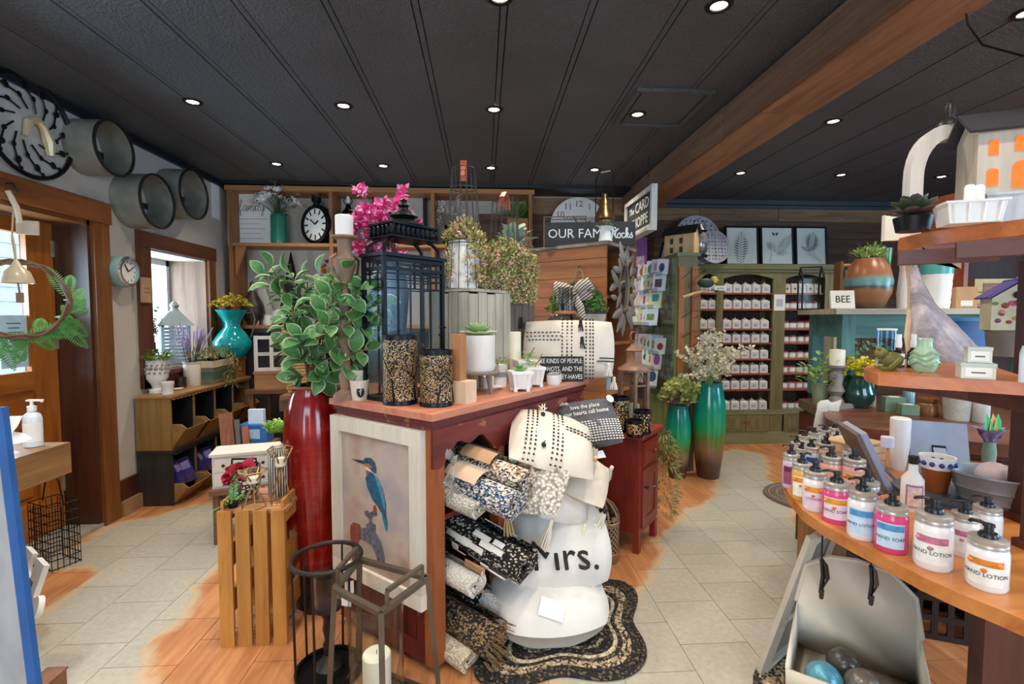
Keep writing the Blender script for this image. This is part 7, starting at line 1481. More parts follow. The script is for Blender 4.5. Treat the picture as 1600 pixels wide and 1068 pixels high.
for x in(1.675,1.79):
    sp2=obj('strip',B().b2((x,Y0-.03,.4),(x+.05,Y0-.012,gtop-.12)),ST_,wg)
    for k in range(4):obj('hook',B().tube([(x+.025,Y0-.03,1.68-.17*k),(x+.03,Y0-.06,1.69-.17*k),(x+.06,Y0-.16,1.74-.17*k),(x+.16,Y0-.18,1.74-.17*k)],.0025,5),IRON,sp2)
t=one('wood_dowel_bird',B().tube([(-.12,-.02,-.04),(0,0,0),(.1,.02,.02)],.012,8),wood('dowel','#b58a52','#d6b077','x',.5),'short pale wooden perch fixed on the hooks beside the card rack','perch',(1.75,Y0-.19,1.55));t=thing('bird_ornament','dark green and yellow bird ornament perched beside the card rack','ornament',(1.84,Y0-.18,1.58),R(10));obj('body',B().sph((0,0,.05),.05,14,8,(1.5,.8,.8)).leaf((-.05,0,.05),(-1,0,-.4),(0,0,1),.14,.04),mat('bird_green','#1d3a28',.6,0,.3),t);obj('head',B().sph((.075,0,.075),.032,12,8).lathe([(.01,0),(0,.035)],8,M=TR(.1,0,.075)@RY(R(90))),mat('bird_yellow','#c3b53a',.6,0,.2),t)
rk=thing('card_rack','clear tiered rack of greeting cards fixed along the green cabinet end','rack',(0,0,0));AC=glass('acrylic',(.9,.95,.96,1),.03)
CC=[mat('card_%d'%i,hx,.6,0,.06)for i,hx in enumerate(('#ece8e4','#dfe6ee','#e9d9d4','#d8e4d6','#f0ece0','#c9d6ea','#e2c7c0','#cfd6b0'))];CP_=[mat('card_art_%d'%i,hx,.6,0,.5,40)for i,hx in enumerate(('#2f4f7d','#c5543c','#6b8f3e','#8a4f8f','#b58f45','#3b8a92','#a02c3c','#d98a96','#57504b'))]
cn=0
crds={}
rows=[(1.72,5),(1.575,6),(1.43,6),(1.275,7),(1.02,6),(.885,6),(.735,6)]
for ri,(z,n)in enumerate(rows):
    Xr=1.60-.035*(ri if ri<4 else ri-3.5);obj('tier',B().b2((Xr-.06,4.14,z-.008),(Xr+.04,4.9,z)),AC,rk);obj('tier_lip',B().b2((Xr-.062,4.14,z-.008),(Xr-.058,4.9,z+.03)),AC,rk)
    for k in range(n):
        y=4.2+.66*(k+.5)/n;kk=(cn*5)%8;ka=(cn*7)%9;w,h=(.125,.165)if(cn%3)else(.105,.145);cn+=1
        t=thing('greeting_card','%s greeting card from the cabinet front on the %s tier of the clear rack'%(ORD[k],ORD[ri]),'card',(Xr-.012,y,z+.001),R(-44),'greeting cards in the rack')
        if(kk,w)not in crds:b=B();b.M=RX(R(-12));b.b2((-w/2,-.002,0),(w/2,.002,h));crds[(kk,w)]=b.mesh('card',CC[kk])
        inst('card',crds[(kk,w)],t)
        b=B();b.M=RX(R(-12));fx,fz=rnd(.25,.4),rnd(.2,.34);cx_,cz_=rnd(-.08,.08)*w,h*rnd(.45,.6);b.prism([(cx_+w*fx*math.cos(a),cz_+h*fz*math.sin(a))for a in([2*math.pi*j/10 for j in range(10)]if cn%2 else[math.pi/4+math.pi/2*j for j in range(4)])],.0022,.0028,FACE);obj('card_picture',b,CP_[ka],t)
obj('back_sheet',B().b2((1.655,4.14,.6),(1.66,4.9,1.86)),AC,rk)
for y in(4.14,4.9):obj('side_sheet',B().b2((1.46,y,.6),(1.655,y+.004,1.3)),AC,rk)
t=thing('purple_sign','tall purple sign with a white printed panel standing above the card rack','sign',(1.58,4.86,1.72),R(-60));obj('board',B().b2((-.09,-.006,.02),(.09,.006,.42)),mat('purple_card','#7a4a93',.6),t);obj('printed_panel',B().b2((-.065,-.008,.14),(.065,-.006,.24)),mat('pink_print','#d3b8c9',.7,0,.5,40),t);obj('stake',B().b2((-.01,-.004,-.12),(.01,.004,.02)),ST_,t)
t=thing('wooden_house','small natural wood house with a dark pitched roof on the green cabinet end','ornament',(1.8,4.36,gtop),R(-48));obj('walls',B().b2((-.14,-.05,0),(.14,.05,.19)).prism([(-.05,.19),(.05,.19),(0,.26)],-.14,.14,Matrix(((0,0,1,0),(1,0,0,0),(0,1,0,0),(0,0,0,1)))),wood('birch_ply','#b9925f','#d8b684','z',.6),t)
for s_ in(-1,1):b=B();b.box((0,s_*.034,.232),(.32,.095,.008),M=RX(R(-54*s_)));obj('roof',b,mat('black_roof','#1c1a1a',.6),t)
for x in(-.07,.02):
    for z in(.03,.11):obj('window',B().b2((x-.016,-.0515,z),(x+.016,-.05,z+.05)),mat('dark_window','#3a2c20',.6),t)
t=thing('black_hurricane','small black lantern with a silvery crackle glass on the green cabinet end','lantern',(1.99,4.42,gtop));obj('glass',B().lathe([(.05,.02),(.075,.06),(.08,.16),(.055,.23)],18),mat('crackle_silver','#8c8c90',.2,.6,.6,60),t);obj('frame',B().lathe([(0,0),(.075,0),(.075,.02),(0,.025)],18).lathe([(.06,.225),(.07,.24),(.04,.28),(.03,.3),(0,.31)],18),BLK,t);obj('bail',B().tube([(-.06,0,.24),(-.05,0,.33),(0,0,.36),(.05,0,.33),(.06,0,.24)],.004,5),BLK,t)
t=thing('dark_easel_frame','dark picture frame leaning away on the green cabinet end beside the wooden house','picture frame',(1.78,4.68,gtop),R(-60));b=B();b.M=RX(R(-18));b.b2((-.09,-.008,0),(.09,.008,.2));obj('frame',b,BLK,t);b=B();b.M=RX(R(-18));b.b2((-.06,-.01,.03),(.06,-.008,.17));obj('print',b,mat('blue_grey_print','#7d8b99',.5),t)
# ================================================================ curved counter with pump jars
KZ2=.78;CNT=wood('orange_counter','#a85a24','#d58f4a','x',.35,.8);DRD=wood('dark_red_timber','#38180f','#5c2c1e','z',.5);DRX=wood('dark_red_timber_x','#3a1a10','#653320','x',.5)
fe=[(1246,706),(1230,718),(1221,745),(1232,770),(1255,797),(1285,818),(1330,842),(1380,868),(1440,900),(1500,927),(1560,951),(1640,985)]
poly=[gz(x,y,KZ2).xy for x,y in fe];back=[gz(1660,800,KZ2).xy,gz(1560,716,KZ2).xy,gz(1330,672,KZ2).xy,gz(1285,682,KZ2).xy]
ct=thing('curved_counter','curved orange wood shop counter with a crowd of pump jars along its front edge','counter',(0,0,0))
obj('worktop',B().prism([tuple(p)for p in poly+back],KZ2-.032,KZ2),CNT,ct)
for x,y,w in((1288,702,.12),(1316,703,.07)):
    p=gz(x,y,KZ2);obj('leg',B().b2((p.x-w/2,p.y,0),(p.x+w/2,p.y+.07,KZ2-.034)),wood('oak_leg','#7a542f','#a67a48','z',.6),ct)
obj('end_panel',B().b2((1.3,1.15,0),(1.9,1.19,KZ2-.034)),DRD,ct)
JC={k:mat('jar_fill_'+k,h,.18,0,.03)for k,h in dict(white='#e8e4df',pink='#d8487c',blush='#dca597',amber='#d9a64c',lilac='#cbb3cf',clear='#bfc4c4',blue='#c9d3df',rose='#c75a74').items()}
LC={k:mat('jar_label_'+k,h,.5,0,.12,40)for k,h in dict(aqua='#b9d2e6',lemon='#e0c7d6',green='#e4e6de',orange='#e6e3da',wine='#8c4a6a',cobalt='#2d62b4').items()}
BND={k:mat('label_art_'+k,h,.5,0,.3,50)for k,h in dict(aqua='#4a93c4',lemon='#d89a20',green='#c4738c',orange='#d8842a',wine='#5c2440',cobalt='#1d4690').items()}
LID=mat('silver_lid','#b9b3a9',.32,.45,.1);PUMP=mat('black_pump','#1b1b1d',.3)
def bend(o,r):
    for v in o.data.vertices:a=v.co.x/r;v.co=V((r*math.sin(a),-r*math.cos(a)+(v.co.y),v.co.z))
def pump_jar(px,py,w,yl,fill,lab,words,label,hd=200):
    c,r,h=ST(px,py,KZ2,w,yl);f=math.degrees(math.atan2(c.x,c.y));t=thing('pump_jar',label,'jar',c,R(-f),'pump jars on the curved counter')
    obj('jar',B().lathe([(0,0),(r*.9,0),(r,h*.05),(r,h*.7),(r*.96,h*.78),(r*.86,h*.83),(r*.86,h*.86)],28),JC[fill],t)
    obj('lid',B().lathe([(r*.88,h*.82),(r*.95,h*.83),(r*.95,h*.89),(r*.92,h*.905),(r*.95,h*.92),(r*.94,h*.985),(r*.85,h),(0,h)],28),LID,t)
    b=B();b.lathe([(r*.5,h),(r*.5,h*1.05),(r*.42,h*1.09),(r*.25,h*1.1),(r*.22,h*1.2),(r*.3,h*1.21),(r*.28,h*1.26),(0,h*1.27)],16);a=R(hd);b.tube([(0,0,h*1.235),(r*.5*math.cos(a),r*.5*math.sin(a),h*1.25),(r*.95*math.cos(a),r*.95*math.sin(a),h*1.22),(r*1.0*math.cos(a),r*1.0*math.sin(a),h*1.19)],r*.11,7);obj('pump',b,PUMP,t)
    if lab:
        obj('label',B().lathe([(r*1.006,h*.13),(r*1.006,h*.66)],10,a0=R(-145),a1=R(-42)),LC[lab],t);obj('label_art',B().lathe([(r*1.012,h*.5),(r*1.012,h*.63)],10,a0=R(-143),a1=R(-44)),BND[lab],t)
        if lab in('lemon','green','orange'):
            b=B()
            for k in range(3):a=R(-135+38*k);b.sph((r*1.0*math.cos(a),r*1.0*math.sin(a),h*(.56-.14*(k==1))),r*.17,8,5,(1,1,.8))
            obj('fruit_print',b,BND['orange' if lab!='green' else 'green'],t)
        if words:
            o=text(words,r*.34,STI,t,Matrix(),ext=.0002,sx=1);o.matrix_basis=RZ(R(-4))
            for v in o.data.vertices:v.co=V((v.co.x,-v.co.z,v.co.y+h*.33))
            bend(o,r*1.016)
P_='pump jar of '
for a in[(1540,925,73,838,'white','orange','HAND LOTION',P_+'white lotion with an orange fruit label, nearest end of the counter',150),(1456,893,66,800,'white','green','HAND LOTION',P_+'white lotion with a pink and green label, second from the near end',185),(1391,866,56,787,'pink','aqua','HAND SOAP',P_+'bright pink soap with a pale blue label',215),(1345,845,48,765,'white','aqua','HAND LOTION',P_+'white lotion with a pale blue label, beside the bright pink soap',200),(1305,820,46,752,'pink','lemon','HAND SOAP',P_+'deep pink soap with a lemon label',170),(1272,800,40,735,'white','lemon','LOTION',P_+'white lotion with a lemon label, beside the deep pink soap',60),(1252,783,34,722,'amber','orange','',P_+'golden amber soap near the rounded end',40),(1235,764,28,708,'lilac','wine','',P_+'lilac lotion with a wine label at the rounded end',180),
          (1353,824,42,750,'rose',None,'',P_+'rose soap half hidden behind the white lotion with the blue label',190),(1333,780,40,716,'blush','lemon','',P_+'blush soap in the second row beside the grey easel back',90),(1297,772,37,712,'blush',None,'',P_+'blush soap in the second row behind the lemon labelled lotion',190),(1331,742,34,695,'clear','cobalt','',P_+'clear soap with a wide cobalt band in the third row',90),(1289,738,32,692,'blush','cobalt','',P_+'pale peach soap in the third row',90),(1266,742,28,697,'clear','cobalt','',P_+'clear soap with a cobalt corner label near the rounded end',60),
          (1252,740,24,700,'clear',None,'',P_+'clear soap just behind the lilac lotion',180),(1244,728,22,690,'lilac',None,'',P_+'pale lilac soap at the far outer edge',180),(1256,712,22,680,'clear',None,'',P_+'clear soap, outermost of the far row',180),(1272,706,22,675,'clear',None,'',P_+'clear soap, second in the far row',180),(1288,700,22,671,'clear',None,'',P_+'clear soap, third in the far row',180),(1304,696,22,668,'clear',None,'',P_+'clear soap, fourth in the far row',180),(1307,716,25,682,'blue',None,'',P_+'pale blue soap behind the cobalt banded jar',90),(1323,704,24,675,'clear',None,'',P_+'clear soap at the inner end of the far row',90),(1292,716,24,684,'blue',None,'',P_+'pale blue soap in the middle of the cluster',90),
          (1505,872,50,800,'white','green','',P_+'white lotion partly hidden behind the pink and green labelled jar',190),(1540,852,52,790,'white',None,'',P_+'white lotion behind the near end jar, beside the galvanised tub',190)]:pump_jar(*a)
# things on the counter behind the jars
c,r,h=ST(1424,800,KZ2,40,712);t=thing('lotion_bottle','tall white shouldered lotion bottle with a lilac bordered label','bottle',c,R(-30));obj('body',B().lathe([(0,0),(r*.95,0),(r,.01),(r*.95,h*.58),(r*.42,h*.72),(r*.38,h*.86),(0,h*.86)],20),WHT,t);obj('cap',B().lathe([(r*.42,h*.86),(r*.45,h),(0,h)],16),PUMP,t);obj('label',B().lathe([(r*1.01,h*.08),(r*.99,h*.5)],8,a0=R(-135),a1=R(-45)),mat('lilac_border','#a57fa8',.5),t);obj('label_panel',B().lathe([(r*1.02,h*.11),(r*1.0,h*.46)],8,a0=R(-125),a1=R(-55)),mat('peach_label','#e0cdbf',.5,0,.25,70),t)
c,r,h=ST(1462,772,KZ2+.02,62,712);t=thing('terracotta_cup','terracotta cup with a white rim band of blue dots holding things on a slate stack','cup',c);obj('cup',B().lathe([(0,0),(r*.6,0),(r*.88,h*.66),(r*.8,h*.66),(r*.55,.01),(0,.01)],26),mat('amber_terracotta','#8f4a1f',.3),t);obj('band',B().lathe([(r*.87,h*.64),(r,h),(r*.92,h),(r*.8,h*.66)],26),WHT,t);b=B()
for k in range(12):a=2*math.pi*k/12;b.sph((r*.945*math.cos(a),r*.945*math.sin(a),h*.82),r*.17,10,6,(1,1,1))
o=obj('blue_dot',b,mat('blue_dot','#1f3a86',.3),t);o['kind']='stuff'
t2=thing('slate_stack','round dark slate slabs under the terracotta cup','slab',(c.x+.02,c.y,KZ2));obj('slab',B().lathe([(0,0),(.13,0),(.13,.009),(0,.009)],30),mat('slate','#3f434a',.5,0,.2),t2);obj('slab',B().lathe([(0,.01),(.125,.01),(.125,.0195),(0,.0195)],30),mat('slate','#3f434a',.5,0,.2),t2)
FG=mat('grey_easel_back','#8c95a6',.6,0,.08)  # bluish daylight falling on the backs is mixed into this grey
def easel(px,py,w,h,rz,label,tilt=20):
    p=gz(px,py,KZ2);t=thing('easel_frame',label,'picture frame',p,rz,'easel frames seen from behind');b=B();b.M=RX(R(tilt));b.b2((-w/2,-.012,0),(w/2,.012,h));obj('backing',b,FG,t);b=B();b.M=RX(R(tilt));b.b2((-w/2-.006,.008,-.004),(w/2+.006,.022,h+.006));obj('frame',b,mat('taupe_frame','#62554c',.5),t)
    b=B();b.M=RX(R(tilt));b.b2((-.02,-.016,h*.2),(.02,-.012,h*.55));obj('plate',b,BLK,t);tp=RX(R(tilt))@V((0,-.014,h*.5));b=B();b.bar(tp,(0,tp.y-h*.42,.004),.035,.006);obj('strut',b,FG,t)
easel(1468,742,.17,.19,R(-28),'grey backed picture frame on its easel strut behind the terracotta cup',-18);easel(1372,752,.2,.2,R(68),'taupe picture frame on an easel seen from the side between the jars and the cup',-24)
for px,py,w,d,h,rz,lab in((1372,742,.16,.14,.09,20,'pale wooden crate on the counter behind the pump jars'),(1503,738,.1,.1,.085,10,'small wooden crate with a burnt star on its side')):
    p=gz(px,py,KZ2);t=thing('wooden_crate',lab,'crate',(p.x,p.y+.12,KZ2),R(rz));
    for k in range(3):obj('board',B().b2((-w/2,-d/2,h*k/3),(w/2,-d/2+.01,h*(k+1)/3-.002)),KR,t);obj('board',B().b2((-w/2,d/2-.01,h*k/3),(w/2,d/2,h*(k+1)/3-.002)),KR,t);obj('board',B().b2((-w/2,-d/2+.01,h*k/3),(-w/2+.01,d/2-.01,h*(k+1)/3-.002)),KR,t)
    obj('lid',B().b2((-w/2,-d/2,h),(w/2,d/2,h+.008)),KR,t)
    if w<.12:obj('star',B().prism([((.03 if i%2==0 else .013)*math.cos(R(90+36*i)),(.03 if i%2==0 else .013)*math.sin(R(90+36*i)))for i in range(10)],0,.0012,TR(0,-d/2-.0002,h*.5)@FACE),STEM,t)
def simple(name,label,cat,px,py,z,w,yt,prof,m,n=24,grp=None):
    c,r,h=ST(px,py,z,w,yt);t=thing(name,label,cat,c,0,grp);obj('body',B().lathe([(a*r,b_*h)for a,b_ in prof],n),m,t);return t,c,r,h
CYL=[(0,0),(.95,0),(1,.03),(1,.97),(.95,1),(0,1)]
t,c,r,h=simple('white_canister','tall white lidded canister behind the taupe easel frame','jar',1404,735,KZ2,34,652,[(0,0),(1,0),(1,.8),(1.02,.81),(1.02,.98),(.9,1),(0,1)],WHT);t,c,r,h=simple('lilac_candle_tin','small white and lilac tin on the pale crate','tin',1386,700,KZ2+.1,22,682,CYL,mat('lilac_white','#d3cbd6',.5))
t,c,r,h=simple('crocus_votive','violet crocus flower ornament with green and orange leaves on a green foot','ornament',1544,735,KZ2,46,690,[(0,0),(.6,0),(.5,.2),(.55,.6),(.45,1),(0,1)],mat('sage_foot','#6f8f7c',.5))
pm2=mat('violet_crocus','#7d76a3',.6,0,.2)
for i in range(6):a=i*1.05;obj('petal',B().leaf((.012*math.cos(a),.012*math.sin(a),h*.85),(math.cos(a)*.55,math.sin(a)*.55,.8),(-math.cos(a),-math.sin(a),.5),.085,.06,.35),pm2,t)
for i,(m_,x)in enumerate(((mat('crocus_green','#2fae62',.5),-.02),(mat('crocus_green','#2fae62',.5),.03),(mat('crocus_orange','#cf9a4a',.5),.008))):obj('leaf',B().leaf((x*.4,0,h),(x*5,0,1),(0,-1,0),.11,.035,.05),m_,t)
# galvanised tub with bath bombs
p=gz(1572,812,KZ2);t=thing('galvanised_tub','oval ribbed galvanised tub on the counter holding wrapped soap balls','tub',(p.x+.09,p.y+.07,KZ2),R(-25));t.scale=(.85,)*3;E_=Matrix.Diagonal((1.35,.95,1,1));b=B();b.lathe([(0,.002),(.1,.002),(.103,.03),(.107,.033),(.106,.04),(.112,.07),(.116,.073),(.115,.08),(.122,.12),(.128,.122),(.126,.128),(.12,.122),(.1,.012),(0,.01)],36,M=E_);obj('tub',b,mat('zinc_tub','#82868a',.45,.55,.25,14),t)
for i,(x,y,hx)in enumerate(((-.05,.01,'#b9a3a6'),(.06,.0,'#b7a27a'))):one('bath_bomb',B().sph((0,0,.045),.045,16,10),mat('bath_bomb_%d'%i,hx,.4,0,.2),('mauve','tan')[i]+' wrapped soap ball lying in the galvanised tub','soap',(t.location.x+x*.85,t.location.y+y,KZ2+.05),0,'soap balls in the tub')
# ---------------------------------------------------------------- tiered shelves over the counter
SHF=wood('cedar_shelf','#8f4520','#c9783f','x',.35,.8)
def tier(z,th,front,name,label):
    P=[gz(x,y,z).xy for x,y in front];d=V((.75,.66));bk_=[P[-1]+V((.6,.8)),P[0]+V((.75,.5))]if th<0 else[P[-1]+V((.25,.5)),P[0]+V((.45,.28))];t=thing(name,label,'shelf',(0,0,0));lo,hi=(z,z+th)if th>0 else(z+th,z);obj('board',B().prism([tuple(p)for p in P+bk_],lo,hi),SHF,t);return t,P
s1,P1=tier(1.225,-.025,[(1356,571),(1350,575),(1354,579),(1372,584),(1430,588),(1491,591),(1545,594),(1640,600)],'lower_tier_shelf','lower cedar tier shelf with a rounded tip carrying bottles and the celadon vase')
s2,P2=tier(1.505,.03,[(1412,402),(1402,398),(1404,392),(1440,385),(1500,377),(1560,371),(1640,362)],'upper_tier_shelf','upper cedar tier shelf carrying the lit cottage and the arched frame')
for a,b_,z in(((1410,600),(1560,622),1.17),((1520,615),(1650,640),1.17)):p,q_=gz(a[0],a[1],z),gz(b_[0],b_[1],z);obj('bearer',B().bar(V((p.x+.03,p.y+.06,z)),V((q_.x+.03,q_.y+.06,z)),.03,.04),DRX,s1)
for a,b_,z in(((1425,395),(1600,385),1.48),((1530,380),(1650,372),1.475)):p,q_=gz(a[0],a[1],z),gz(b_[0],b_[1],z);obj('bearer',B().bar(V((p.x+.05,p.y+.09,z)),V((q_.x+.05,q_.y+.09,z)),.03,.03),DRX,s2)
for px,dep in((1645,1.16),(1616,1.34)):
    p=gd(px,500,dep);one('tier_post',B().b2((-.025,-.025,0),(.025,.025,1.505-KZ2-.001)).b2((-.035,-.035,0),(.035,.035,.02)),DRD,'dark red-brown timber post %s the tier shelves above the counter'%('at the outer side carrying' if dep<1.2 else 'at the inner side carrying'),'post',(p.x,p.y,KZ2))
ZA=1.2255;AMB=mat('amber_bottle','#2c1712',.1)
for px,lab in((1403,'first brown spray bottle with a white cap, behind the green frog on the tier shelf'),(1426,'second brown glass spray bottle with a white cap, beside the celadon vase')):
    t,c,r,h=simple('spray_bottle',lab,'bottle',px,574,ZA,20,522,[(0,0),(1,0),(1,.45),(.45,.55),(.45,.62),(0,.62)],AMB,18,'brown spray bottles');obj('cap',B().lathe([(r*.5,h*.6),(r*.55,h*.72),(r*.45,h*.85),(r*.45,h),(0,h)],16),WHT,t);obj('label',B().lathe([(r*1.01,h*.08),(r*1.01,h*.42)],10,a0=R(-150),a1=R(-30)),PAPER,t)
t,c,r,h=simple('celadon_vase','squat celadon green pear shaped vase with carved waves on the tier shelf','vase',1443,582,ZA,49,528,[(0,0),(.7,0),(.95,.2),(1,.38),(.85,.58),(.55,.74),(.5,.84),(.56,.98),(.5,1),(.44,.9),(0,.6)],mat('celadon_glaze','#a3bd9c',.25,0,.08));b=B()
for k in range(3):b.tube([(r*(1.0-.06*k)*math.cos(a),r*(1.0-.06*k)*math.sin(a),h*(.26+.14*k)+.004*math.sin(a*4+k))for a in[2*math.pi*i/30 for i in range(30)]],.003,5,True)
obj('carved_wave',b,mat('celadon_deep','#8aa784',.3),t)
t=thing('frog_ornament','small mossy green frog ornament at the tip of the tier shelf','ornament',gz(1402,578,ZA)+V((0,.015,0)),R(-30));b=B();b.sph((0,0,.022),.02,12,8,(1.1,1,1)).sph((-.022,0,.038),.014,10,7).sph((-.028,.009,.05),.005,8,5).sph((-.028,-.009,.05),.005,8,5);obj('body',b,mat('moss_green','#6d6b2c',.5,0,.35,30),t)
for s_ in(-1,1):obj('leg',B().tube([(0,s_*.012,.02),(.012,s_*.028,.03),(-.01,s_*.03,.004),(-.028,s_*.034,.003)],.006,6),mat('moss_green','#6d6b2c',.5,0,.35,30),t)
t,c,r,h=simple('glass_canister','clear etched glass canister behind the frog on the tier shelf','jar',1384,570,ZA,32,514,[(0,0),(.95,0),(1,.03),(1,1),(.94,1),(.92,.05),(0,.04)],glass('pale_glass',(.82,.9,.95,1),.08));obj('lid',B().lathe([(r*1.02,h*.97),(r*1.04,h*1.02),(0,h*1.03)],24),WHT,t)
TUB=mat('pale_tub','#cfd0bf',.4)
for px,py,w,yt,z,lab in((1523,592,66,566,ZA,'larger square cream tub with a white label, lower of the two on the tier shelf'),(1532,0,44,0,0,'smaller square cream tub stacked on the larger one')):
    if z:c,r,h=ST(px,py,z,w,yt);tb0=(c,r,h)
    else:c,r,h=tb0[0]+V((.004,.0,tb0[2]+.0008)),tb0[1]*.7,tb0[2]
    t=thing('cream_tub',lab,'tub',c,R(-35),'square cream tubs');obj('tub',B().box((0,0,h*.4),(r*1.7,r*1.5,h*.8)),TUB,t);obj('lid',B().box((0,0,h*.9),(r*1.78,r*1.58,h*.2)),mat('tub_lid','#b9c2b4',.3),t);obj('label',B().box((0,-r*.752,h*.42),(r*1.3,.002,h*.6)),PAPER,t);obj('label_print',B().box((0,-r*.755,h*.4),(r*.7,.002,h*.1)),GN,t)
t,c,r,h=simple('frosted_bottle','frosted white bottle at the end of the tier shelf, cut by the frame','bottle',1603,598,ZA,26,540,[(0,0),(1,0),(1,.8),(.7,1),(0,1)],mat('frosted_white','#c9d3da',.3));obj('label',B().lathe([(r*1.01,h*.2),(r*1.01,h*.7)],10,a0=R(-150),a1=R(-30)),PAPER,t)
# broom like palm spathe
SPM=wood('palm_spathe','#746d74','#aea2a4','z',.8,2.2,bump=.9);t=thing('palm_spathe','large dried grey palm spathe spreading like a broom from a twisted stalk','ornament',(0,0,0));cl2=[(1424,408,1.62,9),(1432,440,1.6,17),(1442,470,1.56,29),(1458,500,1.52,48),(1474,535,1.48,70),(1492,566,1.44,88)];b=B();vs=[];K=9
for i,(px,py,dp,w)in enumerate(cl2):
    for k in range(K):u=k/(K-1)*2-1;vs.append(gd(px+u*w*.78+3*math.sin(k*2+i),py+u*-w*.0+(u*12*i/5),dp-.09*(1-u*u)*i/5))
n=len(cl2);b.add(vs,[(j*K+k,j*K+k+1,(j+1)*K+k+1,(j+1)*K+k)for j in range(n-1)for k in range(K-1)]);o=obj('spathe',b,SPM,t,sharp=80);m_=o.modifiers.new('t','SOLIDIFY');m_.thickness=.01;b=B();b.tube([vs[j*K]for j in range(n)],.008,6);obj('pale_edge',b,mat('pale_husk','#b79d83',.8,0,.2),t)
obj('foot',B().box(gd(1480,575,1.42)+V((0,0,.0)),(.1,.06,.02)),mat('pale_husk','#b79d83',.8,0,.2),t)
bz=1.2255;p=gd(1576,545,1.55);t=thing('zinc_bucket','small zinc bucket under the flowered birdhouse','bucket',(p.x,p.y,bz));hb_=gd(1565,515,1.62).z-bz;obj('bucket',B().lathe([(0,0),(.05,0),(.058,hb_),(.052,hb_),(0,.01)],22),GALV,t);obj('rim',B().lathe([(.056,hb_-.006),(.061,hb_),(.054,hb_)],22),GALV,t)
t=thing('birdhouse','little birdhouse painted with red and pink flowers under a purple pitched roof','birdhouse',(p.x,p.y,bz+hb_+.001),R(-30));obj('walls',B().b2((-.06,-.045,0),(.06,.045,.1)).prism([(-.06,.1),(.06,.1),(0,.145)],-.045,.045,FACE),mat('floral_cream','#d3cda9',.6),t)
for i in range(26):x,z,hx=rnd(-.052,.052),rnd(.01,.092),('#a0283a','#c2578a','#6f8f4a','#8a2f5f','#d08a5a')[i%5];obj('flower',B().sph((x,-.046,z),rnd(.005,.01),7,4,(1,.2,rnd(.6,1))),mat('bh_'+hx[1:],hx,.6),t)
for s_ in(-1,1):b=B();b.box((s_*.034,0,.13),(.095,.11,.006),M=RY(R(37*s_)));obj('roof',b,mat('violet_roof','#5f4f9a',.5),t)
obj('hole',B().lathe([(0,0),(.011,0),(.011,.002),(0,.002)],12,M=TR(.0,-.047,.11)@FACE),BLK,t)
p=gd(1515,533,1.75);t=thing('blue_tote','bright blue plastic tote behind the palm spathe','tote',(p.x,p.y,bz),R(-12));obj('tub',B().box((0,0,.055),(.17,.1,.11),tp=1.08),mat('blue_plastic','#1f5f9f',.4),t);obj('rim',B().box((0,0,.116),(.19,.12,.012)),mat('blue_rim','#3f86c8',.4),t)
p=gd(1612,480,1.9);t=thing('teal_canister','clear teal canister at the frame edge behind the tier posts','jar',(p.x,p.y,bz));hh=gd(1612,432,1.9).z-bz;obj('jar',B().lathe([(0,0),(.045,0),(.045,hh*.7),(0,hh*.7)],20),mat('teal_water','#5fa9ad',.15),t);obj('lid',B().lathe([(.046,hh*.7),(.046,hh),(0,hh)],20),mat('silver_teal','#a9c4c8',.3,.3),t)
# upper tier: cottage, arch, succulent, tub
ZB2=1.5355;CW=wood('cream_cottage','#b3a48f','#d6c9b4','z',.7,1);
bk0=gd(1572,345,1.22);t=thing('stone_block','rough whitewashed wooden block under the lit cottage','block',(bk0.x+.165,bk0.y+.07,ZB2),R(-25));hb2=gd(1560,292,1.22).z-ZB2;obj('block',B().box((0,0,hb2/2),(.26,.13,hb2)),wood('whitewash_block','#8c9094','#c3c7c8','z',.8),t);obj('top_plank',B().box((0,0,hb2-.003),(.265,.135,.006)),wood('whitewash_block','#8c9094','#c3c7c8','z',.8),t)
cz=ZB2+hb2+.0005;t=thing('lit_cottage','cream wooden cottage lantern with glowing amber windows and a black roof','lantern',t.location+V((.01,0,hb2+.0005)),R(-25));W2,D2,H2=.16,.06,.165
obj('walls',B().b2((-W2,-D2,0),(W2,D2,H2)).prism([(-D2,H2),(D2,H2),(0,H2+.05)],-W2,W2,Matrix(((0,0,1,0),(1,0,0,0),(0,1,0,0),(0,0,0,1)))),CW,t)
for s_ in(-1,1):b=B();b.box((0,s_*.038,H2+.03),(W2*2+.05,.105,.007),M=RX(R(-40*s_)));obj('roof',b,mat('charcoal_roof','#2c2d30',.6),t)
obj('chimney',B().b2((-.02,-.02,H2+.04),(.03,.02,H2+.1)),mat('charcoal_roof','#2c2d30',.6),t)
AMW=emit('amber_glow','#e0600c',.75)
for x,z,w,h in((-.128,.1,.02,.045),(-.075,.105,.02,.045),(-.01,.11,.022,.045),(-.128,.02,.024,.05),(-.068,.01,.04,.075),(.02,.025,.03,.055)):
    P=[(x-w/2,z),(x+w/2,z),(x+w/2,z+h*.7)]+[(x+w/2*math.cos(a),z+h*.7+w*.45*math.sin(a))for a in(.5,1.0,1.57,2.1,2.6)]+[(x-w/2,z+h*.7)];obj('window',B().prism(P,0,.002,TR(0,-D2-.0002,0)@FACE),AMW,t)
obj('star',B().prism([(-.03+(.013 if i%2==0 else .006)*math.cos(R(90+36*i)),.09+(.013 if i%2==0 else .006)*math.sin(R(90+36*i)))for i in range(10)],0,.002,TR(-.008,-D2-.0002,0)@FACE),STEM,t)
e0=t.matrix_basis.to_translation()+V((0,0,H2+.1));tag(obj('power_cord',B().tube([e0,e0+V((-.02,.0,.08)),gd(1535,70,1.45),gd(1512,38,1.6),gz(1507,0,CZ-.001)],.003,5),BLK),'thin black cord rising from the cottage roof to the ceiling','cord')
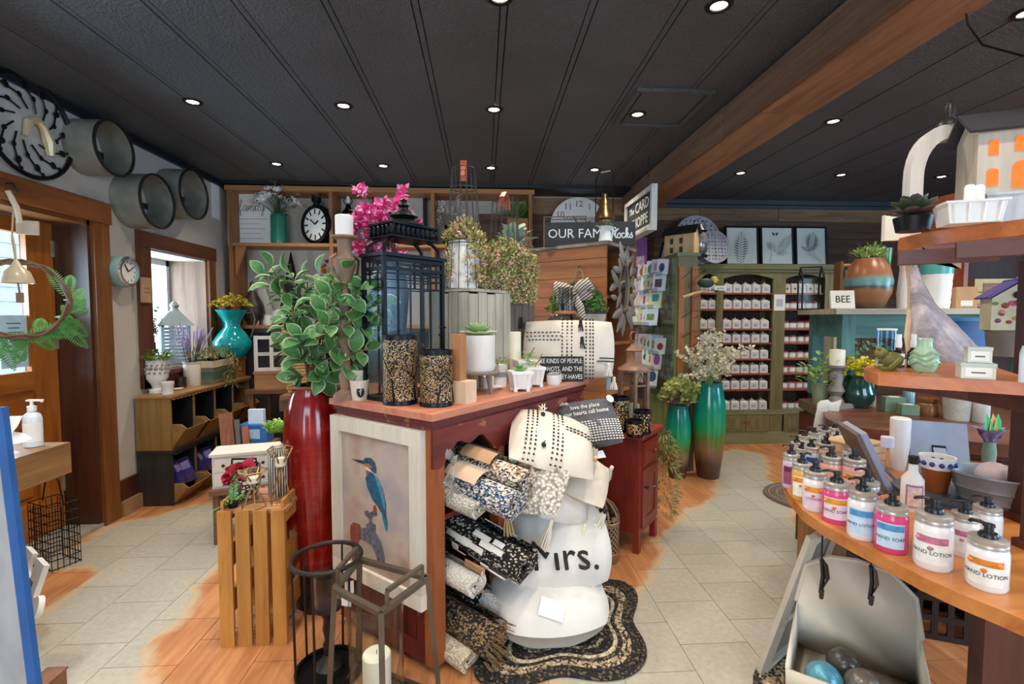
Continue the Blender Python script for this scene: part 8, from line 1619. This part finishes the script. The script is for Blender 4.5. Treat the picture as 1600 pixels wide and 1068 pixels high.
A0=gd(1432,372,1.42);zt2=1.5355;t=thing('arch_frame','white gothic arch window frame with a dark finial on the upper tier shelf','frame',(A0.x+.105,A0.y+.02,zt2),R(-18));wA=.085;hS=gd(1432,235,1.42).z-zt2;hT_=gd(1470,195,1.42).z-zt2
for s_ in(-1,1):
    O_=[(wA+.017,0),(wA+.017,hS*.75)]+[((wA+.017)*math.cos(a)**.8,hS*.75+(hT_-hS*.75)*math.sin(a)**.9)for a in[R(11.25*i)for i in range(1,9)]];I_=[(wA-.017,0),(wA-.017,hS*.75)]+[((wA-.017)*math.cos(a)**.9,hS*.75+(hT_-.04-hS*.75)*math.sin(a))for a in[R(11.25*i)for i in range(1,9)]]
    b=B();n=len(O_);vs=[(s_*x,y,z)for L_ in(O_,I_)for y in(-.022,.022)for x,z in L_]
    for i in range(n-1):
        for A_,C_ in((0,n),(n,3*n),(3*n,2*n),(2*n,0)):pass
    b.add(vs,[(A_+i,A_+i+1,C_+i+1,C_+i)for i in range(n-1)for A_,C_ in((0,n),(n,3*n),(3*n,2*n),(2*n,0))])
    obj('arch_side',b,WP,t)
obj('sill',B().b2((-wA-.02,-.025,0),(wA+.02,.025,.016)),WP,t);obj('finial',B().lathe([(.03,hT_),(.026,hT_+.012),(.012,hT_+.022),(.014,hT_+.05),(.006,hT_+.07),(0,hT_+.075)],14),IRON,t)
c=gz(1458,378,1.505);c=V((c.x,c.y+.05,ZB2));t=thing('dark_succulent','dark green and purple rosette succulent in a low pot on the upper tier shelf','plant',c);obj('pot',B().lathe([(0,0),(.03,0),(.036,.03),(0,.026)],16),BLK,t);rosette(t,.035,.055,((8,1,10),(8,.9,30),(6,.7,50),(4,.5,68)),mat('dusky_green','#3f4f33',.4,0,.3),mat('dusky_purple','#4f3d3f',.4,0,.3),th=.2)
c=gz(1525,368,1.505);t=thing('white_trough','white ribbed rectangular trough with small bottles on the upper tier shelf','planter',(c.x+.035,c.y+.05,ZB2),R(-22));t.scale=(.75,)*3;b=B();b.box((0,0,.027),(.11,.07,.054),tp=1.15).box((0,0,.055),(.135,.09,.006));obj('trough',b,WHT,t)
for x in(-.045,-.015,.015,.045):obj('rib',B().bar((x,-.036,.004),(x*1.1,-.042,.05),.005),WHT,t)
for x in(.0,.025):one('white_vial',B().lathe([(0,0),(.009,0),(.009,.03),(.006,.034),(0,.034)],12),WHT,('first' if x==0 else 'second')+' little white bottle standing in the white trough','bottle',t.location+V((x*.8,0,.0445)),0,'bottles in the trough')
t=thing('cream_board','cream board leaning at the tip of the upper tier shelf beside the arch','frame',gz(1412,392,1.505)+V((.01,.04,.0305)),R(-15));obj('board',B().b2((-.02,-.006,0),(.03,.006,.06)),CREAM,t);obj('edge',B().b2((-.024,-.008,0),(-.02,.008,.062)),CREAM,t)
# ---------------------------------------------------------------- dark counter and teal table behind
DZ_=.86;Dp=[gz(x,y,DZ_).xy for x,y in((1286,640),(1290,652),(1310,664),(1420,676),(1520,690),(1640,700))];t=thing('dark_counter','dark brown polished counter with chamfered corner behind the curved one','counter',(0,0,0));bq=[tuple(p)for p in Dp]+[(3.3,2.0),(3.3,3.0),(Dp[0].x+.1,Dp[0].y+.35)];obj('worktop',B().prism(bq,DZ_-.05,DZ_),wood('dark_counter_top','#3f2015','#74452f','x',.35),t);obj('apron',B().prism([(V(p)*.96+V((2.6,2.5))*.04)[:]for p in bq],DZ_-.075,DZ_-.05),DRX,t)
for x,y in((1.95,2.75),(3.1,2.2),(3.1,2.9)):obj('leg',B().b2((x-.05,y-.05,0),(x+.05,y+.05,DZ_-.075)),DRD,t)
TL_=wood('teal_paint','#2d5a58','#5c8c86','x',.6,1,worn='#7b6a4c',wornamt=.32);TLZ=wood('teal_paint_z','#2d5a58','#5c8c86','z',.6,1,worn='#7b6a4c',wornamt=.32);tz_=1.395;c0=gz(1342,640,DZ_);TO=V((c0.x,c0.y+.14,DZ_+.001));t=thing('teal_table','weathered teal table with a bleached plank top standing on the dark counter','table',TO,R(-16));hT2=tz_-TO.z
for x in(0,.82):
    for y in(0,.42):obj('leg',B().b2((x,y,0),(x+.065,y+.065,hT2-.03)),TLZ,t)
obj('apron',B().b2((.06,.01,hT2-.16),(.83,.03,hT2-.03)),TL_,t);obj('apron',B().b2((.015,.06,hT2-.16),(.035,.43,hT2-.03)),TL_,t)
for k in range(4):obj('top_plank',B().b2((-.05,-.05+.15*k,hT2-.03),(.95,.095+.15*k,hT2)),wood('bleached_plank_x','#8d8474','#c4bba9','x',.7),t)
def TT(x,y,z=hT2):return TO+Matrix.Rotation(R(-16),3,'Z')@V((x,y,z))
def on_pt(name,label,cat,p,px,w,yt,prof,m,n=24):
    r=w/2*mpp(p)*wide(px);h=pz(p,px,yt)-p.z;t=thing(name,label,cat,p);obj('body',B().lathe([(a*r,b_*h)for a,b_ in prof],n),m,t);return t,r,h
q=N('banded_stoneware');x=q.co();sp_=q.n('SeparateXYZ');q.l(x,sp_.inputs[0]);v=q.math('ADD',q.math('MULTIPLY',sp_.outputs[2],4.6),q.math('MULTIPLY_ADD',q.noise(x,14,3),.2,-.1));BSW=q.done(q.ramp(v,[(.0,'#4a4438'),(.22,'#8a5a36'),(.48,'#9a6a44'),(.56,'#3a3a34'),(.62,'#5f9088'),(.76,'#6f9a90'),(.86,'#a5663f')]),.3)
t,r,h=on_pt('stoneware_pot','round brown and teal banded stoneware pot with yellow green sprigs','planter',TT(.17,.12),1356,80,404,[(0,0),(.6,0),(.95,.3),(1,.55),(.85,.82),(.6,.97),(.55,1),(.5,.95),(0,.7)],BSW);clump(t,h,r*.6,.07,90,LGRN,.04,.012,up_=1.2)
t,r,h=on_pt('green_goblet','small glossy green goblet behind the banded stoneware pot','goblet',TT(.3,.24),1380,26,388,[(0,0),(.6,0),(.3,.2),(.3,.5),(.8,.62),(1,1),(.9,1),(0,.6)],mat('moss_glaze','#4f7a3a',.25));t,r,h=on_pt('fluted_vase','white fluted bag shaped vase on the teal table','vase',TT(.34,.08),1408,32,402,[(0,0),(.9,0),(1,.3),(.75,.75),(.9,1),(.8,1),(0,.5)],WHT)
t,r,h=on_pt('basket_planter','white ribbed planter with a turquoise rim on the teal table','planter',TT(.5,.12),1458,54,413,[(0,0),(.85,0),(.9,.15),(.88,.2),(.93,.35),(.91,.4),(.96,.55),(.94,.6),(1,.78)],WHT);obj('turquoise_rim',B().lathe([(r,h*.77),(r*1.02,h),(r*.94,h),(r*.9,h*.7),(0,h*.7)],24),mat('turquoise_rim','#4fa79c',.3),t);clump(t,h*.9,r*.8,.04,40,LGRN,.03,.012)
t=thing('kraft_box','brown kraft box beside the ribbed planter on the teal table','box',TT(.66,.16),R(-30));obj('carton',B().box((0,0,.06),(.09,.07,.12)),KRF,t);obj('label',B().box((0,-.0355,.03),(.05,.002,.03)),PAPER,t)
t=thing('bee_sign','pale wooden sign printed BEE leaning at the corner of the teal table','sign',TT(-.0,-.02),R(-12));p_=gd(1300,470,(t.location-CP).dot(fw));b=B();b.M=RX(R(-10));b.b2((-.07,-.008,0),(.05,.008,.1));obj('board',b,wood('pale_sign','#c4baa5','#ddd5c4','x',.7),t);text('BEE',.055,STI,t,RX(R(-10))@TR(-.01,-.0085,.05)@FACE,sx=.9);obj('bracket',B().b2((-.03,.02,0),(.03,.06,.008)),PINE,t)
t=thing('house_frame_lantern','small black metal house-shaped lantern at the back corner of the teal table','lantern',TT(-.02,.42),R(-16));hl=.2
for x in(-.06,.06):
    for y in(-.04,.04):obj('post',B().bar((x,y,0),(x,y,hl),.008),BLK,t)
    obj('gable',B().bar((x,-.04,hl),(x,0,hl+.07),.008).bar((x,.04,hl),(x,0,hl+.07),.008),BLK,t)
for y,z in((-.04,.004),(.04,.004),(-.04,hl),(.04,hl),(0,hl+.07)):obj('rail',B().bar((-.06,y,z),(.06,y,z),.008),BLK,t)
for y in(-.04,.04):obj('pane',B().b2((-.058,y-.001,.006),(.058,y+.001,hl)),GLS,t)
for k,(x,lab)in enumerate(((.2,'first brown wooden bottle carrier behind the banded stoneware pot'),(.33,'second brown wooden bottle carrier, beside the green goblet'))):
    t=thing('bottle_carrier',lab,'carrier',TT(x,.46),R(-16),'wooden bottle carriers')
    for s_ in(-1,1):obj('side',B().b2((s_*.05-.008,-.05,0),(s_*.05+.008,.05,.3)),wood('carrier_oak','#6b4526','#98693e','z',.6),t)
    obj('base',B().b2((-.042,-.05,0),(.042,.05,.015)),PINE,t);obj('handle',B().tube([(-.05,0,.28),(.05,0,.28)],.01,8),PINE,t);obj('bottle',B().lathe([(0,.016),(.03,.016),(.03,.16),(.012,.2),(.012,.25),(0,.25)],14),mat('milk_bottle','#bfc6c9',.2),t)
# dark counter goods
def DC(x,y):p=gz(x,y,DZ_);return V((p.x,p.y,DZ_+.0005))
t=thing('turned_candlestick','grey turned candlestick with a cream candle on a square foot at the dark counter corner','candlestick',DC(1316,638)+V((0,.05,0)));p=t.location;zz=lambda yy:pz(p,1317,yy)-p.z;s=mpp(p);r=10*s
obj('foot',B().box((0,0,.012),(36*s,36*s,.024),R(20)),wood('grey_turned','#6d645c','#9a9188','z',.6),t);obj('stem',B().lathe([(r*1.2,.024),(r*1.1,zz(625)),(r*.7,zz(618)),(r*1.2,zz(610)),(r*.8,zz(600)),(r*1.0,zz(585)),(r*.6,zz(578)),(r*1.3,zz(573)),(r*1.3,zz(570)),(0,zz(570))],22),wood('grey_turned','#6d645c','#9a9188','z',.6),t);obj('candle',B().lathe([(0,zz(570)),(r*1.05,zz(570)),(r*1.05,zz(546)),(0,zz(545))],20),CREAM,t)
t=thing('pillar_candle','tall white pillar candle on a dark block under the teal table edge','candle',DC(1330,632)+V((.02,.12,0)));p=t.location;obj('stand',B().box((0,0,(pz(p,1327,558)-p.z)/2),(.08,.08,pz(p,1327,558)-p.z)),DRD,t);obj('wax',B().lathe([(0,pz(p,1327,558)-p.z),(.036,pz(p,1327,558)-p.z),(.036,pz(p,1327,517)-p.z),(0,pz(p,1327,518)-p.z)],20),CREAM,t)
t,r,h=on_pt('green_pitcher','glossy dark green pitcher full of yellow flowers on the dark counter','pitcher',DC(1352,640)+V((.02,.08,0)),1352,56,586,[(0,0),(.6,0),(.95,.25),(1,.45),(.8,.75),(.66,.92),(.74,1),(.66,1),(.55,.85),(0,.5)],mat('bottle_green_glaze','#123a30',.12,0,.1,spec=.8));obj('handle',B().tube([(r*.7,0,h*.92),(r*1.25,0,h*.85),(r*1.35,0,h*.6),(r*1.0,0,h*.4)],.008,7),mat('bottle_green_glaze','#123a30',.12,0,.1,spec=.8),t)
b=B()
for i in range(60):
    a=rnd(0,6.28);qq=r*1.1*math.sqrt(random.random());pp=V((qq*math.cos(a),qq*math.sin(a),h+rnd(.0,.09)))
    for k in range(6):b.leaf(pp,(rnd(-1,1),rnd(-1,1),rnd(-.3,1)),(rnd(-1,1),rnd(-1,1),1),.025,.018,.1,1)
obj('blossoms',b,mat('lemon_petal','#e0cf3a',.6,0,.1),t,kind='stuff');clump(t,h,r,.05,40,GRN,.04,.015)
SG=mat('sage_soap','#6f8a6e',.6,0,.12)
for px,py,w,hgt,lab in((1408,645,.09,.075,'lower sage green soap block on the dark counter'),(1432,650,.075,.05,'smaller sage green soap block beside the larger one')):t=thing('soap_block',lab,'soap',DC(px,py)+V((0,.05,0)),R(-20),'sage soap blocks');obj('bar',B().box((0,0,hgt/2),(w,.06,hgt)),SG,t);obj('tag',B().box((0,0,hgt+.001),(w*.5,.03,.002)),PAPER,t)
t,r,h=on_pt('brown_crock','brown glazed lidded crock on the dark counter','crock',DC(1466,652)+V((0,.06,0)),1466,42,620,[(0,0),(.95,0),(1,.1),(.95,.6),(.8,.7),(.85,.75),(.85,.95),(0,1)],mat('treacle_glaze','#7a4c28',.3,0,.2));t,r,h=on_pt('white_crock','large speckled white ribbed crock on the dark counter under the tier shelf','crock',DC(1518,660)+V((0,.07,0)),1518,52,612,[(0,0),(.85,0),(1,.9),(1,1),(.9,1),(0,.8)],mat('speckled_white','#b9b4a9',.6,0,.12,50))
t,r,h=on_pt('pale_crock','slimmer pale crock beside the speckled white one','crock',DC(1553,664)+V((0,.06,0)),1550,30,626,CYL,mat('speckled_white','#b9b4a9',.6,0,.12,50));t,r,h=on_pt('blue_tumbler','pale blue tumbler between the soaps and the brown crock','tumbler',DC(1445,640)+V((0,.1,0)),1445,20,610,CYL,mat('pale_blue_glass','#86a9b5',.2));t,r,h=on_pt('taupe_bottle','small taupe stoneware bottle beside the green pitcher','bottle',DC(1384,640)+V((0,.1,0)),1384,16,606,[(0,0),(1,0),(1,.6),(.5,.8),(.5,1),(0,1)],mat('taupe_stoneware','#9b9184',.6))
t,r,h=on_pt('leafy_pot','small green pot of pale leafy sprigs at the tip of the dark counter','plant',DC(1288,634)+V((.02,.06,0)),1285,30,600,[(0,0),(.8,0),(1,.8),(.9,1),(0,.9)],mat('sage_pot','#7f8a6a',.5));clump(t,h,.09,.2,110,LGRN,.05,.022)
t=thing('fringed_towel','pale grey fringed towel draped over the tip of the dark counter','towel',(0,0,0));tp=DC(1297,640);b=B();vs=[];K=7
for i in range(9):
    for k in range(K):u=k/(K-1)-.5;f=i/8;vs.append(tp+V((-.02-.05*f+u*.13*(1-.2*f),-.02-.03*f+.012*math.sin(k*2.2+i*.4),(.05 if i==0 else .03)-.24*f**1.2-.01*math.cos(k*1.7))))
b.add(vs,[(j*K+k,j*K+k+1,(j+1)*K+k+1,(j+1)*K+k)for j in range(8)for k in range(K-1)]);o=obj('cloth',b,mat('grey_linen','#c3beb6',.9,0,.1),t,sharp=80);m_=o.modifiers.new('t','SOLIDIFY');m_.thickness=.008;b=B()
for k in range(22):e=vs[8*K].lerp(vs[8*K+K-1],k/21);b.tube([e,e+V((rnd(-.006,.006),0,-.05))],.0025,4)
obj('fringe',b,mat('grey_linen','#c3beb6',.9,0,.1),t,kind='stuff')
t,r,h=on_pt('eucalyptus_pot','grey pot of round-leaved eucalyptus under the teal table behind the glass canister','plant',DC(1385,625)+V((.03,.2,0)),1385,30,590,CYL,mat('taupe_stoneware','#9b9184',.6));b=B()
for i in range(90):a=rnd(0,6.28);q_=.13*math.sqrt(random.random());b.leaf((q_*math.cos(a),q_*math.sin(a),h+rnd(.0,.34)),(math.cos(a),math.sin(a),rnd(-.3,.8)),(0,-1,.6),.04,.034,.1)
obj('leaves',b,mat('eucalyptus_green','#7f9f6f',.6,0,.2),t,kind='stuff');obj('stems',B().tube([(0,0,h*.8),(.03,0,h+.3)],.003,4).tube([(0,0,h*.8),(-.06,-.02,h+.28)],.003,4).tube([(0,0,h*.8),(-.01,.04,h+.33)],.003,4),STEM,t,kind='stuff')
# wall shelves far behind with the radio
t=thing('back_shelf','pine shelves at the far side holding a wooden radio above boxes','shelf',(0,0,0));RS0=gd(1535,470,3.4)
for z in(RS0.z-.02,RS0.z-.32,RS0.z+.42,.4):obj('shelf',B().b2((RS0.x-.25,RS0.y-.1,z-.025),(RS0.x+.9,RS0.y+.25,z)),SHR,t)
for x in(-.25,.88):obj('upright',B().b2((RS0.x+x,RS0.y-.1,0),(RS0.x+x+.03,RS0.y+.25,2.2)),SHR,t)
obj('back',B().b2((RS0.x-.25,RS0.y+.25,0),(RS0.x+.91,RS0.y+.27,2.2)),INB,t)
t=thing('wooden_radio','cream and brown wooden radio shaped clock on the far pine shelf','radio',(RS0.x+.04,RS0.y,RS0.z-.0195),R(-8));obj('case',B().b2((-.13,-.05,0),(.13,.05,.17)),mat('butter_wood','#d3b877',.5),t);obj('grille',B().b2((-.075,-.054,.03),(.075,-.05,.14)),wood('brown_grille','#7d4f2b','#a5703f','x',.5),t);obj('line',B().b2((-.13,-.0525,.075),(-.08,-.05,.082)).b2((.08,-.0525,.075),(.13,-.05,.082)),STEM,t)
for i,(x,w,h,hx)in enumerate(((-.12,.1,.07,'#d9d4cb'),(0,.08,.12,'#26262a'),(.13,.14,.12,'#b98a5e'),(.32,.12,.09,'#8f9aa3'))):t=thing('stored_box',('white','black','tan','grey')[i]+' box on the far pine shelf below the radio','box',(RS0.x+x,RS0.y,RS0.z-.3195),0,'boxes below the radio');obj('carton',B().b2((-w/2,-.05,0),(w/2,.05,h)),mat('stored_'+hx[1:],hx,.6),t);obj('lid',B().b2((-w/2-.004,-.054,h),(w/2+.004,.054,h+.012)),mat('stored_'+hx[1:],hx,.6),t)
# ---------------------------------------------------------------- under the counter
OFF=mat('ivory_plastic','#c9c0ae',.4,0,.04)
p0=gz(1190,1050,0);p1=gz(1262,1040,0);t=thing('folding_panel','ivory plastic folding panel leaning against the counter edge','panel',(0,0,0));hi0=gd(1270,838,1.62);e1=gd(1205,1010,1.66);lo_=V((p0.x,p0.y,.0));b=B();b.bar(lo_,hi0,.035,.02);obj('edge',b,OFF,t);bk2=V((.2,.14,0));b=B();b.bar(lo_+bk2,hi0+bk2,.03,.02)
for f in(.03,.42,.72,.97):b.bar(lo_.lerp(hi0,f),lo_.lerp(hi0,f)+bk2,.03,.016)
obj('rung',b,OFF,t);b=B();b.add([lo_+V((.02,.02,.01)),hi0+V((.02,.02,-.01)),hi0+bk2,lo_+bk2],[(0,1,2,3)]);obj('web',b,mat('grey_web','#8b8375',.6),t)
c=gd(1336,1050,1.46);t=thing('low_stool','low dark wooden stool under the ivory scoop bin','stool',(c.x,c.y,0),R(-38));obj('top',B().b2((-.18,-.17,.2),(.18,.16,.22)),DRX,t);[obj('leg',B().b2((x-.02,y-.02,0),(x+.02,y+.02,.2)),DRD,t)for x in(-.15,.15)for y in(-.14,.13)];t=thing('scoop_bin','large ivory plastic scoop-shaped bin under the counter with coloured balls','bin',(c.x,c.y,.221),R(-38));t.scale=(.97,.97,1.0)
prof_=[(-.17,.0),(-.175,.16),(-.15,.29),(-.08,.335),(.0,.345),(.09,.33),(.155,.27),(.175,.15),(.17,.0)]
b=B();b.add([(x,-.17,min(z,.12))for x,z in prof_]+[(x,-.02,z*.8)for x,z in prof_]+[(x*.97,.15,z)for x,z in prof_],[(j*9+k,j*9+k+1,(j+1)*9+k+1,(j+1)*9+k)for j in range(2)for k in(0,7)]+[tuple(range(18,27))]);b.add([(-.17,-.17,.004),(.17,-.17,.004),(.165,.15,.004),(-.165,.15,.004)],[(0,1,2,3)]);b.add([(-.17,-.17,.004),(.17,-.17,.004),(.172,-.18,.11),(-.172,-.18,.11)],[(0,1,2,3)]);o=obj('shell',b,OFF,t,sharp=60);m_=o.modifiers.new('t','SOLIDIFY');m_.thickness=.008
obj('rim',B().tube([(x*.97,.15,z)for x,z in prof_[1:-1]],.009,6),OFF,t)
for i,(x,y,z,r,hx,rg)in enumerate(((-.08,-.09,.055,.05,'#5a9bb0',.3),(.02,-.06,.055,.05,'#6b655c',.25),(-.03,.03,.052,.047,'#4d4a44',.25),(.11,-.09,.05,.045,'#5fa3b8',.3))):q_=t.location+Matrix.Rotation(R(-38),3,'Z')@V((x*.95,y*.95,z+.006));one('glitter_ball',B().sph((0,0,0),r,18,12),mat('ball_%d'%i,hx,rg,.3,.3,40),('turquoise ball nearest the edge','grey glitter ball in the middle','dark glitter ball at the back','second turquoise ball')[i]+' in the ivory scoop bin','ball',q_,0,'balls in the scoop bin')
p=gz(1470,1010,.02);t=thing('slotted_basket','dark brown slotted plastic basket lying under the counter','basket',(p.x,p.y+.1,.0),R(-24));DB=mat('dark_brown_plastic','#2b211d',.5);w,h=.46,.36
for i in range(9):obj('slat',B().b2((-w/2+i*(w-.03)/8,-.01,0),(-w/2+i*(w-.03)/8+.022,.0,h)),DB,t)
for z in(0,.08,.165,.25,.335):obj('band',B().b2((-w/2,-.012,z),(w/2,.004,z+.024)),DB,t)
obj('side',B().b2((-w/2,0,0),(-w/2+.012,.26,h)),DB,t);obj('side',B().b2((w/2-.012,0,0),(w/2,.26,h)),DB,t);obj('back',B().b2((-w/2,.25,0),(w/2,.262,h)),DB,t)
wb2=thing('white_tote','white tote seen through the slots of the dark basket','tote',t.location+V((.0,.42,0)),R(-24));obj('tub',B().box((0,0,.13),(.3,.18,.26),tp=1.1),OFF,wb2);obj('rim',B().box((0,0,.27),(.35,.22,.02)),OFF,wb2)
for px,py,lab in((1283,900,'first dark iron leaf hook hanging under the counter edge, beside the ivory panel'),(1360,910,'second dark iron leaf hook hanging under the counter edge, above the scoop bin')):
    p=gd(px,py,1.42);t=thing('iron_hook',lab,'hook',p,R(20),'iron hooks under the counter');obj('leaf',B().leaf((0,0,-.05),(0,0,1),(.3,-1,0),.11,.04,.2).tube([(0,0,.05),(.008,0,.0),(0,0,-.05),(-.012,-.01,-.055),(-.012,-.012,-.03)],.006,6),IRON,t);obj('wire',B().tube([(0,0,.05),(0,0,KZ2-.032-p.z)],.0025,4),IRON,t)
p=gz(1225,775,0);c=gz(1290,770,0);t=thing('oval_floor_mat','grey brown braided oval mat on the floor under the rounded counter end','rug',(p.x+.3,p.y-.1,0),R(-20));MB_=[mat('taupe_braid','#6b5a50',.9,0,.25,60,.5,90),mat('grey_braid','#7b6d63',.9,0,.25,60,.5,90)]
for i in range(8):b=B();b.tube([((.44-.026*i)*math.cos(a),(.34-.026*i)*math.sin(a),.008)for a in[2*math.pi*k/44 for k in range(44)]],.014,6,True);b.M=Matrix();obj('braid',b,MB_[i%2],t)
p=gz(1215,1062,0);t=thing('speckled_mat','dark green speckled mat on the floor beneath the scoop bin','mat',(p.x+.1,p.y-.1,0));obj('pile',B().lathe([(0,.006),(.2,.006),(.21,0),(0,0)],30),BRD[1],t);obj('border',B().lathe([(.2,.006),(.215,.009),(.22,0)],30),BRD[0],t)
